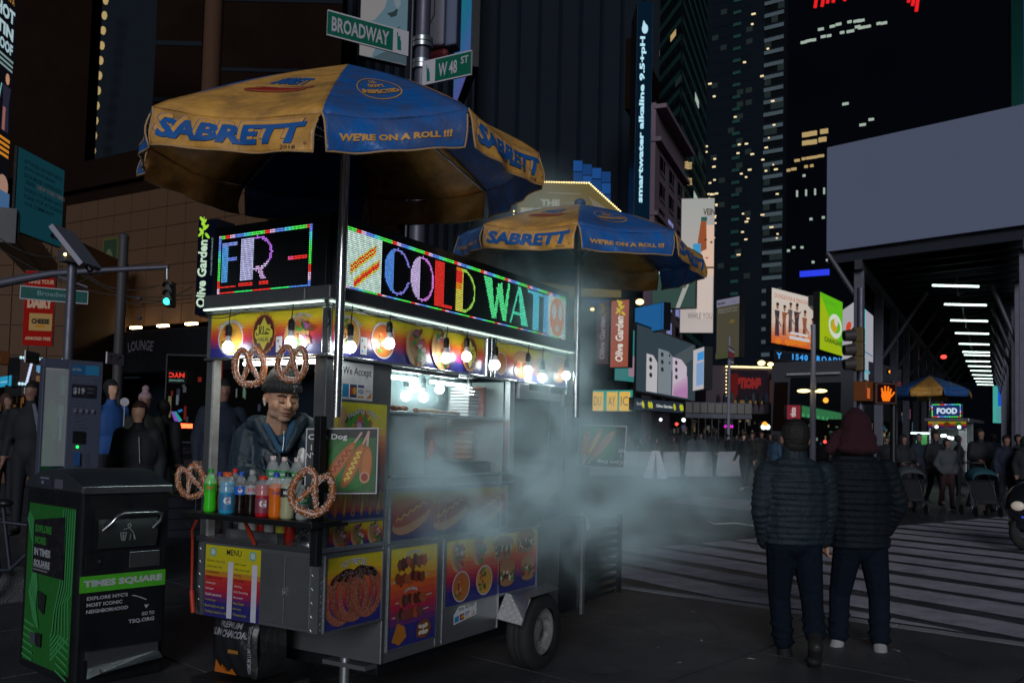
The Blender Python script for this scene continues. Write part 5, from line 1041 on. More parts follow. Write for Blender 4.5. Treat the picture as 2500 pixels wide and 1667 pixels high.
# ------------------------------------------------------------------ bulbs on their wires
def bulb(c, drop, lab, grp):
    t = empty('light_bulb', c, lab, 'light bulb', grp); r = .031
    MB().lathe([(.001, -r), (r*.5, -r*.87), (r*.87, -r*.5), (r, 0), (r*.9, r*.45), (r*.55, r*.95)], 18, c).build('globe', 'bulb_glow', t)
    MB().lathe([(r*.56, r*.96), (r*.5, r*1.6), (r*.42, r*2.0), (.001, r*2.0)], 14, c).build('bulb_collar', 'paper_white', t)
    MB().lathe([(r*.52, r*2.02), (r*.6, r*2.1), (r*.6, r*2.9), (r*.66, r*3.0), (r*.55, r*3.1), (r*.55, r*3.7), (r*.2, r*4.1), (.001, r*4.1)], 12, c).tube([Vector(c)+Vector((0, 0, r*4)), Vector(c)+Vector((.004, .004, drop))], .003, 6).build('socket', 'black_plastic', t)
    return t
places = ['right of the corner pole, over the card sign', 'second from the pole on the long side, beside the plate picture', 'left one of the pair before the column in the band', 'right one of the pair, in front of the green badge', 'first one after the round column in the band', 'over the sandwich pictures, fourth from the far end', 'lowest one near the far end of the band', 'last one at the far end of the cart']
for (x, y), pl in zip([(855, 848), (950, 839), (1089, 874), (1139, 871), (1209.5, 891), (1288.6, 904), (1323.7, 923), (1382.6, 917)], places):
    c = atX(x, y, X0+.06); bulb(c, 2.25-c.z, 'glowing white bulb '+pl, 'bulbs hanging round the eaves')
for (x, y), pl in zip([(557, 848), (710, 836)], ['above the left hanging pretzel', 'above the right hanging pretzel']):
    c = atY(x, y, Y0-.06); bulb(c, 2.25-c.z, 'glowing white bulb '+pl, 'bulbs hanging round the eaves')
for (x, y), pl in zip([(1014, 944.5), (991, 967), (1034, 970), (1073, 950), (1147, 957)], ['highest of the cluster inside the cart', 'lowest left of the cluster inside the cart', 'lowest right of the cluster inside the cart', 'dimmed by steam at the right of the cluster', 'hanging alone over the griddle inside the cart']):
    c = atX(x, y, -3.5 if x < 1100 else -3.4); bulb(c, 2.2-c.z, 'glowing white bulb '+pl, 'bulbs inside the cart')
mb = MB()
def sag(a, b, n=9, s=.04, w=.0): return [Vector(a).lerp(Vector(b), i/n)-Vector((0, 0, s*math.sin(math.pi*i/n)))+Vector((w*math.sin(i*1.7), 0, 0)) for i in range(n+1)]
ys = [3.45, 3.66, 3.93, 4.35, 4.62, 5.0, 5.35, 5.75, 6.18]
for a, b in zip(ys, ys[1:]): mb.tube(sag((X0+.058, a, 2.24), (X0+.058, b, 2.24), s=.022, w=.004), .003, 6)
mb.tube(sag((X1, Y0-.062, 2.22), (-3.7, Y0-.062, 2.245), s=.03), .003, 6).tube(sag((-3.7, Y0-.062, 2.245), (X0+.05, Y0-.05, 2.235), s=.02), .003, 6)
mb.tube([(X0+.03, Y0-.05, 2.26), (X0+.05, Y0-.06, 2.2), (X0+.04, Y0-.03, 2.15), (X0+.02, Y0-.03, 2.12)], .006)
tag(mb.build('bulb_wire', 'black_plastic', loc=(X0, 4.8, 2.24)), 'black wire looping along the cart eaves between the bulbs', 'wire')
# ------------------------------------------------------------------ drinks shelf
ZS = atY(510, 1249, 3.30).z
sh1 = atY(452, 1249, 3.25); sh2 = atY(772, 1279, 3.25)
o = tag(MB().box((sh1.x, 3.22, ZS-.03), (sh2.x, 3.44, ZS-.001)).box((sh1.x+.04, 3.44, ZS-.03), (sh2.x, 3.484, ZS-.01)).build('drinks_shelf', 'black_metal', loc=(-3.7, 3.33, ZS), bevel=.005), 'narrow black shelf of soft drink bottles across the front of the cart', 'shelf')
o = tag(MB().tube([atY(470, 1246, 3.3), atY(450, 1252, 3.28), atY(443, 1266, 3.28), atY(455, 1280, 3.3), atY(480, 1288, 3.35)], .004, 6).build('loose_cable', 'black_plastic', loc=atY(470, 1246, 3.3)), 'thin black cable curling off the left end of the drinks shelf', 'cable')
def drink(x, Y, top, base, w, body, cap, label, liq, txt, tcol, lab, kind='cola', zb=None, r=None, fill=.8):
    b = atY(x, base, Y); z0 = ZS if zb is None else zb; b.z = z0; h = atY(x, top, Y).z-z0; r = r or .0335*w
    t = empty('drink_bottle', b, lab, 'drink bottle', 'drink bottles on the shelf')
    if kind == 'sport': prof = [(.001, 0), (r*.9, 0), (r, h*.04), (r, h*.3), (r*.98, h*.5), (r, h*.52), (r, h*.62), (r*.93, h*.64), (r, h*.68), (r*.95, h*.78), (r*.6, h*.88), (r*.52, h*.9)]
    else: prof = [(.001, 0), (r*.85, 0), (r*.97, h*.04), (r, h*.12), (r*.9, h*.3), (r*.97, h*.42), (r, h*.5), (r*.98, h*.66), (r*.8, h*.76), (r*.5, h*.86), (r*.36, h*.9), (r*.36, h*.91)]
    nm = 'liq%d' % len(MATS)
    mb = MB().lathe([p for p in prof if p[1] <= h*fill]+[(.001, max(p[1] for p in prof if p[1] <= h*fill))], 20, b); mb.build('drink', mat(nm, liq, .12, coat=.4), t)
    MB().lathe([(a*1.03+.0004, c) for a, c in prof if c > h*.5], 20, b).build('bottle_shell', 'clear_plastic', t)
    cr = r*(.62 if kind == 'sport' else .42)
    MB().lathe([(cr, h*.9), (cr, h*.995), (cr*.85, h), (.001, h)], 16, b).build('cap', mat(nm+'c', cap, .4), t)
    if label:
        l0, l1 = (.1, .48) if kind == 'sport' else (.47, .66)
        MB().lathe([(r*1.015+.0008, h*l0), (r*1.02+.0008, h*l1)], 20, b).build('label', mat(nm+'l', label, .4), t)
        if txt:
            dv = Vector((-b.x, -b.y, 0)).normalized(); u = Vector((-dv.y, dv.x, 0))
            f = lambda a, c, k: b+dv*(math.cos(a/r)*(r*1.03+.0012+k))+u*math.sin(a/r)*(r*1.03+.0012)+Vector((0, 0, c))
            p = Print(f, .0002); hh = h*(l1-l0); 
            if txt == 'G': p.text('G', 0, h*l0+hh*.35, hh*.5, (.75, .75, .78), bold=.06); p.line([(0, h*l0+hh*.52), (.008, h*l0+hh*.75)], .004, (.7, .12, .02))
            elif txt == 'o': p.ell(-.004, h*.565, .011, .011, WHT, 16); p.poly([(-.015, h*.568), (-.01, h*.61), (0, h*.61), (.007, h*.575)], RED); p.text('pepsi', .017, h*.55, .006, WHT, rot=0)
            else: p.text(txt, 0, h*l0+hh*.3, hh*.42, tcol, w=min(r*1.7, .04), bold=.02)
            p.done('label_print', t)
    return t
mat('clear_plastic', (.8, .85, .85), .05, alpha=.22, coat=.3)
q8 = lambda x, y: (420+x/5.226, 1050+y/5.226)
def dk(zx, ztop, zbase, Y, w, cap, label, liq, txt, tcol, lab, **k):
    x, top = q8(zx, ztop); _, base = q8(zx, zbase); drink(x, Y, top, base, w, liq, cap, label, liq, txt, tcol, lab, **k)
GRY = (.3, .3, .32)
dk(478, 488, 1045, 3.30, 1.0, (.02, .3, .04), (.03, .42, .02), (.05, .62, .02), 'DEW', (.6, .08, .02), 'lime green soda bottle at the left end of the shelf', fill=.86)
dk(590, 530, 1045, 3.37, 1.0, (.03, .04, .35), (.35, .08, .1), (.45, .16, .04), 'KICK', WHT, 'orange and purple soda bottle behind the blue sports drink')
dk(695, 535, 1062, 3.29, 1.22, (.65, .1, .02), (.04, .2, .4), (.03, .33, .55), 'G', WHT, 'blue sports drink with orange cap', kind='sport', fill=.87)
dk(785, 487, 1050, 3.40, 1.0, (.5, .02, .02), RED, (.012, .006, .005), 'Cola', WHT, 'dark cola bottle with red cap in the back row', fill=.7)
dk(868, 525, 1082, 3.30, 1.0, (.02, .1, .5), (.02, .14, .6), (.012, .006, .005), 'o', WHT, 'dark cola bottle with a blue label and blue cap', fill=.76)
dk(1005, 503, 1090, 3.30, 1.0, (.4, .4, .42), (.42, .4, .45), (.012, .006, .005), '0%', RED, 'dark cola bottle with a silver label and grey cap', fill=.76)
dk(1150, 578, 1108, 3.29, 1.1, (.6, .04, .02), (.25, .05, .08), (.5, .01, .02), 'G', WHT, 'red sports drink with red cap', kind='sport', fill=.87)
dk(1315, 538, 1122, 3.29, 1.08, (.02, .08, .45), (.68, .13, .02), (.75, .16, .01), 'Crush', BLU, 'bright orange soda bottle with blue cap', fill=.8)
dk(1462, 533, 1142, 3.29, 1.05, (.01, .02, .02), (.02, .02, .02), (.42, .42, .24), 'Minute', WHT, 'pale lemonade bottle with black cap', fill=.78)
dk(1660, 700, 1160, 3.31, 1.0, (.3, .32, .32), (.02, .28, .08), (.35, .38, .36), 'H2O', WHT, 'clear bottle with a green label behind the right pretzel', fill=.7)
for i, (zx, zt) in enumerate(((1268, 326), (1412, 340), (1572, 348))):
    dk(zx, zt, 1010, 3.47, 1.05, (.65, .5, .5), (.03, .25, .08), (.45, .52, .52), 'Spring', WHT, ['clear water bottle, leftmost of the three tall ones at the back', 'clear water bottle, middle of the three tall ones at the back', 'clear water bottle, rightmost of the three tall ones before the sign'][i], zb=ZS+.09, fill=.62)
bx('bottle_step', (-3.62, 3.435, ZS+.0), (-3.29, 3.4865, ZS+.088), 'black_metal', .003)
# ------------------------------------------------------------------ pretzels
def pretzel(c, w, nrm, roll, lab, asp=.8, seed=0):
    c = Vector(c); nrm = Vector(nrm).normalized(); u = Vector((-nrm.y, nrm.x, 0)).normalized(); v = nrm.cross(u)
    u2 = u*math.cos(roll)+v*math.sin(roll); v2 = -u*math.sin(roll)+v*math.cos(roll); pts = []
    ctl = [(-.22, .46, 1), (-.05, .28, 1.4), (.09, .08, 1), (.17, -.12, 0), (.3, -.34, -.6), (.2, -.5, 0), (0, -.5, 0)]
    key = [(.30, .30, .6), (.12, .08, 1.0), (-.06, -.14, .9), (-.30, -.2, .2), (-.46, .02, 0), (-.42, .34, 0), (-.2, .5, 0), (0, .53, 0)]
    key = [(.33, -.40, .8), (.16, -.14, 1.0), (0, .08, 1.1), (-.2, .27, .5), (-.44, .2, 0), (-.5, -.08, 0), (-.38, -.36, 0), (-.16, -.5, 0)]
    # arms: from the bottom bow up, crossing in the middle
    left = [(0, -.5, 0), (-.3, -.44, 0), (-.48, -.14, 0), (-.44, .22, 0), (-.24, .44, .1), (-.04, .3, .5), (.05, .06, .9), (.18, -.2, .7), (.3, -.4, .6)]
    right = [(-a, b, -d*.9 if d else 0) for a, b, d in left]
    ctl = left[::-1]+right[1:]; N = len(ctl); out = []
    for i in range(N-1):
        p0, p1, p2, p3 = [Vector(ctl[min(max(k, 0), N-1)]) for k in (i-1, i, i+1, i+2)]
        for s in range(6):
            t = s/6; out.append(.5*((2*p1)+(p2-p0)*t+(2*p0-5*p1+4*p2-p3)*t*t+(3*p1-p0-3*p2+p3)*t**3))
    out.append(Vector(ctl[-1]))
    P3 = [c+u2*(a.x*w*asp)-v2*(a.y*w)*(-1)+nrm*(a.z*w*.06) for a in out]; n = len(P3)
    rad = [w*(.054+.038*math.sin(math.pi*i/(n-1))**.7) for i in range(n)]
    t = empty('soft_pretzel', c, lab, 'pretzel', 'soft pretzels hung round the cart')
    MB().tube(P3, rad, 14).ball(P3[0], rad[0]*1.02, n=12).ball(P3[-1], rad[-1]*1.02, n=12).build('dough', 'pretzel_dough', t)
    mb = MB(); q = random.Random(seed)
    for i in range(420):
        k = q.randrange(n-1); a = P3[k].lerp(P3[k+1], q.random()); T = (P3[k+1]-P3[k]).normalized(); d = Vector((q.gauss(0, 1), q.gauss(0, 1), q.gauss(0, 1)))+nrm*.8; d = (d-T*d.dot(T)).normalized()
        s = w*.0095*q.uniform(.6, 1.3); o = a+d*rad[k]; mb.box((-s, -s, -s), (s, s, s), T=Matrix.Translation(o) @ Matrix.Rotation(q.uniform(0, 3), 4, d))
    tag(mb.build('salt', 'salt', t), kind='stuff')
    return t
vd = Vector((3.6, -3.3, 0)).normalized()
pretzel(atY(609, 893, 3.40), .2, (.55, -1, 0), .12, 'salted pretzel hanging on the left in the front window of the cart', seed=1)
pretzel(atY(713, 885, 3.40), .185, (.6, -1, 0), -.1, 'salted pretzel hanging on the right, before the knit cap of the vendor', seed=2)
pretzel(atY(467, 1173, 3.27), .17, (.9, -.6, .1), .35, 'salted pretzel hooked on the left end of the drinks shelf', seed=3)
pretzel(atY(763, 1199, 3.17), .205, (.62, -1, 0), -.35, 'large dark pretzel hooked on the right end of the drinks shelf', asp=.95, seed=4)
o = tag(MB().tube([atY(764, 1140, 3.2), atY(766, 1150, 3.18), atY(764, 1262, 3.2)], .005).tube([atY(481, 1140, 3.3), atY(478, 1246, 3.3)], .006).build('pretzel_hooks', 'black_metal', loc=(-3.5, 3.2, 1.2)), 'thin black hooks rising from both ends of the drinks shelf', 'hooks')
# ------------------------------------------------------------------ corn dog boards
def dogboard(O, U, V, lab, cut=True):
    U = Vector(U).normalized(); V = Vector(V).normalized(); Nn = U.cross(V); O = Vector(O)
    t = empty('corn_dog_sign', O, lab, 'sign board'); f = plane(O, U, V); w, h = .37, .33
    mb = MB(); c = [f(a, b, d) for d in (-.008, 0) for a, b in ((0, 0), (w, 0), (w, h), (0, h))]; mb.add(c, [(0, 3, 2, 1), (4, 5, 6, 7), (0, 1, 5, 4), (1, 2, 6, 5), (2, 3, 7, 6), (3, 0, 4, 7)]); mb.build('board', 'sign_white', t)
    p = Print(plane(O+Nn*.0008, U, V)); p.rect(.006, .006, w-.006, h-.006, (.01, .02, .015)); p.rect(.08, .01, w-.01, h-.05, (.02, .12, .02)); p.ell(.23, .15, .11, .13, (.03, .18, .03), 24)
    p.text('Corn Dog', .012, h-.065, .036, WT, w=.2, bold=.02, align='l'); p.text('I', .03, .22, .028, WT, bold=.01); p.text('NY', .03, .18, .028, WT, bold=.01)
    corndog(p, .1, .05, .245, .25, .062, (.3, .02, .02), False, .07); corndog(p, .2, .04, .29, .24, .062, YL, False, .08); corndog(p, .305, .06, .315, .23, .066, None, True, .08)
    p.done('board_print', t); return t
A1 = atD(742, 1206, 4.5); B1 = atD(932, 1205, 4.47)
dogboard(A1, B1-A1, ZUP, 'corn dog sign board tied behind the pole at the cart corner')
A2 = atD(1531, 1040, 7.0); B2 = atD(1393, 1035, 7.1); C2 = atD(1523, 1145, 7.0)
t = dogboard(A2, B2-A2, C2-A2, 'upside-down corn dog sign board hanging beyond the far end of the cart')
# ================================================================== umbrellas
def cylhit(x, y, C, Rr, far=False):
    d = ray(x, y); a = d.x**2+d.y**2; b = -2*(d.x*C.x+d.y*C.y); c = C.x**2+C.y**2-Rr*Rr; D = max(0, b*b-4*a*c)
    return EYE+d*((-b+(D**.5 if far else -D**.5))/(2*a))
UY = (.8, .4, .085); UB = (.012, .14, .48); UBT = (.01, .1, .4)
def umbrella(C, hems, apex_z, lab, year, base_z, name='cart_umbrella', drop=.18, detail=True, gr=None, dirt=1):
    C = Vector((C.x, C.y, 0)); t = empty(name, (C.x, C.y, base_z), lab, 'umbrella', gr); n = len(hems); ap = Vector((C.x, C.y, apex_z))
    fold = []
    for h in hems: d = Vector((h.x-C.x, h.y-C.y, 0)); fold.append(Vector((C.x, C.y, 0))+d*.975+Vector((0, 0, h.z+drop)))
    g = .55
    def top(k):
        a, b = fold[k], fold[(k+1) % n]
        def f(u, v, h=0):      # u across, v from apex (0) to fold (1)
            e = a.lerp(b, u); p = ap.lerp(e, v); p.z += .02*math.sin(math.pi*min(1, v))-.035*math.sin(math.pi*u)*v*v+.004*math.sin(u*9+k*2+v*7)*v
            if v > .93: p.z -= (v-.93)*.18
            return p+Vector((0, 0, h))
        return f
    def val(k):
        a, b = fold[k], fold[(k+1) % n]; ha, hb = hems[k], hems[(k+1) % n]; m = ((a+b)/2-C); m.z = 0; m.normalize()
        def f(u, v, h=0):      # v from hem (0) to fold (1)
            i = .035*(1-v)**.5; uu = i+u*(1-2*i); lo = ha.lerp(hb, uu); hi = a.lerp(b, uu); hi.z -= .035*math.sin(math.pi*uu)+.013; p = lo.lerp(hi, v)
            p += m*(.012*math.sin(u*8+k*3)*(1-v)+.01*math.sin(u*17+k+v*5)*(1-v)+.012*math.sin(math.pi*v)); p.z -= .01*math.sin(math.pi*u)*(1-v)
            return p+m*h
        return f
    for k in range(n):
        col = UY if k % 2 == 0 else UB; F = top(k); V = val(k); N = 16 if detail else 5; mb = MB()
        mb.grid(lambda u, v: F(u, v), N, N, c=col, smooth=True); mb.grid(lambda u, v: V(u, 1-v), N*3, 12 if detail else 2, c=col, smooth=True)
        mb.build('canopy_panel', 'umbrella_cloth', t, attr=True, solid=.004)
        if detail:
            e = MB(); e.tube([V(0, 1-j/6) for j in range(6)]+[V(i/24, 0) for i in range(25)]+[V(1, j/6) for j in range(1, 6)], .0045, 6); e.build('piping', 'piping_tan', t)
        if detail and k in (0, 1, 2, 7):
            p = Print(lambda u, v, h: V(u, v, h+.005), .0007); p.sub = .05
            if k % 2 == 0:
                s = (.008, .12, .42)
                p.text('SABRETT', .475, .33, .58, s, w=.91, bold=.05, shear=.15); p.text('SABRETT', .477, .337, .562, UY, w=.9, bold=.036, shear=.15); p.text('SABRETT', .497, .2, .58, s, w=.91, bold=.052, shear=.15)
                p.text(year, .86, .05, .1, (.03, .03, .05), w=.085)
                q = random.Random(k+3)
                p.text('®', .955, .17, .07, (.03, .03, .05), w=.02)
            else: p.text("WE'RE ON A ROLL !!!", .49, .3, .2, UY, w=.8, bold=.05, shear=.0)
            p.done('lettering', t, 'cloth_print')
            p2 = Print(lambda u, v, h: F(u, 1-v, h+.005), .0007); p2.sub = .07
            if k % 2 == 0:
                p2.text('SABRETT', .5, .40, .13, s, w=.4, bold=.06, shear=.25); p2.ell(.5, .31, .26, .03, (.45, .1, .04), 24, 0, .1); p2.ell(.52, .335, .3, .022, (.38, .01, .01), 24, 0, .12); p2.line([(.25, .35), (.5, .345), (.78, .36)], .008, (.6, .4, .2))
            else:
                p2.ring(.5, .36, .24, .17, .012, UY, 36); p2.text('U.S.', .5, .44, .05, UY, w=.1, bold=.05); p2.text("GOV'T", .5, .365, .055, UY, w=.2, bold=.06); p2.text('INSPECTED', .5, .27, .06, UY, w=.38, bold=.06)
            p2.done('lettering', t, 'cloth_print')
    MB().cyl((C.x, C.y, base_z), (C.x, C.y, apex_z-.02), .024, n=16).build('pole', 'bright_steel', t)
    if year != '2018': MB().ball((C.x, C.y, apex_z+.01), .045, n=12, sc=(1, 1, .7)).build('finial', 'blue_cap' if 'blue_cap' in MATS else mat('blue_cap', (.01, .04, .15), .4), t)
    hub = Vector((C.x, C.y, apex_z-.42))
    for k in range(n): MB().tube([ap-Vector((0, 0, .05)), fold[k]-Vector((0, 0, .02))], .006, 6).tube([hub, ap.lerp(fold[k], .5)-Vector((0, 0, .03))], .005, 6).build('rib', 'bright_steel', t)
    MB().cyl(hub-Vector((0, 0, .05)), hub+Vector((0, 0, .05)), .04, n=12).build('runner', 'black_plastic', t)
    return t
mat('piping_tan', (.5, .3, .14), .7)
UC = gd(819, 4.50)
hp = [(354, 353, 0), (781, 372, 0), (1151, 356, 0), (1325, 457, 0), (1191, 535, 1), (893, 551, 1), (587, 525, 1), (344, 435, 1)]
umbrella(UC, [cylhit(x, y, UC, 1.06, bool(f)) for x, y, f in hp], atD(832, 152, 4.5).z+.03, 'large yellow and blue cart umbrella nearest the camera, dated 2018', '2018', atD(815, 1018, 4.5).z)
UC2 = gd(1404, 6.75); q = [2.91, 2.85, 2.87, 2.84, 2.86, 2.93, 2.98, 2.98]
umbrella(UC2, [Vector((UC2.x+.95*math.cos(R(-109+45*i)), UC2.y+.95*math.sin(R(-109+45*i)), q[i]-.02)) for i in range(8)], atD(1403, 490, 6.75).z+.0, 'yellow and blue umbrella dated 2020 in the steam behind the long sign', '2020', 1.75)
# dark post added at the corner to stand in for a dark reflection
c0 = gd(781, 4.41); zz0 = atD(780, 1380, 4.41).z
tag(MB().box((c0.x-.022, c0.y-.022, zz0), (c0.x+.022, c0.y+.022, atD(781, 1015, 4.41).z)).build('reflection_post', 'black_metal', loc=c0, bevel=.003), 'dark square post at the cart corner in front of the corn dog board', 'post')
# ================================================================== waste bin
bd = Vector((math.sin(R(10)), math.cos(R(10)), 0)); be = Vector((-bd.y, bd.x, 0)); PB = atG(397, 1640); BW, BD, BH = .60, .86, 1.275
O = PB-bd*BW; T = Matrix(((bd.x, be.x, 0, O.x), (bd.y, be.y, 0, O.y), (0, 0, 1, O.z), (0, 0, 0, 1)))
bt = empty('waste_bin', O, 'black street waste bin with green band and green side poster, left of the cart', 'waste bin')
def bb(name, a, b, m, bevel=.006, **k): return MB().box(a, b, T=T).build(name, m, bt, bevel=bevel)
bb('cabinet', (0, 0, .0), (BW, BD, BH-.04), 'black_paint', .02)
mb = MB(); n = 16; sec = [(BD*i/n, BH+.0+.1*math.sin(math.pi*i/n)) for i in range(n+1)]
vs = []
for x in (-.008, BW+.008):
    vs += [T @ Vector((x, y-.01 if i == 0 else y+(.01 if i == n else 0), z)) for i, (y, z) in enumerate(sec)]+[T @ Vector((x, BD+.01, BH-.045)), T @ Vector((x, -.012, BH-.045))]
k = n+3; mb.add(vs, [(i, (i+1) % k, k+(i+1) % k, k+i) for i in range(k)]+[tuple(range(k))[::-1], tuple(range(k, 2*k))]); mb.build('lid', 'lid_steel' if 'lid_steel' in MATS else mat('lid_steel', (.1, .12, .14), .3, .7, noise=.3, nscale=4), bt, bevel=.006)
bb('lid_front_trim', (-.004, -.02, BH-.05), (BW+.004, -.013, BH-.002), 'bright_steel', .003)
bb('opening_recess', (.09, -.004, .86), (BW-.09, -.0005, 1.12), 'black_plastic', 0)
mb = MB(); mb.grid(lambda u, v: T @ Vector((.1+u*(BW-.2), -.008-.03*math.sin(math.pi*(v*.7+.15)), .87+v*.19)), 2, 12); mb.build('drum_flap', 'drum_steel' if 'drum_steel' in MATS else mat('drum_steel', (.045, .055, .055), .35, .5), bt)
MB().tube([T @ Vector(p) for p in ((.13, -.03, .99), (.17, -.07, 1.04), (.2, -.085, 1.085), (.24, -.085, 1.1), (.46, -.085, 1.1), (.5, -.085, 1.085), (.5, -.07, 1.04), (.47, -.03, .99))], .011, 10).build('handle', 'bright_steel', bt)
bb('metal_plate', (.33, -.006, .73), (.54, -.0008, .835), 'bright_steel', .002); bb('lock_plate', (.04, -.005, .73), (.14, -.0008, .835), 'black_metal', .002)
MB().cyl(T @ Vector((.125, -.006, .79)), T @ Vector((.125, -.014, .79)), .009, n=12).build('lock', 'bright_steel', bt)
mb = MB(); pts = [(.1, .2), (.5, .225), (.49, .165), (.13, .135), (.09, .09)]
mb.box((.07, -.03, .17), (.54, -.001, .22), T=T); mb.add([T @ Vector(p) for p in ((.07, -.03, .17), (.54, -.03, .17), (.54, -.10, .13), (.12, -.12, .1), (.07, -.03, .05))], [(0, 1, 2, 3, 4)]); mb.build('foot_pedal', 'bright_steel', bt, solid=.006)
p = Print(plane(O-be*.0012, bd, ZUP), .0004); g = (.07, .42, .02); p.rect(.01, .595, BW-.012, .70, g)
p.text('TIMES SQUARE', BW/2, .622, .05, (.5, .48, .55), w=.53, bold=.05); w8 = (.45, .43, .5)
for i, s in enumerate(("EXPLORE NYC'S", 'MOST ICONIC', 'NEIGHBORHOOD')): p.text(s, .06, .545-i*.042, .024, w8, w=[.27, .235, .275][i], bold=.03, align='l')
p.line([(.36+.1*(1-math.cos(a)), .545-.0+.06*math.sin(a)*.2-.07*(1-math.cos(a))*.7) for a in [i*.157 for i in range(11)]], .006, w8); p.poly([(.445, .475), (.48, .475), (.46, .45)], w8)
p.text('GO TO', .52, .405, .024, w8, w=.09, bold=.03, align='r'); p.text('TSQ.ORG', .52, .36, .03, w8, w=.18, bold=.03, align='r')
p.rect(.345, .77, .53, .80, (.12, .12, .13)); p.ell(.37, .752, .008, .008, BLK); p.done('front_print', bt)
p = Print(plane(O-be*.042, bd, ZUP), .0004); c = (.4, .42, .42)
p.ring(.3, 1.015, .013, .013, .004, c, 14)
for a, b in (((.26, .99), (.3, 1.0)), ((.3, 1.0), (.33, .965)), ((.33, .965), (.335, .92)), ((.31, .96), (.305, .92)), ((.33, .96), (.345, .92)), ((.24, .97), (.25, .92)), ((.28, .97), (.272, .92)), ((.24, .97), (.28, .97)), ((.243, .95), (.277, .95)), ((.247, .935), (.275, .935)), ((.25, .92), (.272, .92)), ((.26, .97), (.26, .92))): p.line([a, b], .0035, c)
p.done('litter_symbol', bt)
# green side poster
OL = O+be*BD; fl = plane(OL-bd*.0015, -be, ZUP); p = Print(fl, .0004); G1, G2 = (.015, .15, .02), (.05, .3, .09); w, h = BD, BH
p.rect(.05, .05, w-.06, h-.14, (.01, .01, .01)); p.rect(.06, .06, w-.07, h-.15, G1)
for i in range(6):
    e = .07+.05*i; p.line([(.06+.0, h-.2-e*.2), (.12+e*.3, h-.2-e), (.13+e*.5, .65-e*.3), (.08+e*.6, .55-e*.4), (.2+e*.4, .35-e*.2)], .026, G2) if i < 5 else 0
    p.line([(w-.08-i*.03, h-.16), (w-.085-i*.03, .58+i*.01), (w-.13-i*.035, .54-i*.02), (w-.1-i*.045, .3), (w-.35, .12+i*.03)], .017, G2)
    p.line([(.07, .32-i*.045), (.24, .3-i*.045)], .016, G2); p.line([(w-.25, .3-i*.045), (w-.08, .26-i*.045)], .016, G2)
p.poly([(.17, h-.26), (w-.2, h-.21), (w-.19, .66), (.18, .66)], (.01, .01, .012))
for i, (s, cc) in enumerate((('EXPLORE', (.03, .22, .03)), ('MORE', (.03, .22, .03)), ('IN TIMES', (.35, .35, .4)), ('SQUARE', (.35, .35, .4)))): p.text(s, .2, h-.34-i*.078, .052, cc, w=[.26, .18, .26, .26][i], bold=.06, align='l')
p.rect(.2, .7, .46, .71, (.2, .2, .22)); p.rect(.2, .68, .43, .69, (.2, .2, .22)); p.poly([(.3, .55), (.42, .53), (.4, .4), (.3, .44)], (.01, .02, .012)); p.rect(.3, .18, .38, .27, (.012, .015, .015)); p.rect(.2, .19, .29, .26, (.06, .08, .09)); p.done('side_poster', bt)
p = Print(plane(OL-bd*.011+Vector((0, 0, 0)), -be, ZUP), .0004); p.rect(.2, BH-.02, .42, BH+.045, (.03, .035, .06)); p.rect(.47, BH-.03, .6, BH+.03, (.1, .1, .13)); p.rect(.24, BH+.025, .38, BH+.035, (.2, .2, .25)); p.rect(.26, BH-.01, .3, BH+.01, (.2, .2, .25)); p.done('lid_sticker', bt)
# ================================================================== bag of charcoal on a crate
c = gd(628, 5.2)
t = empty('milk_crate', (c.x, c.y, .0), 'black crate on the pavement under the front of the cart', 'crate')
for i in range(3): MB().box((c.x-.26, c.y-.19, .0+i*.07), (c.x+.3, c.y+.19, .04+i*.07)).build('slat', 'black_plastic', t, bevel=.004)
MB().box((c.x-.25, c.y-.18, .0), (c.x+.29, c.y+.18, .175)).build('crate_core', 'black_plastic', t)
t = empty('charcoal_bag', (c.x, c.y, .21), 'black printed charcoal bag standing on the crate under the cart', 'bag')
mb = MB(); mb.grid(lambda u, v: (c.x-.17+.34*u, c.y-.1-.05*math.sin(math.pi*v)*math.sin(math.pi*u)**.5-.006*math.sin(u*22+v*9), .21+.33*v), 16, 12); mb.grid(lambda u, v: (c.x+.17-.34*u, c.y+.1+.04*math.sin(math.pi*v)*math.sin(math.pi*u), .21+.33*v), 8, 8)
mb.grid(lambda u, v: (c.x+.17+.02*math.sin(math.pi*v), c.y-.1+.2*u, .21+.33*v), 6, 8); mb.grid(lambda u, v: (c.x-.17-.02*math.sin(math.pi*v), c.y+.1-.2*u, .21+.33*v), 6, 8); mb.build('sack', mat('sack_black', (.015, .015, .017), .35, bump=.4, bscale=14), t)
bf = lambda u, v, h: Vector((c.x-.17+.34*u, c.y-.102-.05*math.sin(math.pi*v)*max(0, math.sin(math.pi*u))**.5-.006*math.sin(u*22+v*9)-h-.003, .21+.33*v))
p = Print(bf, .0006); p.text('PREMIUM', .45, .8, .1, (.22, .22, .25), w=.5, bold=.03); p.text('LUMP CHARCOAL', .45, .65, .12, (.25, .25, .28), w=.8, bold=.04); p.rect(.5, .4, .72, .46, (.35, .15, .02)); p.poly([(.05, .0), (.1, .22), (.2, .1), (.3, .18), (.4, .05), (.5, .12), (.55, 0)], (.45, .12, .01)); p.text('PREMIUM LUMP CHARCOAL', .93, .08, .06, (.25, .25, .28), w=.8, bold=.02, rot=math.pi/2, align='l'); p.done('bag_print', t)  # print colours darkened to stand in for the shade under the cart
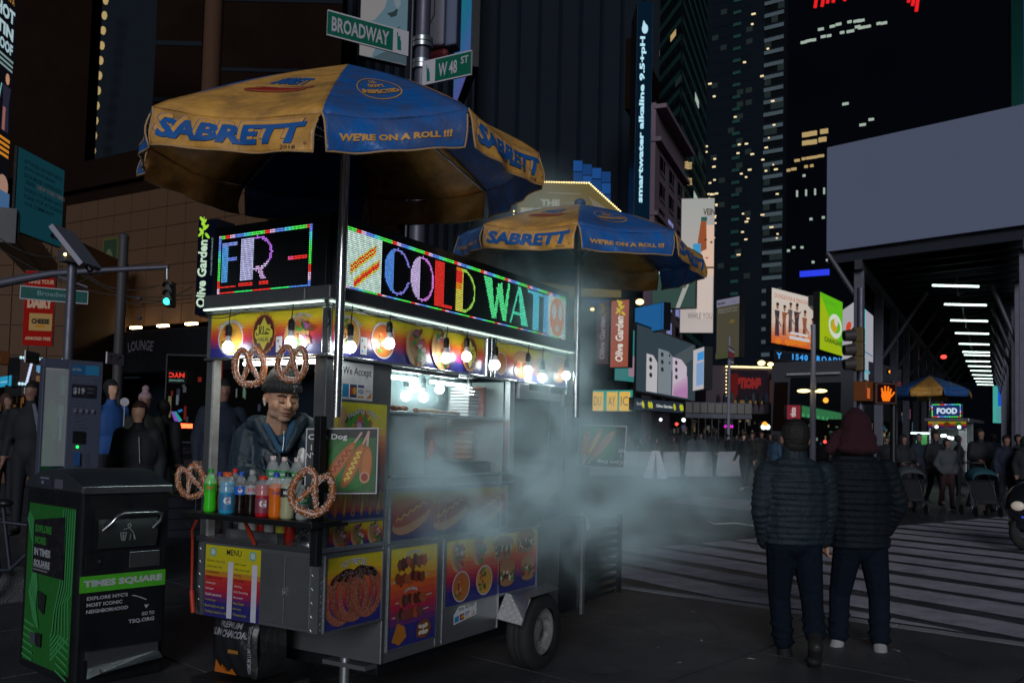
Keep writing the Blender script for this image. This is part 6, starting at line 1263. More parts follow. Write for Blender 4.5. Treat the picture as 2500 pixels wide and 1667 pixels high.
# ================================================================== street name signs on their pole
SPD = 10.6; sp0 = gp(1003, SPD)
t = empty('sign_pole', sp0, 'grey street pole carrying the two green street name signs', 'pole')
MB().cyl((sp0.x, sp0.y, sp0.z), (sp0.x, sp0.y, 8.2), .105, .08, n=16).build('shaft', 'pole_paint', t)
for y in (83, 96, 140, 152): z = ZZ(1003, y, SPD); MB().cyl((sp0.x, sp0.y, z), (sp0.x, sp0.y, z+.05), .125, n=16).build('clamp', 'steel', t, bevel=.005)
MB().tube([(sp0.x-.13, sp0.y-.05, 8), (sp0.x-.13, sp0.y-.05, 2)], .015, 6).build('conduit', 'shed_steel', t)
def liberty(p, x, y, h, c): p.poly([(x-h*.1, y), (x+h*.12, y), (x+h*.1, y+h*.5), (x+h*.03, y+h*.62), (x-h*.05, y+h*.6), (x-h*.1, y+h*.95), (x-h*.15, y+h*.95), (x-h*.12, y+h*.55)], c); p.ell(x, y+h*.68, h*.06, h*.08, c, 8)
def namesign(lab, tl, bl, tr, br, D, fn):
    O, U, w, h = vrect(tl, bl, tr, br, D); t = empty('street_sign', O, lab, 'street sign'); f = plane(O, U, ZUP); c = [f(a, b, d) for d in (-.025, -.001) for a, b in ((0, 0), (w, 0), (w, h), (0, h))]
    MB().add(c, [(0, 3, 2, 1), (4, 5, 6, 7), (0, 1, 5, 4), (1, 2, 6, 5), (2, 3, 7, 6), (3, 0, 4, 7)]).build('plate', 'sign_white', t); p = Print(f, .001); fn(p, w, h); p.done('sign_face', t); return t
SG = (.0, .13, .075); SW = (.52, .48, .55)
namesign('green Broadway street sign slanting left at the top of the pole', (800, 9), (799, 73), (997, 89), (996, 150), 11.0, lambda p, w, h: (p.rect(0, h*.05, w*.8, h*.94, SG), p.text('BROADWAY', w*.4, h*.2, h*.58, SW, w=w*.7, bold=.025), liberty(p, w*.88, h*.15, h*.75, (0, .18, .12))))
namesign('green West 48 Street sign slanting right below the first sign', (1031, 154), (1030, 214), (1151.5, 116), (1149.5, 178), 10.5, lambda p, w, h: (p.rect(w*.27, h*.05, w, h*.95, SG), p.text('W 48', w*.53, h*.2, h*.55, SW, w=w*.38, bold=.025), p.text('ST', w*.87, h*.52, h*.3, SW, w=w*.15, bold=.02), liberty(p, w*.13, h*.12, h*.7, (0, .18, .12))))
t = empty('signal_housing', atD(1065, 60, 11.6), 'large pale grey signal housing with a red underside by the sign pole', 'signal'); a = atD(1022, 112, 11.6); b = atD(1082, -60, 11.6); U = Vector((.93, .36, 0)).normalized(); f = plane(a, U, ZUP); hh = b.z-a.z
c = [f(x, y, d) for d in (-.3, 0) for x, y in ((0, 0), (.33, 0), (.33, hh), (0, hh))]; MB().add(c, [(0, 3, 2, 1), (4, 5, 6, 7), (0, 1, 5, 4), (1, 2, 6, 5), (2, 3, 7, 6), (3, 0, 4, 7)]).build('case', mat('case_grey', (.28, .27, .34), .5), t, bevel=.03)
c = [f(x, y, d) for d in (-.25, .0) for x, y in ((.345, -.02), (.5, .0), (.5, hh), (.345, hh))]; MB().add(c, [(0, 3, 2, 1), (4, 5, 6, 7), (0, 1, 5, 4), (1, 2, 6, 5), (2, 3, 7, 6), (3, 0, 4, 7)]).build('side_case', mat('case_blue', (.07, .09, .17), .5), t, bevel=.02)
MB().box(f(.05, -.14, -.25), f(.36, -.02, -.02)).build('red_underside', mat('case_red', (.16, .02, .03), .5), t, bevel=.05); MB().tube([f(.12, -.1, .01), f(.12, .22, .01), f(.2, .4, .01), f(.2, hh, .01)], .006, 6).build('cable', 'black_plastic', t)
# ================================================================== left street furniture
def pole(nm, xb, xt, yt, D, r0, r1, lab, m='pole_paint'):
    b = gp(xb, D); z = ZZ(xt, yt, D); t = empty(nm, b, lab, 'pole'); MB().cyl(b, (b.x, b.y, z), r0, r1, n=16).build('shaft', m, t); MB().ball((b.x, b.y, z), r1*1.1, n=12).build('cap', m, t); return t
t = pole('solar_pole', 155, 167, 632, 9.6, .055, .048, 'pale blue-grey pole topped by a tilted solar panel, left of the kiosk')
a = atD(140, 556, 9.6); b = atD(214, 650, 9.6); d = (b-a).normalized(); nrm = d.cross(Fw).normalized(); mb = MB(); c = [q+nrm*s+Fw*k for k in (-.15, .3) for q, s in ((a, -.028), (b, -.028), (b, .028), (a, .028))]; mb.add(c, [(0, 3, 2, 1), (4, 5, 6, 7), (0, 1, 5, 4), (1, 2, 6, 5), (2, 3, 7, 6), (3, 0, 4, 7)]); mb.build('solar_panel', 'case_grey', t, bevel=.005)
MB().tube([b, b+(b-a)*.12], .035, 8).build('panel_foot', 'black_metal', t); MB().ball(atD(159, 621, 9.5), .014, n=10).build('status_lamp', emis('amber', (1, .7, .15), 18), t); MB().box(atD(160, 640, 9.6)-Vector((.06, .05, .0)), atD(176, 612, 9.6)+Vector((.02, .05, 0))).build('bracket', 'shed_steel', t)
pole('dark_pole', 279, 297, 575, 17, .1, .09, 'dark pole in front of the stone facade above the arrow sign', mat('pole_dark', (.05, .045, .05), .6))
t = empty('mast_arm', atD(150, 662, 14), 'long grey arm holding the green traffic light over the street', 'signal arm')
MB().tube([atD(-40, 700, 14), atD(60, 680, 14), atD(130, 668, 14), atD(250, 660, 14), atD(412, 652, 14)], [.07, .065, .055, .045, .035], 10).tube([atD(60, 685, 14), atD(135, 672, 14), atD(215, 702, 14)], .02, 8).build('arm', 'pole_paint', t); MB().tube([atD(408, 655, 14), atD(408, 682, 14)], .025, 8).build('hanger', 'steel', t)
def signal(lab, x, ys, D, r, lit, m, side=1):
    c = atD(x, ys[1], D); t = empty('traffic_light', c, lab, 'traffic light'); w = Vector((_r.x, _r.y, 0)); f = Vector((-Fw.x, -Fw.y, 0)).normalized()
    for i, y in enumerate(ys):
        c = atD(x, y, D); T_ = Matrix.Translation(c) @ Matrix(((w.x, f.x, 0, 0), (w.y, f.y, 0, 0), (0, 0, 1, 0), (0, 0, 0, 1)))
        MB().box((-r*1.25, -.2, -r*1.3), (r*1.25, 0, r*1.3), T=T_).build('section', m, t, bevel=.015)
        e = T_.to_3x3(); vz = (e @ Vector((side*.45, 1, -.12))).normalized(); cc = T_ @ Vector((0, .012, 0)); MB().cyl(cc-vz*.01, cc, r*.95, n=18).build('lens', 'lens_green' if i == lit else 'black_plastic', t)
        v = MB(); u1 = vz.cross(ZUP).normalized(); u2 = u1.cross(vz); v.grid(lambda a, b: cc+(u1*math.cos(math.pi*(a*1.3-.15))+u2*math.sin(math.pi*(a*1.3-.15)))*r+vz*(b*r*1.7), 12, 2); v.build('visor', m, t, solid=.006)
    return t
signal('traffic light with its green lamp lit, hanging left of the cart', 408, (697, 716.5, 736), 14, .055, 2, mat('signal_dark', (.04, .03, .025), .5), .5)
namesign('green Broadway sign hanging from the signal arm at the left', (48, 693), (48, 726), (217, 714), (214, 746), 12.6, lambda p, w, h: (p.rect(w*.01, h*.06, w*.99, h*.94, (0, .09, .075)), p.text('Broadway', w*.5, h*.25, h*.48, (.2, .3, .34), w=w*.5, bold=.01)))
namesign('small white sign with two black arrows above the crowd', (262, 861), (261, 889), (303, 864), (302, 891), 15, lambda p, w, h: (p.rect(0, 0, w, h, (.3, .27, .33)), p.line([(w*.25, h*.3), (w*.25, h*.65)], w*.05, BLK), p.poly([(w*.15, h*.6), (w*.35, h*.6), (w*.25, h*.85)], BLK), p.line([(w*.6, h*.3), (w*.63, h*.55), (w*.75, h*.68)], w*.05, BLK), p.poly([(w*.72, h*.55), (w*.7, h*.85), (w*.9, h*.72)], BLK)))
namesign('small green direction sign left of the solar pole', (62, 857), (62, 886), (98, 860), (96, 888), 16, lambda p, w, h: (p.rect(0, 0, w, h, (.0, .07, .03)), [p.rect(w*.15, h*a, w*.85, h*(a+.06), (.12, .14, .1)) for a in (.75, .55, .3)]))
t = empty('orange_signal', atD(6, 872, 14), 'orange traffic signal cut by the left edge of the view', 'traffic light'); MB().box(atD(-6, 890, 14)-Vector((0, .1, 0)), atD(10, 856, 14)+Vector((0, .1, 0))).build('section', mat('sig_or', (.2, .07, .02), .5), t, bevel=.02); MB().box(atD(2, 880, 13.8), atD(14, 876, 13.9)).build('visor', 'sig_or', t)
g = MB()
for a, b, s in ((((-30, 590)), ((470, 720)), .5), (((-30, 560)), ((150, 628)), .2), (((180, 660)), ((470, 728)), .3), (((170, 640)), ((380, 700)), .3), (((290, 735)), ((470, 700)), .2), (((190, 690)), ((400, 640)), -.1)): g.tube(sag(atD(*a, 20), atD(*b, 20), s=s), .012, 5)
tag(g.build('overhead_wires', 'black_plastic', loc=atD(250, 680, 20)), 'thin black wires crossing in front of the stone facade', 'wires')
tag(MB().tube([atD(343, 722, 19.8), atD(343, 745, 19.8), atD(341, 772, 19.8)], .008, 5).ball(atD(338, 730, 19.8), .07, n=8, sc=(1.4, 1, .6)).ball(atD(341, 776, 19.8), .06, n=8, sc=(1, 1, .8)).build('hanging_shoes', 'pole_dark', loc=atD(343, 730, 19.8)), 'pair of shoes hanging from the wire before the stone facade', 'shoes')
# kiosk
O, U, w, h = vrect((112, 872), (93, 1150), (262, 884), (240, 1150), 8.6); O.z -= .5; h += .5
t = empty('bike_kiosk', O, 'tall grey bike share kiosk with price panel and glass map case', 'kiosk'); f = plane(O, U, ZUP)
def kb(name, x0, y0, x1, y1, d0, d1, m, bevel=.006): c = [f(x, y, d) for d in (d0, d1) for x, y in ((x0, y0), (x1, y0), (x1, y1), (x0, y1))]; return MB().add(c, [(0, 3, 2, 1), (4, 5, 6, 7), (0, 1, 5, 4), (1, 2, 6, 5), (2, 3, 7, 6), (3, 0, 4, 7)]).build(name, m, t, bevel=bevel)
kb('panel_body', w*.42, 0, w, h, -.14, 0, mat('kiosk_grey', (.06, .07, .11), .5)); kb('case_frame', 0, h-.09, w*.42, h, -.1, 0, 'kiosk_grey'); kb('case_frame', 0, 0, .02, h-.09, -.1, 0, 'kiosk_grey'); kb('case_back', .02, .1, w*.42, h-.09, -.09, -.06, 'black_metal', 0)
p = Print(plane(O-U.cross(ZUP).normalized()*.055, U, ZUP), .001); p.rect(.02, .5, w*.41, h-.1, (.01, .02, .03)); p.ell(w*.2, h*.6, w*.1, .25, (.02, .08, .04), 14, .2); p.ell(w*.15, h*.42, w*.1, .3, (.01, .06, .03), 14, .2); p.rect(w*.32, h*.78, w*.4, h*.9, (.02, .1, .12)); p.rect(w*.05, h*.93, w*.38, h*.97, (.12, .1, .13)); p.ell(w*.34, h*.68, w*.05, .08, (.06, .14, .15), 10, .3); p.rect(w*.33, h*.5, w*.37, h*.64, (.02, .2, .25)); p.done('map_picture', t, 'dim_screen')
kb('case_glass', .021, .55, w*.419, h-.092, -.012, -.006, 'clear_plastic', 0)
p = Print(f, .001); p.rect(w*.47, h-.14, w*.93, h-.045, (.01, .1, .25)); p.rect(w*.7, h-.14, w*.93, h-.045, (.02, .2, .4)); p.text('citi bike', w*.55, h-.105, .03, (.3, .4, .5), w=w*.15, bold=.02)
for i, s in enumerate(('Experience NYC', 'in a whole new way')): p.text(s, w*.66, h-.185-i*.03, .016, (.2, .2, .25), w=w*.36)
p.rect(w*.48, h-.37, w*.9, h-.24, (.008, .008, .015)); p.text('$19', w*.6, h-.34, .07, (.35, .35, .4), w=w*.2, bold=.04); p.rect(w*.74, h-.28, w*.86, h-.272, (.12, .12, .15)); p.rect(w*.74, h-.32, w*.84, h-.312, (.12, .12, .15))
for i in range(9): p.rect(w*(.5+.0), h-.42-i*.03, w*(.5+.12+.2*((i*7) % 3)/3), h-.415-i*.03, (.12, .12, .16))
for i in range(4): p.ell(w*(.54+i*.1), h-.5, .018, .02, (.16, .16, .22), 8)
p.rect(w*.52, h-.82, w*.72, h-.7, (.004, .004, .006)); p.rect(w*.55, h-1.04, w*.66, h-.91, (.02, .08, .25))
for i in range(8): p.rect(w*.7, h-.92-i*.022, w*.8, h-.916-i*.022, (.1, .1, .14))
p.rect(w*.55, h-1.16, w*.66, h-1.09, (.1, .1, .12)); p.rect(w*.56, h-1.3, w*.66, h-1.22, (.005, .005, .006)); p.done('front_print', t); cc = f(w*.62, h-.855, .004); MB().cyl(cc, f(w*.62, h-.855, .008), .013, n=14).build('ready_lamp', emis('ready_green', (.02, 1, .1), 3), t)
# bikes at the left edge
def bike(x, D, lab):
    b = gp(x, D); t = empty('parked_bicycle', b, lab, 'bicycle'); T2 = lambda a, h, s=0: b+Vector((_r.x, _r.y, 0))*a+Vector((Fw.x, Fw.y, 0))*s+Vector((0, 0, h))
    for a in (-.5, .5):
        g = MB(); g.tube([T2(a+.3*math.cos(k), .32+.3*math.sin(k)) for k in [i*.314 for i in range(20)]], .02, 6, closed=True); wl_ = g.build('wheel', 'rubber', t)
        g = MB()
        for k in range(8): g.tube([T2(a, .32), T2(a+.3*math.cos(k*.785), .32+.3*math.sin(k*.785))], .003, 4)
        g.build('spokes', 'steel', wl_)
    MB().tube([T2(-.5, .32), T2(-.1, .35), T2(.3, .75), T2(-.2, .8)], .022, 8).tube([T2(-.1, .35), T2(-.2, .95)], .02, 8).tube([T2(.5, .32), T2(.33, .9)], .02, 8).build('frame', mat('bike_dark', (.015, .02, .035), .5) if 'bike_dark' not in MATS else 'bike_dark', t); MB().tube([T2(.33, 1.0, -.25), T2(.35, 1.08, 0), T2(.33, 1.0, .25)], .015, 8).build('handlebar', 'black_metal', t)
    MB().ball(T2(-.2, .98), .12, n=10, sc=(1, .7, .35)).build('saddle', 'black_plastic', t)
    MB().box(T2(.35, .95, -.12), T2(.62, 1.1, .12)).build('basket', mat('bike_yellow', (.25, .28, .02), .5), t, bevel=.01); MB().box(T2(-.68, .72, -.03), T2(-.35, .84, .03)).build('rear_guard', mat('bike_blue', (.01, .05, .2), .5), t, bevel=.01)
bike(66, 8.6, 'blue share bicycle with a yellow front basket behind the waste bin'); pass
# dark car with lit tail lamp behind the crowd
c = gp(440, 15); t = empty('parked_car', c, 'dark car with a glowing red tail lamp behind the crowd', 'car'); X_ = Vector((_r.x, _r.y, 0)); Y_ = Vector((Fw.x, Fw.y, 0)).normalized()
def cv(a, s, h): return c+X_*a+Y_*s+Vector((0, 0, h))
prof = [(-2.2, .3), (-2.25, .75), (-1.6, .92), (-1.0, .98), (-.4, 1.42), (.9, 1.45), (1.6, 1.05), (2.1, 1.0), (2.2, .6), (2.15, .3)]
g = MB(); n = len(prof); g.add([cv(a, s*(.78 if h > 1.1 else .9), h) for s in (-1, 1) for a, h in prof], [(i, (i+1) % n, n+(i+1) % n, n+i) for i in range(n)]+[tuple(range(n))[::-1], tuple(range(n, 2*n))]); g.build('body', mat('car_black', (.01, .011, .014), .2, coat=.6), t, bevel=.05)
g = MB(); g.add([cv(a, -.83, h) for a, h in ((-.9, 1.02), (-.35, 1.36), (.85, 1.38), (1.4, 1.06))], [(0, 1, 2, 3)]); g.build('side_window', 'win_dark', t)
for a in (-1.35, 1.35): g = MB(); g.cyl(cv(a, -.92, .33), cv(a, -.7, .33), .33, n=20); o = g.build('wheel', 'rubber', t); MB().cyl(cv(a, -.935, .33), cv(a, -.9, .33), .2, n=12).build('rim', 'steel', o)
a = cv(.0, -.93, 0); l1 = atD(428, 1044, 13.9); l2 = atD(458, 1034, 13.9); MB().box(l1, l2+Vector((0, .1, 0))).build('tail_lamp', emis('tail', (1, .07, .02), 6), t, bevel=.01)
p = Print(lambda u, v, h: atD(u, v, 14-h), .01); p.poly([(417, 1004), (424, 1004), (438, 1030), (428, 1032)], (.2, .08, .45)); p.poly([(424, 1005), (430, 1004), (445, 1026), (438, 1030)], (.02, .3, .3)); p.poly([(433, 1002), (444, 998), (446, 1003), (437, 1007)], (.02, .15, .4)); p.done('reflector_stripes', t, 'screen_print')
# planter wall
a = gd(372, 11.5); b = gd(520, 12); t = empty('planter', a, 'dark slatted planter with low shrubs behind the bottles', 'planter')
for i in range(6): wallbox(MB(), a, b, -.1+i*.14, .03+i*.14, .4).build('slat', mat('slat_grey', (.04, .04, .06), .7) if i == 0 else 'slat_grey', t)
q = random.Random(5); g = MB()
for i in range(500):
    s = a.lerp(b, q.random())+Vector((q.uniform(0, .35), q.uniform(.05, .4), .75+abs(q.gauss(0, .13)))); r_ = q.uniform(.02, .04); d = Vector((q.gauss(0, 1), q.gauss(0, 1), q.gauss(0, 1))).normalized(); e = d.orthogonal().normalized(); g.add([s-d*r_, s+e*r_*.5, s+d*r_, s-e*r_*.5], [(0, 1, 2, 3)])
tag(g.build('leaves', mat('leaf_dark', (.03, .045, .015), .6), t), kind='stuff')
# ================================================================== right side furniture
t = empty('walk_signal', atD(2163, 961, 17), 'pedestrian signal showing a lit orange hand, facing the camera', 'pedestrian signal')
c = atD(2164, 960, 17); T_ = Matrix.Translation(c) @ Matrix(((_r.x, -Fw.x, 0, 0), (_r.y, -Fw.y, 0, 0), (0, 0, 1, 0), (0, 0, 0, 1)))
MB().box((-.21, -.2, -.21), (.21, 0, .21), T=T_).build('case', mat('case_wine', (.05, .02, .02), .6), t, bevel=.02)
p = Print(lambda u, v, h: T_ @ Vector((u, .002+h, v)), .002); p.rect(-.17, -.17, .17, .17, (.012, .002, .002)); o = (1.1, .22, .01)
p.poly([(-.07, -.15), (.06, -.15), (.09, -.04), (.07, .04), (-.09, .04), (-.1, -.05)], o)
for x, y, a in ((-.075, .1, .1), (-.025, .14, .03), (.025, .13, -.05), (.065, .09, -.12)): p.line([(x+.0, 0), (x-a*.15, y)], .034, o)
p.line([(.07, -.07), (.13, .0), (.145, .03)], .034, o); p.done('lit_hand', t, 'screen_print')
c = atD(2112, 956, 17.2); T_ = Matrix.Translation(c) @ Matrix.Rotation(CAM_Y-R(50), 4, 'Z'); t = empty('walk_signal', c, 'orange pedestrian signal case seen from the side, left of the lit hand', 'pedestrian signal'); MB().box((-.14, -.2, -.19), (.14, .12, .19), T=T_).build('case', 'orange_case', t, bevel=.02); MB().box(atD(2117, 972, 16.9), atD(2124, 948, 17)).build('glowing_edge', emis('orange_dim', (1, .2, .05), .5), t)
b = gp(2181, 17.1); t = empty('signal_post', b, 'dark post under the pedestrian signals', 'post'); MB().cyl(b, (b.x, b.y, ZZ(2181, 930, 17.1)), .06, n=12).build('shaft', 'black_metal', t); MB().tube([atD(2105, 936, 17.3), atD(2185, 936, 17.3)], .025, 8).tube([atD(2105, 984, 17.3), atD(2185, 984, 17.3)], .025, 8).build('bracket', 'black_metal', t)
namesign('small dark red sign over the pedestrian signal', (2176, 931), (2176, 943), (2200, 931), (2200, 943), 17.2, lambda p, w, h: p.rect(0, 0, w, h, (.15, .02, .03)))
t = empty('yellow_signal', atD(2090, 850, 17), 'yellow traffic signal seen from the side against the shed column', 'traffic light'); c = atD(2094, 853, 17)
for i, y in enumerate((818, 853, 888)):
    c = atD(2096, y, 17); MB().box(c-Vector((.1, .12, .14)), c+Vector((.1, .12, .14))).build('section', 'signal_yellow', t, bevel=.02); a = atD(2086, y, 16.9); v = MB(); v.tube([a, a-X_*.2+Vector((0, 0, -.02))], [.12, .1], 12); v.build('visor', mat('visor_dark', (.05, .04, .04), .6) if i == 0 else 'visor_dark', t)
b = gp(2100, 17.3); MB().cyl(b, (b.x, b.y, ZZ(2100, 700, 17.3)), .07, n=12).build('mount_pole', 'pole_paint', t)
# concrete barriers
def barrier(p0, p1, lab, word=None):
    p0 = Vector(p0); p1 = Vector(p1); t = empty('concrete_barrier', (p0+p1)/2, lab, 'barrier'); d = (p1-p0).normalized(); n = Vector((-d.y, d.x, 0)); sec = [(-.3, 0), (-.3, .09), (-.17, .33), (-.1, .98), (.1, .98), (.17, .33), (.3, .09), (.3, 0)]; k = len(sec)
    g = MB(); g.add([e+n*a+Vector((0, 0, b)) for e in (p0, p1) for a, b in sec], [(i, (i+1) % k, k+(i+1) % k, k+i) for i in range(k)]+[tuple(range(k))[::-1], tuple(range(k, 2*k))]); g.build('wall_block', 'concrete', t, bevel=.03)
    if word: 
        if n.dot(p0) > 0: n = -n
        p = Print(lambda u, v, h: p0+d*u+n*(.175+h-.07*(v-.33)/.65)+Vector((0, 0, v)), .004); p.text(word, 1.1, .42, .35, (.05, .05, .06), w=1.1, bold=.1); p.done('stencil', t)
barrier(atG(1618, 1163)+Vector((0, .0, 0)), atG(1806, 1162), 'long pale concrete barrier behind the steam'); barrier(atG(1440, 1160), atG(1592, 1160), 'concrete barrier with stencilled letters by the far corn dog board', 'NYPD')
a = atG(1600, 1168); t = empty('folding_stand', a, 'white folding frame stand between the two concrete barriers', 'stand')
for s in (-.28, .28): MB().add([a+X_*(s-.2)+Vector((0, 0, 0)), a+X_*(s+.18), a+X_*(s*.25+.07)+Vector((0, 0, 1.05)), a+X_*(s*.25-.07)+Vector((0, 0, 1.05))], [(0, 1, 2, 3)]).build('leg', 'sign_white', t, solid=.04)
# lamp post, flag pole
b = gp(1984, 42); t = empty('double_lamp', b, 'pale lamp post with two lit arms behind the left walker', 'lamp post'); MB().cyl(b, (b.x, b.y, ZZ(1984, 790, 42)), .16, .1, n=12).build('shaft', 'case_grey', t)
for x in (1962, 2003): MB().ball(atD(x, 954, 42), .15, n=10, sc=(2.1, 1, .6)).build('lamp', 'lamp_warm', t); MB().tube([atD(1984, 950, 42), atD(x, 953, 42)], .04, 6).build('arm', 'case_grey', t)
b = gp(1778, 40); t = empty('flag_pole', b, 'thin white flag pole with a red and white flag', 'flag pole'); MB().cyl(b, (b.x, b.y, ZZ(1778, 820, 40)), .08, .06, n=10).build('shaft', 'case_grey', t)
g = MB(); g.grid(lambda u, v: atD(1780+u*14-3*v, 843+v*42+u*(10-6*v), 40+.2*math.sin(v*9)), 6, 10, cf=lambda u, v: (.35, .03, .04) if .3 < v < .65 else (.35, .33, .38)); g.build('flag', 'print', t, attr=True)
# far food cart
c = gp(2312, 29.5); t = empty('far_food_cart', c, 'small lit food cart with a glowing FOOD sign under the shed', 'food cart'); T_ = Matrix.Translation(c) @ Matrix.Rotation(R(-6), 4, 'Z')
w = 1.15
def fb(nm, a, b, m): return MB().box(a, b, T=T_).build(nm, m, t, bevel=.01)
fb('body', (-w/2, 0, .4), (w/2, 2.6, 1.05), 'steel'); fb('roof', (-w/2-.1, -.1, 2.05), (w/2+.1, 2.7, 2.15), 'steel'); fb('sign_box', (-w/2+.15, -.05, 2.16), (w/2-.1, .1, 2.62), 'black_paint')
for x in (-w/2, w/2-.06): fb('post', (x, 0, 1.05), (x+.06, .06, 2.05), 'bright_steel')
fb('back_wall', (-w/2, 1.2, 1.05), (w/2, 1.25, 2.05), 'dull_steel')
def TF(a, y): return lambda u, v, h: T_ @ Vector((u, y-h, v))
p = Print(TF(0, -.052), .004); p.rect(-.42, 2.19, .44, 2.6, (.01, .03, .12)); p.text('FOOD', .01, 2.29, .2, (.6, .75, .9), w=.62, bold=.06)
for i in range(12): p.rect(-.42+i*.0717, 2.58, -.36+i*.0717, 2.61, rainbow(i*3)); p.rect(-.42+i*.0717, 2.18, -.36+i*.0717, 2.21, rainbow(i*3+9))
for i in range(6): p.rect(-.43, 2.2+i*.067, -.4, 2.26+i*.067, rainbow(i*4)); p.rect(.42, 2.2+i*.067, .45, 2.26+i*.067, rainbow(i*4+7))
p.done('lit_sign', t, 'screen_print')
p = Print(TF(0, -.004), .003); p.grad(-w/2, 1.82, w/2, 2.04, POSTER); p.ell(0, 1.93, .1, .1, BRN); p.ell(-.35, 1.93, .1, .1, TAN); p.ell(.35, 1.93, .1, .1, GREEN); p.done('food_poster', t, 'dim_screen'); fb('band', (-w/2, 0, 1.81), (w/2, .05, 2.05), 'steel')
for i, (x, y, z) in enumerate(((-.3, -.08, 1.86), (.38, -.08, 1.86), (-.12, .3, 1.58), (.0, .3, 1.52), (.1, .3, 1.5), (.33, .3, 1.55), (.3, .3, 1.4), (-.2, .3, 1.58))): MB().ball(T_ @ Vector((x, y, z)), .055, n=8).build('lamp', 'tube_glow', t)
fb('strip_lamp', (-1.1, -.1, 1.62), (-.55, -.05, 1.67), 'tube_glow'); fb('menu_panel', (.35, -.01, 1.1), (.55, -.003, 1.75), 'paper_white'); fb('side_panel', (-.95, -.02, 1.2), (-.6, -.01, 1.6), mat('green_glow', (.1, .3, .1), .5, em=(.05, .3, .08), es=.4))
cu = gp(2270, 30.5); q8 = [2.85+.03*math.sin(i) for i in range(8)]
umbrella(Vector((cu.x, cu.y, 0)), [Vector((cu.x+1.35*math.cos(R(-112+45*i)), cu.y+1.35*math.sin(R(-112+45*i)), cu.z+q8[i])) for i in range(8)], cu.z+3.62, 'distant yellow and blue umbrella over the FOOD cart', '', cu.z, detail=False, drop=.25)
# scooter at the right edge
c = atG(2512, 1345); t = empty('parked_scooter', c, 'dark motor scooter nose at the right edge beside the crossing', 'scooter')
T_ = Matrix.Translation(c) @ Matrix.Rotation(R(-65), 4, 'Z')
g = MB(); g.lathe([(.16, -.06), (.25, -.05), (.27, 0), (.25, .05), (.16, .06)], 24, T_ @ Vector((-.0, 0, .27)), T=Matrix.Rotation(CAM_Y, 4, 'Z') @ Matrix.Rotation(math.pi/2, 4, 'X')); g.build('wheel', 'rubber', t)
g = MB(); g.ball(c+Vector((0, 0, .62)), .3, n=16, sc=(1.0, .9, 1.1)).ball(c+X_*-.02+Vector((0, 0, .36)), .2, n=14, sc=(1.2, .9, .6)).ball(c+X_*.5+Vector((0, 0, .6)), .35, n=14, sc=(1.6, .8, .8)); g.build('fairing', 'car_black', t)
MB().ball(c-X_*.2-Y_*.12+Vector((0, 0, .62)), .1, n=12, sc=(1, .8, .7)).build('headlight', mat('lamp_glass', (.5, .45, .4), .1, em=(.6, .5, .4), es=.25), t); MB().tube([c+Vector((0, 0, .95))-Y_*.3, c+Vector((0, 0, .98)), c+Vector((0, 0, .95))+Y_*.3], .02, 8).build('handlebar', 'black_metal', t)
MB().box(c-X_*.19-Y_*.16+Vector((0, 0, .46)), c-X_*.05-Y_*.13+Vector((0, 0, .5))).build('blue_strip', emis('blue_strip', (.05, .1, .8), .6), t)
# ================================================================== people: tapered volumes fused into one continuous surface
JOBS = []
X_ = Vector((_r.x, _r.y, 0)); Y_ = Vector((Fw.x, Fw.y, 0)).normalized()
def cap(mb, p0, r0, p1, r1, n=10):
    p0 = Vector(p0); p1 = Vector(p1); d = (p1-p0).normalized()
    pts = [p0-d*r0, p0-d*r0*.7, p0-d*r0*.3, p0, p1, p1+d*r1*.3, p1+d*r1*.7, p1+d*r1]; rr = [r0*.05, r0*.72, r0*.96, r0, r1, r1*.96, r1*.72, r1*.05]
    mb.tube(pts, rr, n)
def ell(mb, c, r, T=None):
    n = 14; k = 9; c = Vector(c); vs = []; prof = [(math.sin(math.pi*i/k)+1e-4, -math.cos(math.pi*i/k)) for i in range(k+1)]
    for a, z in prof:
        for j in range(n):
            q = Vector((a*math.cos(2*math.pi*j/n)*r[0], a*math.sin(2*math.pi*j/n)*r[1], z*r[2])); vs.append((T @ q if T else q)+c)
    mb.add(vs, [(i*n+j, i*n+(j+1) % n, (i+1)*n+(j+1) % n, (i+1)*n+j) for i in range(k) for j in range(n)]+[tuple(range(n))[::-1], tuple(range(k*n, k*n+n))])
def fuse(name, mb, voxel, mats, zone, parent=None, loc=(0, 0, 0), smooth=2, finish=None, factor=.5):
    """queue: voxel-fuse the volumes, smooth, paint faces by zone(centre)"""
    me = bpy.data.meshes.new('tmp'); me.from_pydata(mb.v, [], mb.f); o = bpy.data.objects.new('tmp', me); COL.objects.link(o)
    m = o.modifiers.new('r', 'REMESH'); m.mode = 'VOXEL'; m.voxel_size = voxel
    s = o.modifiers.new('s', 'SMOOTH'); s.iterations = smooth; s.factor = factor
    JOBS.append((o, name, mats, zone, parent, Vector(loc), finish))
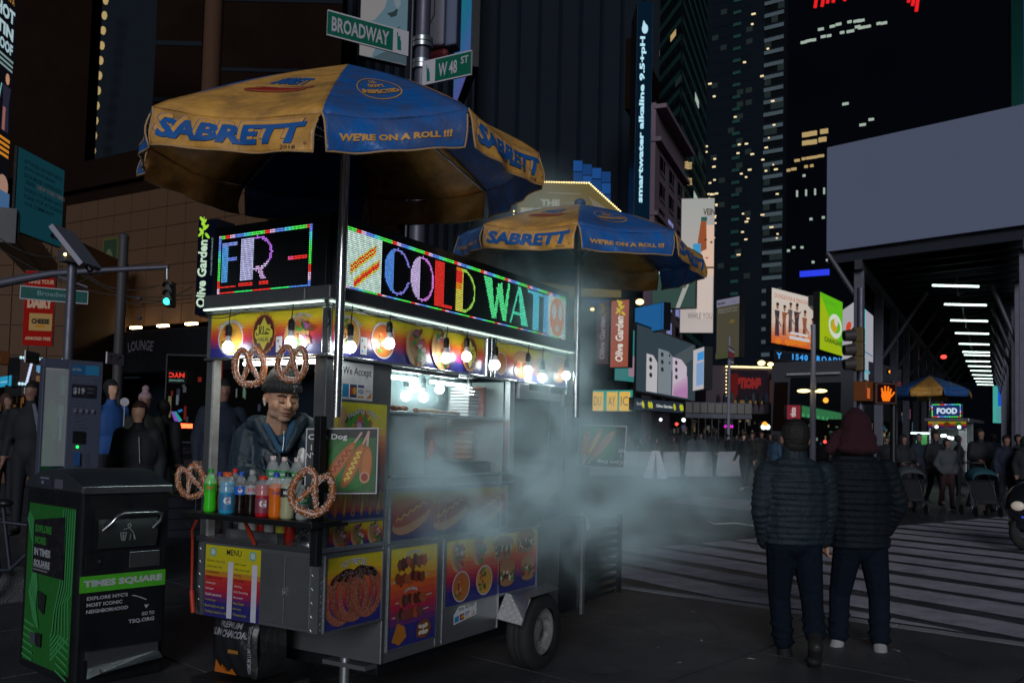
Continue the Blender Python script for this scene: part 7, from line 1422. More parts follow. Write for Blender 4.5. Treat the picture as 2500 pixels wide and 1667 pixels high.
def run_jobs():
    dg = bpy.context.evaluated_depsgraph_get(); dg.update()
    for o, name, mats, zone, parent, loc, finish in JOBS:
        me = bpy.data.meshes.new_from_object(o.evaluated_get(dg)); me.name = name; me.materials.clear()
        for x in mats: me.materials.append(MATS[x])
        n = len(me.polygons); c = np.empty(n*3); me.polygons.foreach_get('center', c); c = c.reshape(-1, 3)
        me.polygons.foreach_set('material_index', np.asarray(zone(c), dtype=np.int32) if zone else np.zeros(n, np.int32)); me.polygons.foreach_set('use_smooth', np.ones(n, bool))
        base = loc.copy()
        if parent: q = parent; base = Vector((0, 0, 0)); 
        while parent and q: base += q.location; q = q.parent
        v = np.empty(len(me.vertices)*3); me.vertices.foreach_get('co', v); v = v.reshape(-1, 3)-np.array(base); me.vertices.foreach_set('co', v.ravel()); me.update()
        ob = bpy.data.objects.new(name, me); COL.objects.link(ob); ob.parent = parent
        if not parent: ob.location = base
        if finish: finish(ob)
        bpy.data.objects.remove(o)
    JOBS.clear()
# ---------------- crowd figures
def col(nm, c, r=.8):
    if nm not in MATS: mat(nm, c, r, bump=.15, bscale=30)
    return nm
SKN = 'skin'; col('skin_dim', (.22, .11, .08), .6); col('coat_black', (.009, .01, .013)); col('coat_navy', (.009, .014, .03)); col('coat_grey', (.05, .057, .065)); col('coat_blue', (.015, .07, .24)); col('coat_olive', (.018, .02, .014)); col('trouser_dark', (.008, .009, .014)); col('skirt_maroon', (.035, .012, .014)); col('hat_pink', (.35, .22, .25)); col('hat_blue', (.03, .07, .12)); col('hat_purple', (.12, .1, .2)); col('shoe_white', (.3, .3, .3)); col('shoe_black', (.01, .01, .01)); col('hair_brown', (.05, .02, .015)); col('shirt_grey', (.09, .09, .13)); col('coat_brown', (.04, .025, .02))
def fig(lab, x, ytop, D, face=0, jacket='coat_black', legs='trouser_dark', head='hair', skin='skin_dim', walk=0, coat=.0, arms='down', base=None, hood=False, vox=.022, group='people on the street', extra=None, shoes='shoe_black', wide=1.0, pom=None):
    g = gp(x, D); bz = g.z if base is None else base; top = ZZ(x, ytop, D); H = top-bz; s = H/1.76; o = Vector((g.x, g.y, bz))
    a = R(face); f = -Y_*math.cos(a)+X_*math.sin(a); l = ZUP.cross(f)      # f = facing, l = left of the person
    def L(p): return o+(l*p[0]+f*p[1]+ZUP*p[2])*s
    mb = MB(); w = walk; q = random.Random(int(x*7+ytop))
    for sd in (1, -1):
        k = w*sd; hip = (.09*sd, 0, .9); kn = (.1*sd, .10*k+.04*abs(k), .5); an = (.1*sd, .26*k-(.1 if k < 0 else 0), .09+(.06 if k < 0 else 0))
        cap(mb, L(hip), .1*s*wide, L(kn), .068*s); cap(mb, L(kn), .068*s, L(an), .048*s); cap(mb, L((an[0], an[1]-.04, an[2]-.04)), .042*s, L((an[0]+.01*sd, an[1]+.15, an[2]-.05)), .036*s)
        sh = (.17*sd, 0, 1.4)
        if arms == 'push': el_ = (.24*sd, .06, 1.14); wr = (.17*sd, .36, 1.06)
        elif arms == 'phone' and sd == 1: el_ = (.23*sd, .05, 1.14); wr = (.1, .28, 1.3)
        elif arms == 'pocket': el_ = (.27*sd, -.05, 1.12); wr = (.2*sd, .08, .95)
        else: el_ = (.24*sd, -.05-.1*k, 1.13); wr = (.25*sd, .04-.2*k, .89)
        cap(mb, L(sh), .07*s*wide, L(el_), .058*s*wide); cap(mb, L(el_), .056*s*wide, L(wr), .044*s)
        h = Vector(wr)+(Vector(wr)-Vector(el_)).normalized()*.08; cap(mb, L(wr), .03*s, L(h), .028*s)
        for i in range(4): hh = h+Vector((.0, (i-1.5)*.018, 0)); cap(mb, L(h), .016*s, L(hh+(Vector(wr)-Vector(el_)).normalized()*.07), .011*s, 6)
    T = Matrix((l, f, ZUP)).transposed()
    ell(mb, L((0, 0, 1.24)), (.2*s*wide, .135*s*wide, .25*s), T); ell(mb, L((0, 0, .98)), (.175*s*wide, .13*s*wide, .18*s), T)
    if coat: cap(mb, L((0, 0, .95)), .16*s*wide, L((0, 0, .95-coat)), .19*s*wide)
    cap(mb, L((0, 0, 1.4)), .075*s, L((0, .01, 1.52)), .058*s); ell(mb, L((0, .005, 1.645)), (.078*s, .092*s, .115*s), T); ell(mb, L((0, .085, 1.62)), (.016*s, .03*s, .03*s), T); ell(mb, L((0, .03, 1.56)), (.05*s, .055*s, .04*s), T)
    if hood: ell(mb, L((0, -.035, 1.645)), (.11*s, .11*s, .14*s), T); ell(mb, L((0, -.05, 1.48)), (.15*s, .1*s, .07*s), T)
    elif head.startswith('hat'): ell(mb, L((0, -.005, 1.70)), (.09*s, .1*s, .075*s), T)
    else: ell(mb, L((0, -.025, 1.675)), (.086*s, .094*s, .1*s), T)
    if pom: ell(mb, L((0, 0, 1.81)), (.05*s, .05*s, .05*s), T)
    mats = [jacket, legs, head, skin, shoes]
    ov = np.array(o); lv = np.array(l); fv = np.array(f)
    def zone(c):
        d = (c-ov)/s; z = d[:, 2]; fx = d @ fv; lx = d @ lv; r = np.zeros(len(c), int); r[z < .88-coat] = 1; r[z < .1] = 4
        hd = z > 1.53; r[hd] = 2; r[hd & (fx > (.045 if not hood else .06)) & (z < 1.69) & (abs(lx) < .075)] = 3
        if arms == 'push': r[(fx > .36) & (z > 1) & (z < 1.2)] = 3
        elif arms != 'pocket': r[(abs(lx) > .2) & (z < .9) & (z > .6)] = 3
        return r
    def fin(ob): tag(ob, lab, 'person', group)
    fuse('person', mb, vox*max(1, D/22)*.9, mats, zone, None, o, 2, fin)
# left: raised plaza and its crowd
pl_ = gd(-300, 8.2); pr_ = gd(560, 12.2); m = MB(); a = [pl_, gd(150, 9.0), gd(520, 11.5), gd(640, 20), gd(-300, 24)]
m.add([Vector((p.x, p.y, z)) for z in (-.6, .22) for p in a], [(5, 6, 7, 8, 9)]+[(i, (i+1) % 5, 5+(i+1) % 5, 5+i) for i in range(5)]); tag(m.build('plaza', 'concrete' if 0 else 'pavement'), kind='structure')
fig('man in an open dark jacket over a grey shirt left of the kiosk', 72, 930, 11.2, 8, 'coat_black', base=.25, head='hair')
fig('man in a bright blue jacket and dark beanie behind the kiosk', 266, 926, 11.8, 55, 'coat_blue', base=.3, head='coat_black', skin='skin')
fig('smiling woman in a black zipped coat in front of the pink hat', 336, 979, 9.8, 10, 'coat_black', base=.1, head='hair_brown', skin='skin', coat=.15, wide=1.2)
fig('woman in a pink pom-pom hat behind the smiling woman', 350, 958, 11.6, 25, 'coat_olive', base=.3, head='hat_pink', skin='skin_dim', pom=1)
fig('person in a shiny black puffer facing away by the car', 397, 975, 12.0, 170, 'coat_black', base=.25, wide=1.2)
fig('tall person in a dark coat reading a phone behind the cart window', 540, 925, 10.5, 30, 'coat_navy', base=.25, arms='phone', coat=.25, head='coat_black', wide=1.2)
fig('person at the left edge with light brown hair', 12, 960, 12.5, 60, 'coat_black', base=.35, head='hair_brown')
t = empty('round_badge', atD(304, 981, 10.6), 'round pale disc held up beside the blue jacket', 'fan'); MB().cyl(atD(304, 981, 10.6), atD(304, 981, 10.65), .05, n=18).build('disc', 'sign_white', t); MB().tube([atD(304, 992, 10.62), atD(302, 1040, 10.62)], .008, 6).build('stick', 'sign_white', t)
p = Print(lambda u, v, h: atD(u, v, 9.63-h), .002); p.line([(339, 1066), (341, 1130)], 1.3, (.4, .38, .42)); ATT = [(p.mb.build('coat_zip', 'print', None, attr=True), 'smiling woman')]
p = Print(lambda u, v, h: atD(u, v, 10.95-h), .002); p.poly([(78, 985), (86, 985), (104, 1060), (103, 1085), (93, 1085), (88, 1040)], (.1, .1, .15)); ATT.append((p.mb.build('shirt_front', 'print', None, attr=True), 'man in an open'))
# right: people coming over the crossing
fig('hooded woman pushing the left stroller', 2206, 1061, 19.6, 0, 'coat_black', head='coat_black', hood=True, arms='push', walk=.5)
fig('person in a blue-grey hat behind the hooded woman', 2243, 1058, 23, 10, 'coat_navy', head='hat_blue')
fig('bareheaded man in black left of the grey jacket', 2284, 1052, 20.6, 0, 'coat_black', walk=.6, shoes='shoe_white')
fig('woman in a grey jacket and long dark red skirt', 2312, 1070, 19.4, 0, 'coat_grey', 'skirt_maroon', coat=0, walk=.2, arms='pocket', wide=1.15, head='coat_black')
fig('tall man in black pushing the teal stroller', 2393, 1046, 18.9, 0, 'coat_black', arms='push', walk=.8, wide=1.3, skin='skin_dim')
fig('person in dark blue right of the tall man', 2457, 1062, 18.0, -10, 'coat_navy', walk=.6, wide=1.3)
fig('person in black at the right edge behind the scooter', 2486, 1060, 20, 0, 'coat_black', wide=1.2)
fig('person half seen at the right edge wearing a dark hood', 2505, 1066, 17.5, 0, 'coat_black', hood=True, head='coat_black', wide=1.2)
fig('pale hooded woman crossing right of the concrete barrier', 1818, 1058, 26.5, -50, 'coat_black', walk=.9, hood=True, head='coat_black', skin='skin', shoes='shoe_white')
fig('person with dark red hair beside the pale hooded woman', 1838, 1054, 27.2, -50, 'coat_olive', walk=-.7, head='maroon_cloth')
fig('person in a dark red cap behind the crossing pair', 1858, 1052, 29, 20, 'coat_black', head='maroon_cloth')
q = random.Random(9)
for i, (x, y, D, j, h, lab) in enumerate([(1560, 1068, 40, 'coat_navy', 'hair', 'leftmost figure behind the barrier'), (1583, 1062, 43, 'coat_olive', 'hair', 'figure in dull green behind the folding stand'), (1604, 1070, 41, 'coat_brown', 'hair_brown', 'short figure just right of the folding stand'), (1626, 1062, 44, 'coat_black', 'hair', 'black figure third from the folding stand'), (1646, 1066, 42, 'coat_brown', 'hair', 'brown coated figure left of the purple hat'), (1668, 1037, 38, 'coat_black', 'hat_purple', 'big figure in a pale purple hat behind the barrier'), (1690, 1058, 42, 'coat_grey', 'hair_brown', 'grey coated figure behind the barrier with brown hair'), (1712, 1056, 40, 'coat_grey', 'hair', 'grey figure in the middle of the barrier crowd'), (1745, 1043, 37, 'coat_black', 'hair', 'broad black figure right of the barrier middle'), (1778, 1058, 43, 'coat_black', 'hair', 'black figure under the magenta sign'), (1800, 1060, 40, 'coat_navy', 'hair', 'navy figure at the right end of the barrier'), (1878, 1058, 34, 'coat_navy', 'hair', 'navy figure left of the dark haired walker'), (1893, 1062, 30, 'hat_blue', 'hair', 'figure in teal left of the dark haired walker'), (2028, 1056, 36, 'coat_black', 'hair', 'black figure seen between the two walkers'), (2052, 1062, 40, 'coat_black', 'hair', 'small figure right beside the red hood'), (2165, 1064, 27, 'coat_black', 'hair', 'dark figure under the dark signal post'), (2183, 1068, 31, 'coat_grey', 'hat_blue', 'small figure in a blue hat behind the signal post'), (1536, 1064, 46, 'coat_black', 'hair', 'faint figure in the steam right of the corn dog board'), (2340, 1062, 25, 'coat_black', 'hair', 'black figure between the grey jacket and the tall man'), (2425, 1058, 24, 'coat_navy', 'hair', 'navy figure right behind the tall man')]):
    fig(lab, x, y, D*.93, q.uniform(-60, 200), j, head=h, vox=.03, group='distant crowd', wide=1.15)
for i, x in enumerate((1752, 1768, 1786, 1801, 1822, 1838, 1852, 1868)):
    z = ZZ(x, 992, 60.6); fig('dark figure standing on the viewing stand, number %s from its left end' % ['first', 'second', 'third', 'fourth', 'fifth', 'sixth', 'seventh', 'eighth'][i], x, 953+q.uniform(-3, 5), 60.6, q.uniform(0, 360), ['coat_black', 'coat_navy', 'coat_grey'][i % 3], base=z-.5, vox=.045, group='people on the viewing stand', wide=1.3)
# strollers
def stroller(x, y, D, lab, cn):
    b = gp(x, D); t = empty('stroller', b, lab, 'stroller'); s = 1.0
    def L(a, f, h): return b+X_*a-Y_*f+ZUP*h
    for sd in (-.24, .24):
        MB().tube([L(sd, 0, .12), L(sd, -.1, .5), L(sd, -.45, 1.0)], .014, 8).tube([L(sd, .1, .1), L(sd, -.15, .6)], .012, 8).build('side_frame', 'bright_steel', t)
        for f in (.15, -.4): MB().cyl(L(sd-.02, f, .1), L(sd+.02, f, .1), .1, n=16).build('wheel', 'rubber', t)
    g = MB(); g.grid(lambda u, v: L(-.22+.44*u, .1-.35*v-.06*math.sin(math.pi*u), .25+.45*v), 8, 8); g.build('seat', 'coat_black', t, solid=.03)
    g = MB(); g.grid(lambda u, v: L(-.25*math.cos(math.pi*u), -.25+.3*math.sin(R(90)*v), .68+.25*math.sin(math.pi*u)**.6*math.cos(R(60)*v)+.02), 12, 6); g.build('hood', cn, t, solid=.02)
    MB().tube([L(-.24, -.45, 1.0), L(-.2, -.5, 1.04), L(.2, -.5, 1.04), L(.24, -.45, 1.0)], .016, 8).build('push_bar', 'black_plastic', t); MB().box(L(-.15, .02, .12), L(.15, -.25, .24)).build('basket', 'coat_brown', t)
stroller(2404, 1250, 17.6, 'stroller with a teal hood pushed by the tall man', col('teal_hood', (.01, .06, .08))); stroller(2226, 1240, 18.4, 'black stroller pushed by the hooded woman', 'coat_grey')
# ---------------- the two walkers in the foreground, seen from behind
def hand(mb, w, d, palm, s=1.0):
    """palm and five fingers; w wrist, d direction of the fingers, palm = palm normal"""
    d = Vector(d).normalized(); p = Vector(palm); p = (p-d*p.dot(d)).normalized(); a = d.cross(p)
    for i in range(4): cap(mb, Vector(w)+a*(i-1.5)*.014*s, .016*s, Vector(w)+d*.085*s+a*(i-1.5)*.021*s, .012*s, 8)
    for i, l in enumerate((.065, .078, .072, .055)):
        b = Vector(w)+d*.088*s+a*(i-1.5)*.022*s; c = b+(d*.8+p*.45).normalized()*l*.5*s; e = c+(d*.35+p*.9).normalized()*l*.5*s; cap(mb, b, .0095*s, c, .0085*s, 8); cap(mb, c, .0085*s, e, .0072*s, 8)
    b = Vector(w)+d*.03*s-a*.026*s; c = b+(d*.6-a*.6+p*.3).normalized()*.042*s; e = c+(d*.9+p*.4).normalized()*.032*s; cap(mb, b, .014*s, c, .011*s, 8); cap(mb, c, .011*s, e, .009*s, 8)
def walker(lab, D, J, quilt, jm, hooded, shoes, sole, tall=1.0, xc=0):
    """J: joints as (px x, px y, depth offset) in the photograph"""
    V = lambda k: atD(J[k][0], J[k][1], D+J[k][2]); b = V('footL').lerp(V('footR'), .5); b.z = GZ(b.x, b.y)
    t = empty('person', b, lab, 'person', 'two men walking away')
    T = Matrix((X_, Y_, ZUP)).transposed()
    # trousers and shoes
    mb = MB()
    for s in 'LR':
        cap(mb, V('hip'+s), .112, V('knee'+s), .08); cap(mb, V('knee'+s), .079, V('knee'+s).lerp(V('ank'+s), .86), .07); e = V('ank'+s); k = V('knee'+s)
        for i in range(5): u = k.lerp(e, .42+.11*i); ell(mb, u+X_*.01*(-1)**i, (.081, .078, .015))
    ell(mb, (V('hipL')+V('hipR'))/2+ZUP*.04, (.185, .145, .16), T)
    fuse('trousers', mb, .011, ['jeans'], None, t, smooth=2)
    for s in 'LR':
        mb = MB(); a, h, f = V('ank'+s), V('foot'+s), V('toe'+s); cap(mb, a+ZUP*.02, .05, h, .052); cap(mb, h, .05, f, .045); ell(mb, h.lerp(f, .6), (.055, .08, .042)); 
        def fs(c, h=h, f=f): n = ((Vector(f)-Vector(h)).cross(X_)).normalized(); dd = (c-np.array(h)) @ np.array(n); return np.where(np.abs(dd) > .026, np.where(dd*(1 if n.z < 0 else -1) > .024, 1, 0), 0)
        fuse('shoe', mb, .008, [shoes, sole], fs, t, smooth=2)
    # jacket: stacked baffles so that the quilting is real
    mb = MB(); top = V('neck'); hem = (V('hipL')+V('hipR'))/2-ZUP*.02; n = int(quilt)
    qj = random.Random(int(D*100))
    for i in range(n):
        u = (i+.5)/n; c = hem.lerp(top, u)+X_*qj.uniform(-.007, .007)+ZUP*qj.uniform(-.004, .004); w = [.215, .222, .225, .228, .235, .243, .247, .245, .215, .12]; x = u*9; k = int(min(8, x)); ww = w[k]*(1-(x-k))+w[k+1]*(x-k)
        ell(mb, c, (ww*tall*qj.uniform(1.0, 1.05), ww*.7, 1.05*(top-hem).length/n), Matrix.Rotation(qj.uniform(-.035, .035), 3, 'Y') @ T)
    ell(mb, hem.lerp(top, .45), (.222, .145, .33), T)
    for s, sg in (('L', -1), ('R', 1)):
        pts = [V('sh'+s), V('el'+s), V('wr'+s)]
        for a, b2, r0, r1 in ((pts[0], pts[1], .088, .074), (pts[1], pts[2], .074, .056)):
            k = max(2, int((b2-a).length/.042)); dr = (b2-a).normalized(); TT = dr.to_track_quat('Z', 'Y').to_matrix()
            for i in range(k): u = (i+.5)/k; r = r0+(r1-r0)*u; ell(mb, a.lerp(b2, u), (r*1.04, r*1.04, .04), TT)
            cap(mb, a, r0*.86, b2, r1*.86)
    cap(mb, top-ZUP*.05, .1, top+ZUP*.06, .085)
    fuse('jacket', mb, .0095, [jm], None, t, smooth=1)
    # head, neck, ears, hand: the body's one continuous surface
    mb = MB(); h = V('head'); sc = 1.0; ell(mb, h+ZUP*.0, (.079, .098, .112), T); ell(mb, h+Y_*.03-ZUP*.07, (.056, .06, .05), T); cap(mb, h-ZUP*.06-Y_*.01, .062, top-ZUP*.02, .066); cap(mb, h+Y_*.1, .016, h+Y_*.115-ZUP*.03, .018)
    for sg in (-1, 1): ell(mb, h+X_*.095*sg-ZUP*.02+Y_*.0, (.014, .028, .035), T)
    cap(mb, top-ZUP*.02, .06, top-ZUP*.3, .1)
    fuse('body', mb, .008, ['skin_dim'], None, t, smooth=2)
    if hooded:
        mb = MB(); ell(mb, h+ZUP*.03-Y_*.01, (.115, .135, .13), T); ell(mb, h+ZUP*.1, (.07, .09, .08), T); ell(mb, h-ZUP*.06-Y_*.03, (.148, .13, .09), T); ell(mb, h-ZUP*.13-Y_*.05, (.165, .12, .06), T); cap(mb, h-X_*.12-ZUP*.05, .06, h-X_*.19-ZUP*.14, .045)
        fuse('hood', mb, .011, ['maroon_cloth'], None, t, smooth=3)
    else:
        mb = MB(); ell(mb, h+ZUP*.02-Y_*.012, (.1, .112, .118), T); ell(mb, h-ZUP*.045-Y_*.045, (.078, .055, .065), T); fuse('hair', mb, .008, ['hair'], None, t, smooth=2)
    for s in 'LR':
        if J.get('hand'+s): mb = MB(); a, w = V('el'+s), V('wr'+s); cap(mb, w-(w-a).normalized()*.05, .03, w, .028); hand(mb, w+(w-a).normalized()*.01, w-a, X_*(1 if s == 'L' else -1)+Y_*.3); fuse('hand', mb, .0045, ['skin'], None, t, smooth=1)
    return t
col('shoe_sole', (.02, .02, .022), .5)
walker('dark haired man in a quilted jacket walking away, the left of the pair', 6.35, dict(head=(1941, 1068, 0), neck=(1940, 1122, 0), hipL=(1908, 1322, 0), hipR=(1968, 1322, 0), kneeL=(1902, 1452, .14), kneeR=(1982, 1462, .02), ankL=(1914, 1582, .2), ankR=(1990, 1562, -.22), footL=(1918, 1604, .16), footR=(1991, 1578, -.3), toeL=(1890, 1606, .28), toeR=(1987, 1630, -.16), shL=(1872, 1150, 0), shR=(2010, 1150, 0), elL=(1858, 1240, -.03), elR=(2022, 1240, .0), wrL=(1868, 1325, .05), wrR=(2012, 1322, .1)), 15, 'quilt_navy', False, 'shoe_black', 'shoe_sole')
walker('man in a dark red hood and black quilted coat, the right of the pair', 6.75, dict(head=(2088, 1052, 0), neck=(2090, 1112, 0), hipL=(2072, 1330, 0), hipR=(2130, 1330, 0), kneeL=(2050, 1450, .12), kneeR=(2146, 1452, 0), ankL=(2046, 1566, .05), ankR=(2148, 1578, -.1), footL=(2040, 1586, .02), footR=(2150, 1600, -.16), toeL=(2048, 1590, .22), toeR=(2151, 1622, .02), shL=(2022, 1150, 0), shR=(2162, 1142, 0), elL=(2020, 1250, .0), elR=(2196, 1230, 0), wrL=(2016, 1318, .06), wrR=(2160, 1300, .14), handL=1), 15, 'quilt_black', True, 'shoe_white', 'coat_grey', 1.04)
# ---------------- the vendor (seen through the front window)
vt = empty('person', atD(668, 1180, 5.05), 'street vendor in a dark beanie and blue-grey coat looking down inside the cart', 'person')
hc = atD(688, 972, 4.97); S = 1.08
yaw = R(34); fwd = (-Y_*math.cos(yaw)+X_*math.sin(yaw)); fwd = (fwd*math.cos(R(14))-ZUP*math.sin(R(14))).normalized(); side = ZUP.cross(fwd).normalized(); upv = fwd.cross(side)
if upv.z < 0: upv = -upv
TH = Matrix((side, fwd, upv)).transposed()
def h3(x, y, z): return hc+(side*x+fwd*y+upv*z)*S
mb = MB()
ell(mb, h3(0, -.012, .035), (.079*S, .097*S, .095*S), TH); ell(mb, h3(0, .026, -.03), (.074*S, .07*S, .075*S), TH); ell(mb, h3(0, .036, -.066), (.06*S, .052*S, .04*S), TH); ell(mb, h3(0, .064, -.09), (.034*S, .024*S, .02*S), TH)
cap(mb, h3(0, .092, .018), .0095*S, h3(0, .112, -.018), .0155*S); ell(mb, h3(0, .113, -.024), (.0135*S, .013*S, .011*S), TH)
for s in (-1, 1):
    ell(mb, h3(.0135*s, .103, -.027), (.009*S, .011*S, .008*S), TH); ell(mb, h3(.04*s, .058, -.022), (.03*S, .03*S, .034*S), TH); ell(mb, h3(.031*s, .081, .006), (.0165*S, .012*S, .011*S), TH)
    cap(mb, h3(.012*s, .087, .03), .008*S, h3(.05*s, .072, .032), .008*S, 8); ell(mb, h3(.082*s, -.012, -.01), (.011*S, .024*S, .032*S), TH); ell(mb, h3(.05*s, .025, -.065), (.02*S, .035*S, .03*S), TH)
cap(mb, h3(-.021, .09, -.053), .0065*S, h3(.021, .09, -.053), .0065*S, 8); ell(mb, h3(0, .097, -.052), (.014*S, .007*S, .0055*S), TH); ell(mb, h3(0, .093, -.066), (.019*S, .009*S, .007*S), TH)
cap(mb, h3(0, -.01, -.07), .058*S, atD(672, 1075, 5.08), .066*S); cap(mb, atD(672, 1075, 5.08), .07, atD(670, 1150, 5.1), .13)
mat('skin_stubble', (.5, .3, .21), .6, noise=.5, nscale=120, col2=(.3, .18, .13))
def fz(c):
    d = (c-np.array(hc))/S; z = d @ np.array(upv); f_ = d @ np.array(fwd); return np.where((z < -.045-.25*np.maximum(0, .04-f_)) & (z > -.13) & (f_ > -.0), 1, 0)
fuse('body', mb, .0042, ['skin', 'skin_stubble'], fz, vt, smooth=5)
for s in (-1, 1):
    MB().tube([h3(.012*s, .1005, .028), h3(.031*s, .0975, .036), h3(.055*s, .08, .029)], [.004, .006, .003], 6).build('eyebrow', 'hair', vt)
    MB().tube([h3(.016*s, .0955, -.001), h3(.031*s, .0975, -.005), h3(.047*s, .087, -.001)], [.0018, .0032, .0015], 6).build('eyelash', 'hair', vt)
    MB().tube([h3(.017*s, .0935, .011), h3(.03*s, .094, .014), h3(.046*s, .083, .011)], .0009, 5).build('eyelid_crease', 'hair_brown', vt)
MB().tube([h3(-.022, .0945, -.0585), h3(0, .1035, -.0592), h3(.022, .0945, -.0585)], [.001, .0024, .001], 6).build('mouth_line', 'hair_brown', vt)
MB().tube([h3(-.022, .094, -.054), h3(-.008, .1035, -.0515), h3(.008, .1035, -.0515), h3(.022, .094, -.054)], [.002, .004, .004, .002], 8).tube([h3(-.018, .094, -.0645), h3(0, .1015, -.067), h3(.018, .094, -.0645)], [.002, .0055, .002], 8).build('lips', mat('lip', (.36, .15, .11), .45), vt)
mb = MB()
for i in range(5): cap(mb, h3(-.02+.01*i, .0985-.002*abs(i-2), -.043), .002, h3(-.0205+.0103*i, .099-.002*abs(i-2), -.0445), .002, 5)
mb.build('moustache', mat('stubble', (.1, .055, .035), .9), vt)
# beanie with knitted ribs and folded band
mb = MB(); nr = 72
def bean(u, v):
    a = 2*math.pi*u; el2 = v*math.pi/2; r = (math.cos(el2)**.62); k = 1+.012*math.cos(a*nr/2)
    p = Vector((.09*r*math.cos(a)*k, -.012+.11*r*math.sin(a)*k, .05+.112*math.sin(el2)-.022*(1-max(0, math.sin(a)))*(1-v))); return h3(*p)
mb.grid(bean, 216, 16); mb.grid(lambda u, v: bean(u, .0+.22*v)+(bean(u, .1)-h3(0, 0, .05)).normalized()*(.006+.003*math.sin(math.pi*v))*1.2, 216, 5); mb.build('beanie', 'knit_grey', vt)
p = Print(lambda u, v, h: bean(.25+.035*u-.07, .02+.2*v)+(bean(.3, .1)-h3(0, 0, .05)).normalized()*(.013+h), .0005); p.rect(-1, 0, 1, 1, (.4, .4, .42)); p.rect(-.2, .0, .25, 1, (.1, .25, .4)); p.rect(.5, 0, .8, 1, (.15, .15, .17)); p.done('beanie_patch', vt)
MB().ball(h3(-.09, .0, -.012), .007*S, n=10).tube([h3(-.092, .004, -.014), h3(-.088, .012, -.04)], .0038, 8).build('earbud', 'paper_white', vt)
# coat
mb = MB(); W = lambda x, y, D: atD(x, y, D)
cap(mb, W(662, 1085, 5.12), .155, W(664, 1200, 5.1), .19); cap(mb, W(614, 1062, 5.1), .085, W(740, 1048, 5.16), .088)
cap(mb, W(606, 1072, 5.08), .09, W(588, 1158, 4.98), .078); cap(mb, W(588, 1158, 4.98), .074, W(655, 1182, 4.84), .058); cap(mb, W(746, 1056, 5.14), .088, W(772, 1140, 5.02), .072); cap(mb, W(772, 1140, 5.02), .068, W(740, 1176, 4.86), .054)
for i in range(13):       # thrown back hood and stand-up collar
    a = R(-205+i*19.2); c = W(676, 1034, 5.07)+X_*(.125*math.cos(a))-Y_*(.1*math.sin(a)*-1)*-1; c.z += .03*math.sin(a)*-1-.01+.02*math.cos(a*2); ell(mb, c, (.05, .05, .034))
cap(mb, W(628, 1032, 5.0), .034, W(664, 1095, 4.93), .022, 8); cap(mb, W(738, 1024, 5.06), .042, W(700, 1098, 4.94), .022, 8); cap(mb, W(636, 1075, 4.96), .018, W(672, 1104, 4.92), .014, 8)
cap(mb, W(682, 1100, 4.925), .009, W(686, 1190, 4.9), .009, 8)
q = random.Random(3)
for (x0, y0, x1, y1, D) in ((572, 1100, 612, 1120, 5.0), (580, 1130, 625, 1138, 4.93), (600, 1160, 640, 1150, 4.9), (612, 1178, 650, 1168, 4.8), (700, 1120, 735, 1150, 4.96), (640, 1120, 655, 1170, 4.93), (745, 1090, 770, 1110, 5.05), (720, 1080, 750, 1095, 5.05)): cap(mb, W(x0, y0, D), .012, W(x1, y1, D), .009, 8)
fuse('coat', mb, .0075, ['jacket_teal'], None, vt, smooth=2)
mb = MB(); cap(mb, W(652, 1040, 4.98), .022, W(682, 1100, 4.925), .016, 8); cap(mb, W(716, 1035, 5.0), .026, W(690, 1100, 4.925), .016, 8); cap(mb, W(660, 1070, 5.02), .04, W(705, 1075, 5.02), .04); fuse('inner_hoodie', mb, .006, [col('hoodie_blue', (.02, .07, .13))], None, vt, smooth=1)
MB().tube([W(693, 1052, 4.93), W(693, 1075, 4.915), W(690, 1100, 4.9)], .004, 6).build('hoodie_zip', 'bright_steel', vt)
MB().tube([W(684, 1110, 4.885), W(687, 1180, 4.86)], .0035, 6).build('coat_zip', 'black_plastic', vt)
for s, (x, y, D) in enumerate(((655, 1182, 4.84), (740, 1176, 4.86))):
    mb = MB(); w = W(x, y, D); d = (W(690, 1192, 4.78)-w).normalized(); cap(mb, w-d*.03, .03, w, .028); hand(mb, w+d*.01, d, -ZUP); fuse('hand', mb, .0045, ['skin'], None, vt, smooth=1)
tag(MB().ball(W(737, 1118, 4.86), .045, n=14, sc=(.7, .5, 1.3)).build('wrapped_food', mat('foil', (.6, .6, .58), .35, .4, bump=.9, bscale=25), loc=W(737, 1118, 4.86)), 'crumpled foil wrapped food in front of the vendor', 'food')
run_jobs()
for o, k in ATT:
    w = next(x for x in COL.objects if x.get('label', '').startswith(k)); o.parent = w; o.location = -w.location
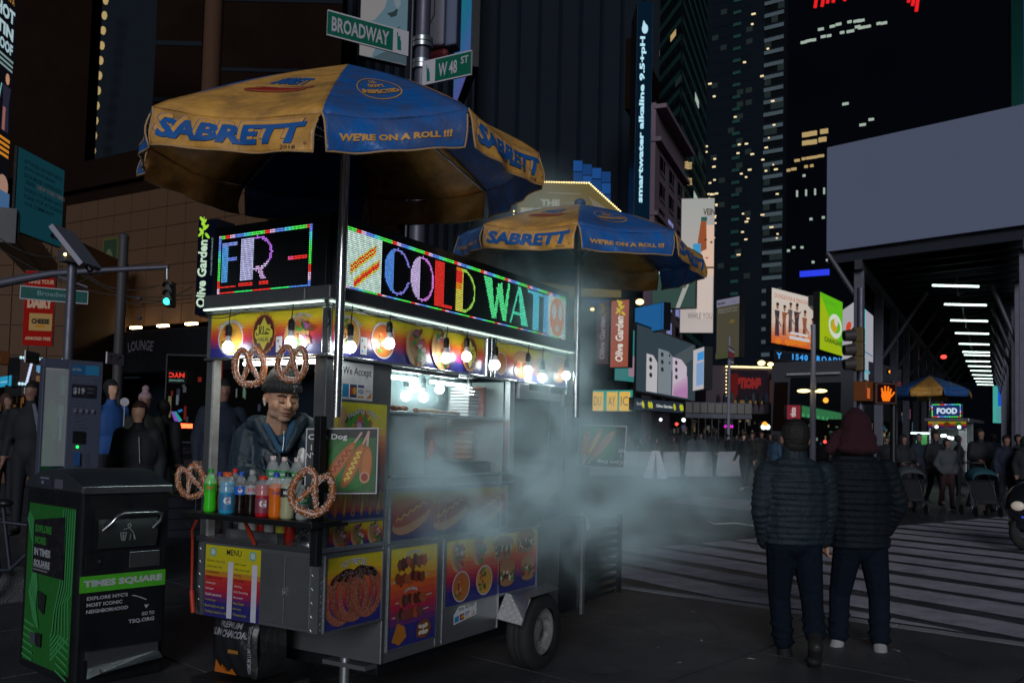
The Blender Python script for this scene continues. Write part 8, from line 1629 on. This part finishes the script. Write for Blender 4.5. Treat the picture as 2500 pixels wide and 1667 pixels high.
# ================================================================== steam and griddle smoke
def steam(name, lab, c, rad, dens, seed=0, nscale=2.2, col=(.7, .95, 1), lo=.42, hi=.66, rotz=0, cut=None, aniso=-.35, parent=None, tilt=0):
    m = bpy.data.materials.new(name); m.use_nodes = True; N = m.node_tree.nodes; L = m.node_tree.links; N.clear()
    out = N.new('ShaderNodeOutputMaterial'); pv = N.new('ShaderNodeVolumePrincipled'); L.new(pv.outputs[0], out.inputs['Volume'])
    pv.inputs['Color'].default_value = (*col, 1); pv.inputs['Anisotropy'].default_value = aniso
    tc = N.new('ShaderNodeTexCoord'); ln = N.new('ShaderNodeVectorMath'); ln.operation = 'LENGTH'; L.new(tc.outputs['Object'], ln.inputs[0])
    fr = N.new('ShaderNodeMapRange'); fr.inputs['From Min'].default_value = 1; fr.inputs['From Max'].default_value = .15; fr.interpolation_type = 'SMOOTHERSTEP'; L.new(ln.outputs['Value'], fr.inputs[0])
    ge = N.new('ShaderNodeNewGeometry'); mp = N.new('ShaderNodeMapping'); mp.inputs['Location'].default_value = (seed*3.1, seed, -seed*2); mp.inputs['Scale'].default_value = (1, .8, 1.1); L.new(ge.outputs['Position'], mp.inputs[0])
    n = N.new('ShaderNodeTexNoise'); n.inputs['Scale'].default_value = nscale; n.inputs['Detail'].default_value = 7; n.inputs['Roughness'].default_value = .55; n.inputs['Distortion'].default_value = .8; L.new(mp.outputs[0], n.inputs['Vector'])
    r = N.new('ShaderNodeMapRange'); r.inputs['From Min'].default_value = lo; r.inputs['From Max'].default_value = hi; r.inputs['To Min'].default_value = .06; r.interpolation_type = 'SMOOTHSTEP'; L.new(n.outputs['Fac'], r.inputs[0])
    a = N.new('ShaderNodeMath'); a.operation = 'MULTIPLY'; L.new(fr.outputs[0], a.inputs[0]); L.new(r.outputs[0], a.inputs[1])
    b = N.new('ShaderNodeMath'); b.operation = 'MULTIPLY'; b.inputs[1].default_value = dens; L.new(a.outputs[0], b.inputs[0]); L.new(b.outputs[0], pv.inputs['Density'])
    mb = MB(); n_ = 24; prof = [(math.sin(math.pi*i/12)+1e-4, -math.cos(math.pi*i/12)) for i in range(13)]; mb.lathe(prof, n_)
    o = mb.build('steam', m); o.location = c; o.scale = rad; o.rotation_euler = (0, tilt, rotz); tag(o, lab, 'steam', kind='stuff'); return o
steam('steam_a', 'pale steam curling over the long side of the cart', atX(1180, 1165, -2.98), (.5, 1.4, .66), 3.8, 1, 2.4)
steam('steam_b', 'steam drifting low over the wheel and the black cage', atD(1400, 1185, 6.9), (.85, 1.5, .95), 1.9, 2, 1.9)
steam('steam_c', 'thin steam spreading over the road behind the cart', atD(1560, 1215, 8.6), (1.9, 1.7, .8), 1.0, 3, 1.2)
steam('steam_d', 'thin steam rising behind the sign to the second umbrella', atD(1330, 700, 6.6), (.75, .9, 1.1), 1.6, 4, 1.9)
steam('steam_e', 'steam veil at the far corner of the cart', atD(1350, 960, 6.7), (.55, .9, .85), 2.2, 5, 2.2)
steam('smoke_in', 'dense bright smoke over the griddle inside the cart', (-3.6, 4.75, 1.86), (.42, .62, .34), 3.2, 6, 4.0, lo=.4, hi=.62)
steam('smoke_low', 'smoke between the grill and the buns inside the cart', (-3.45, 4.8, 1.55), (.26, .62, .24), 2.6, 7, 4.0)
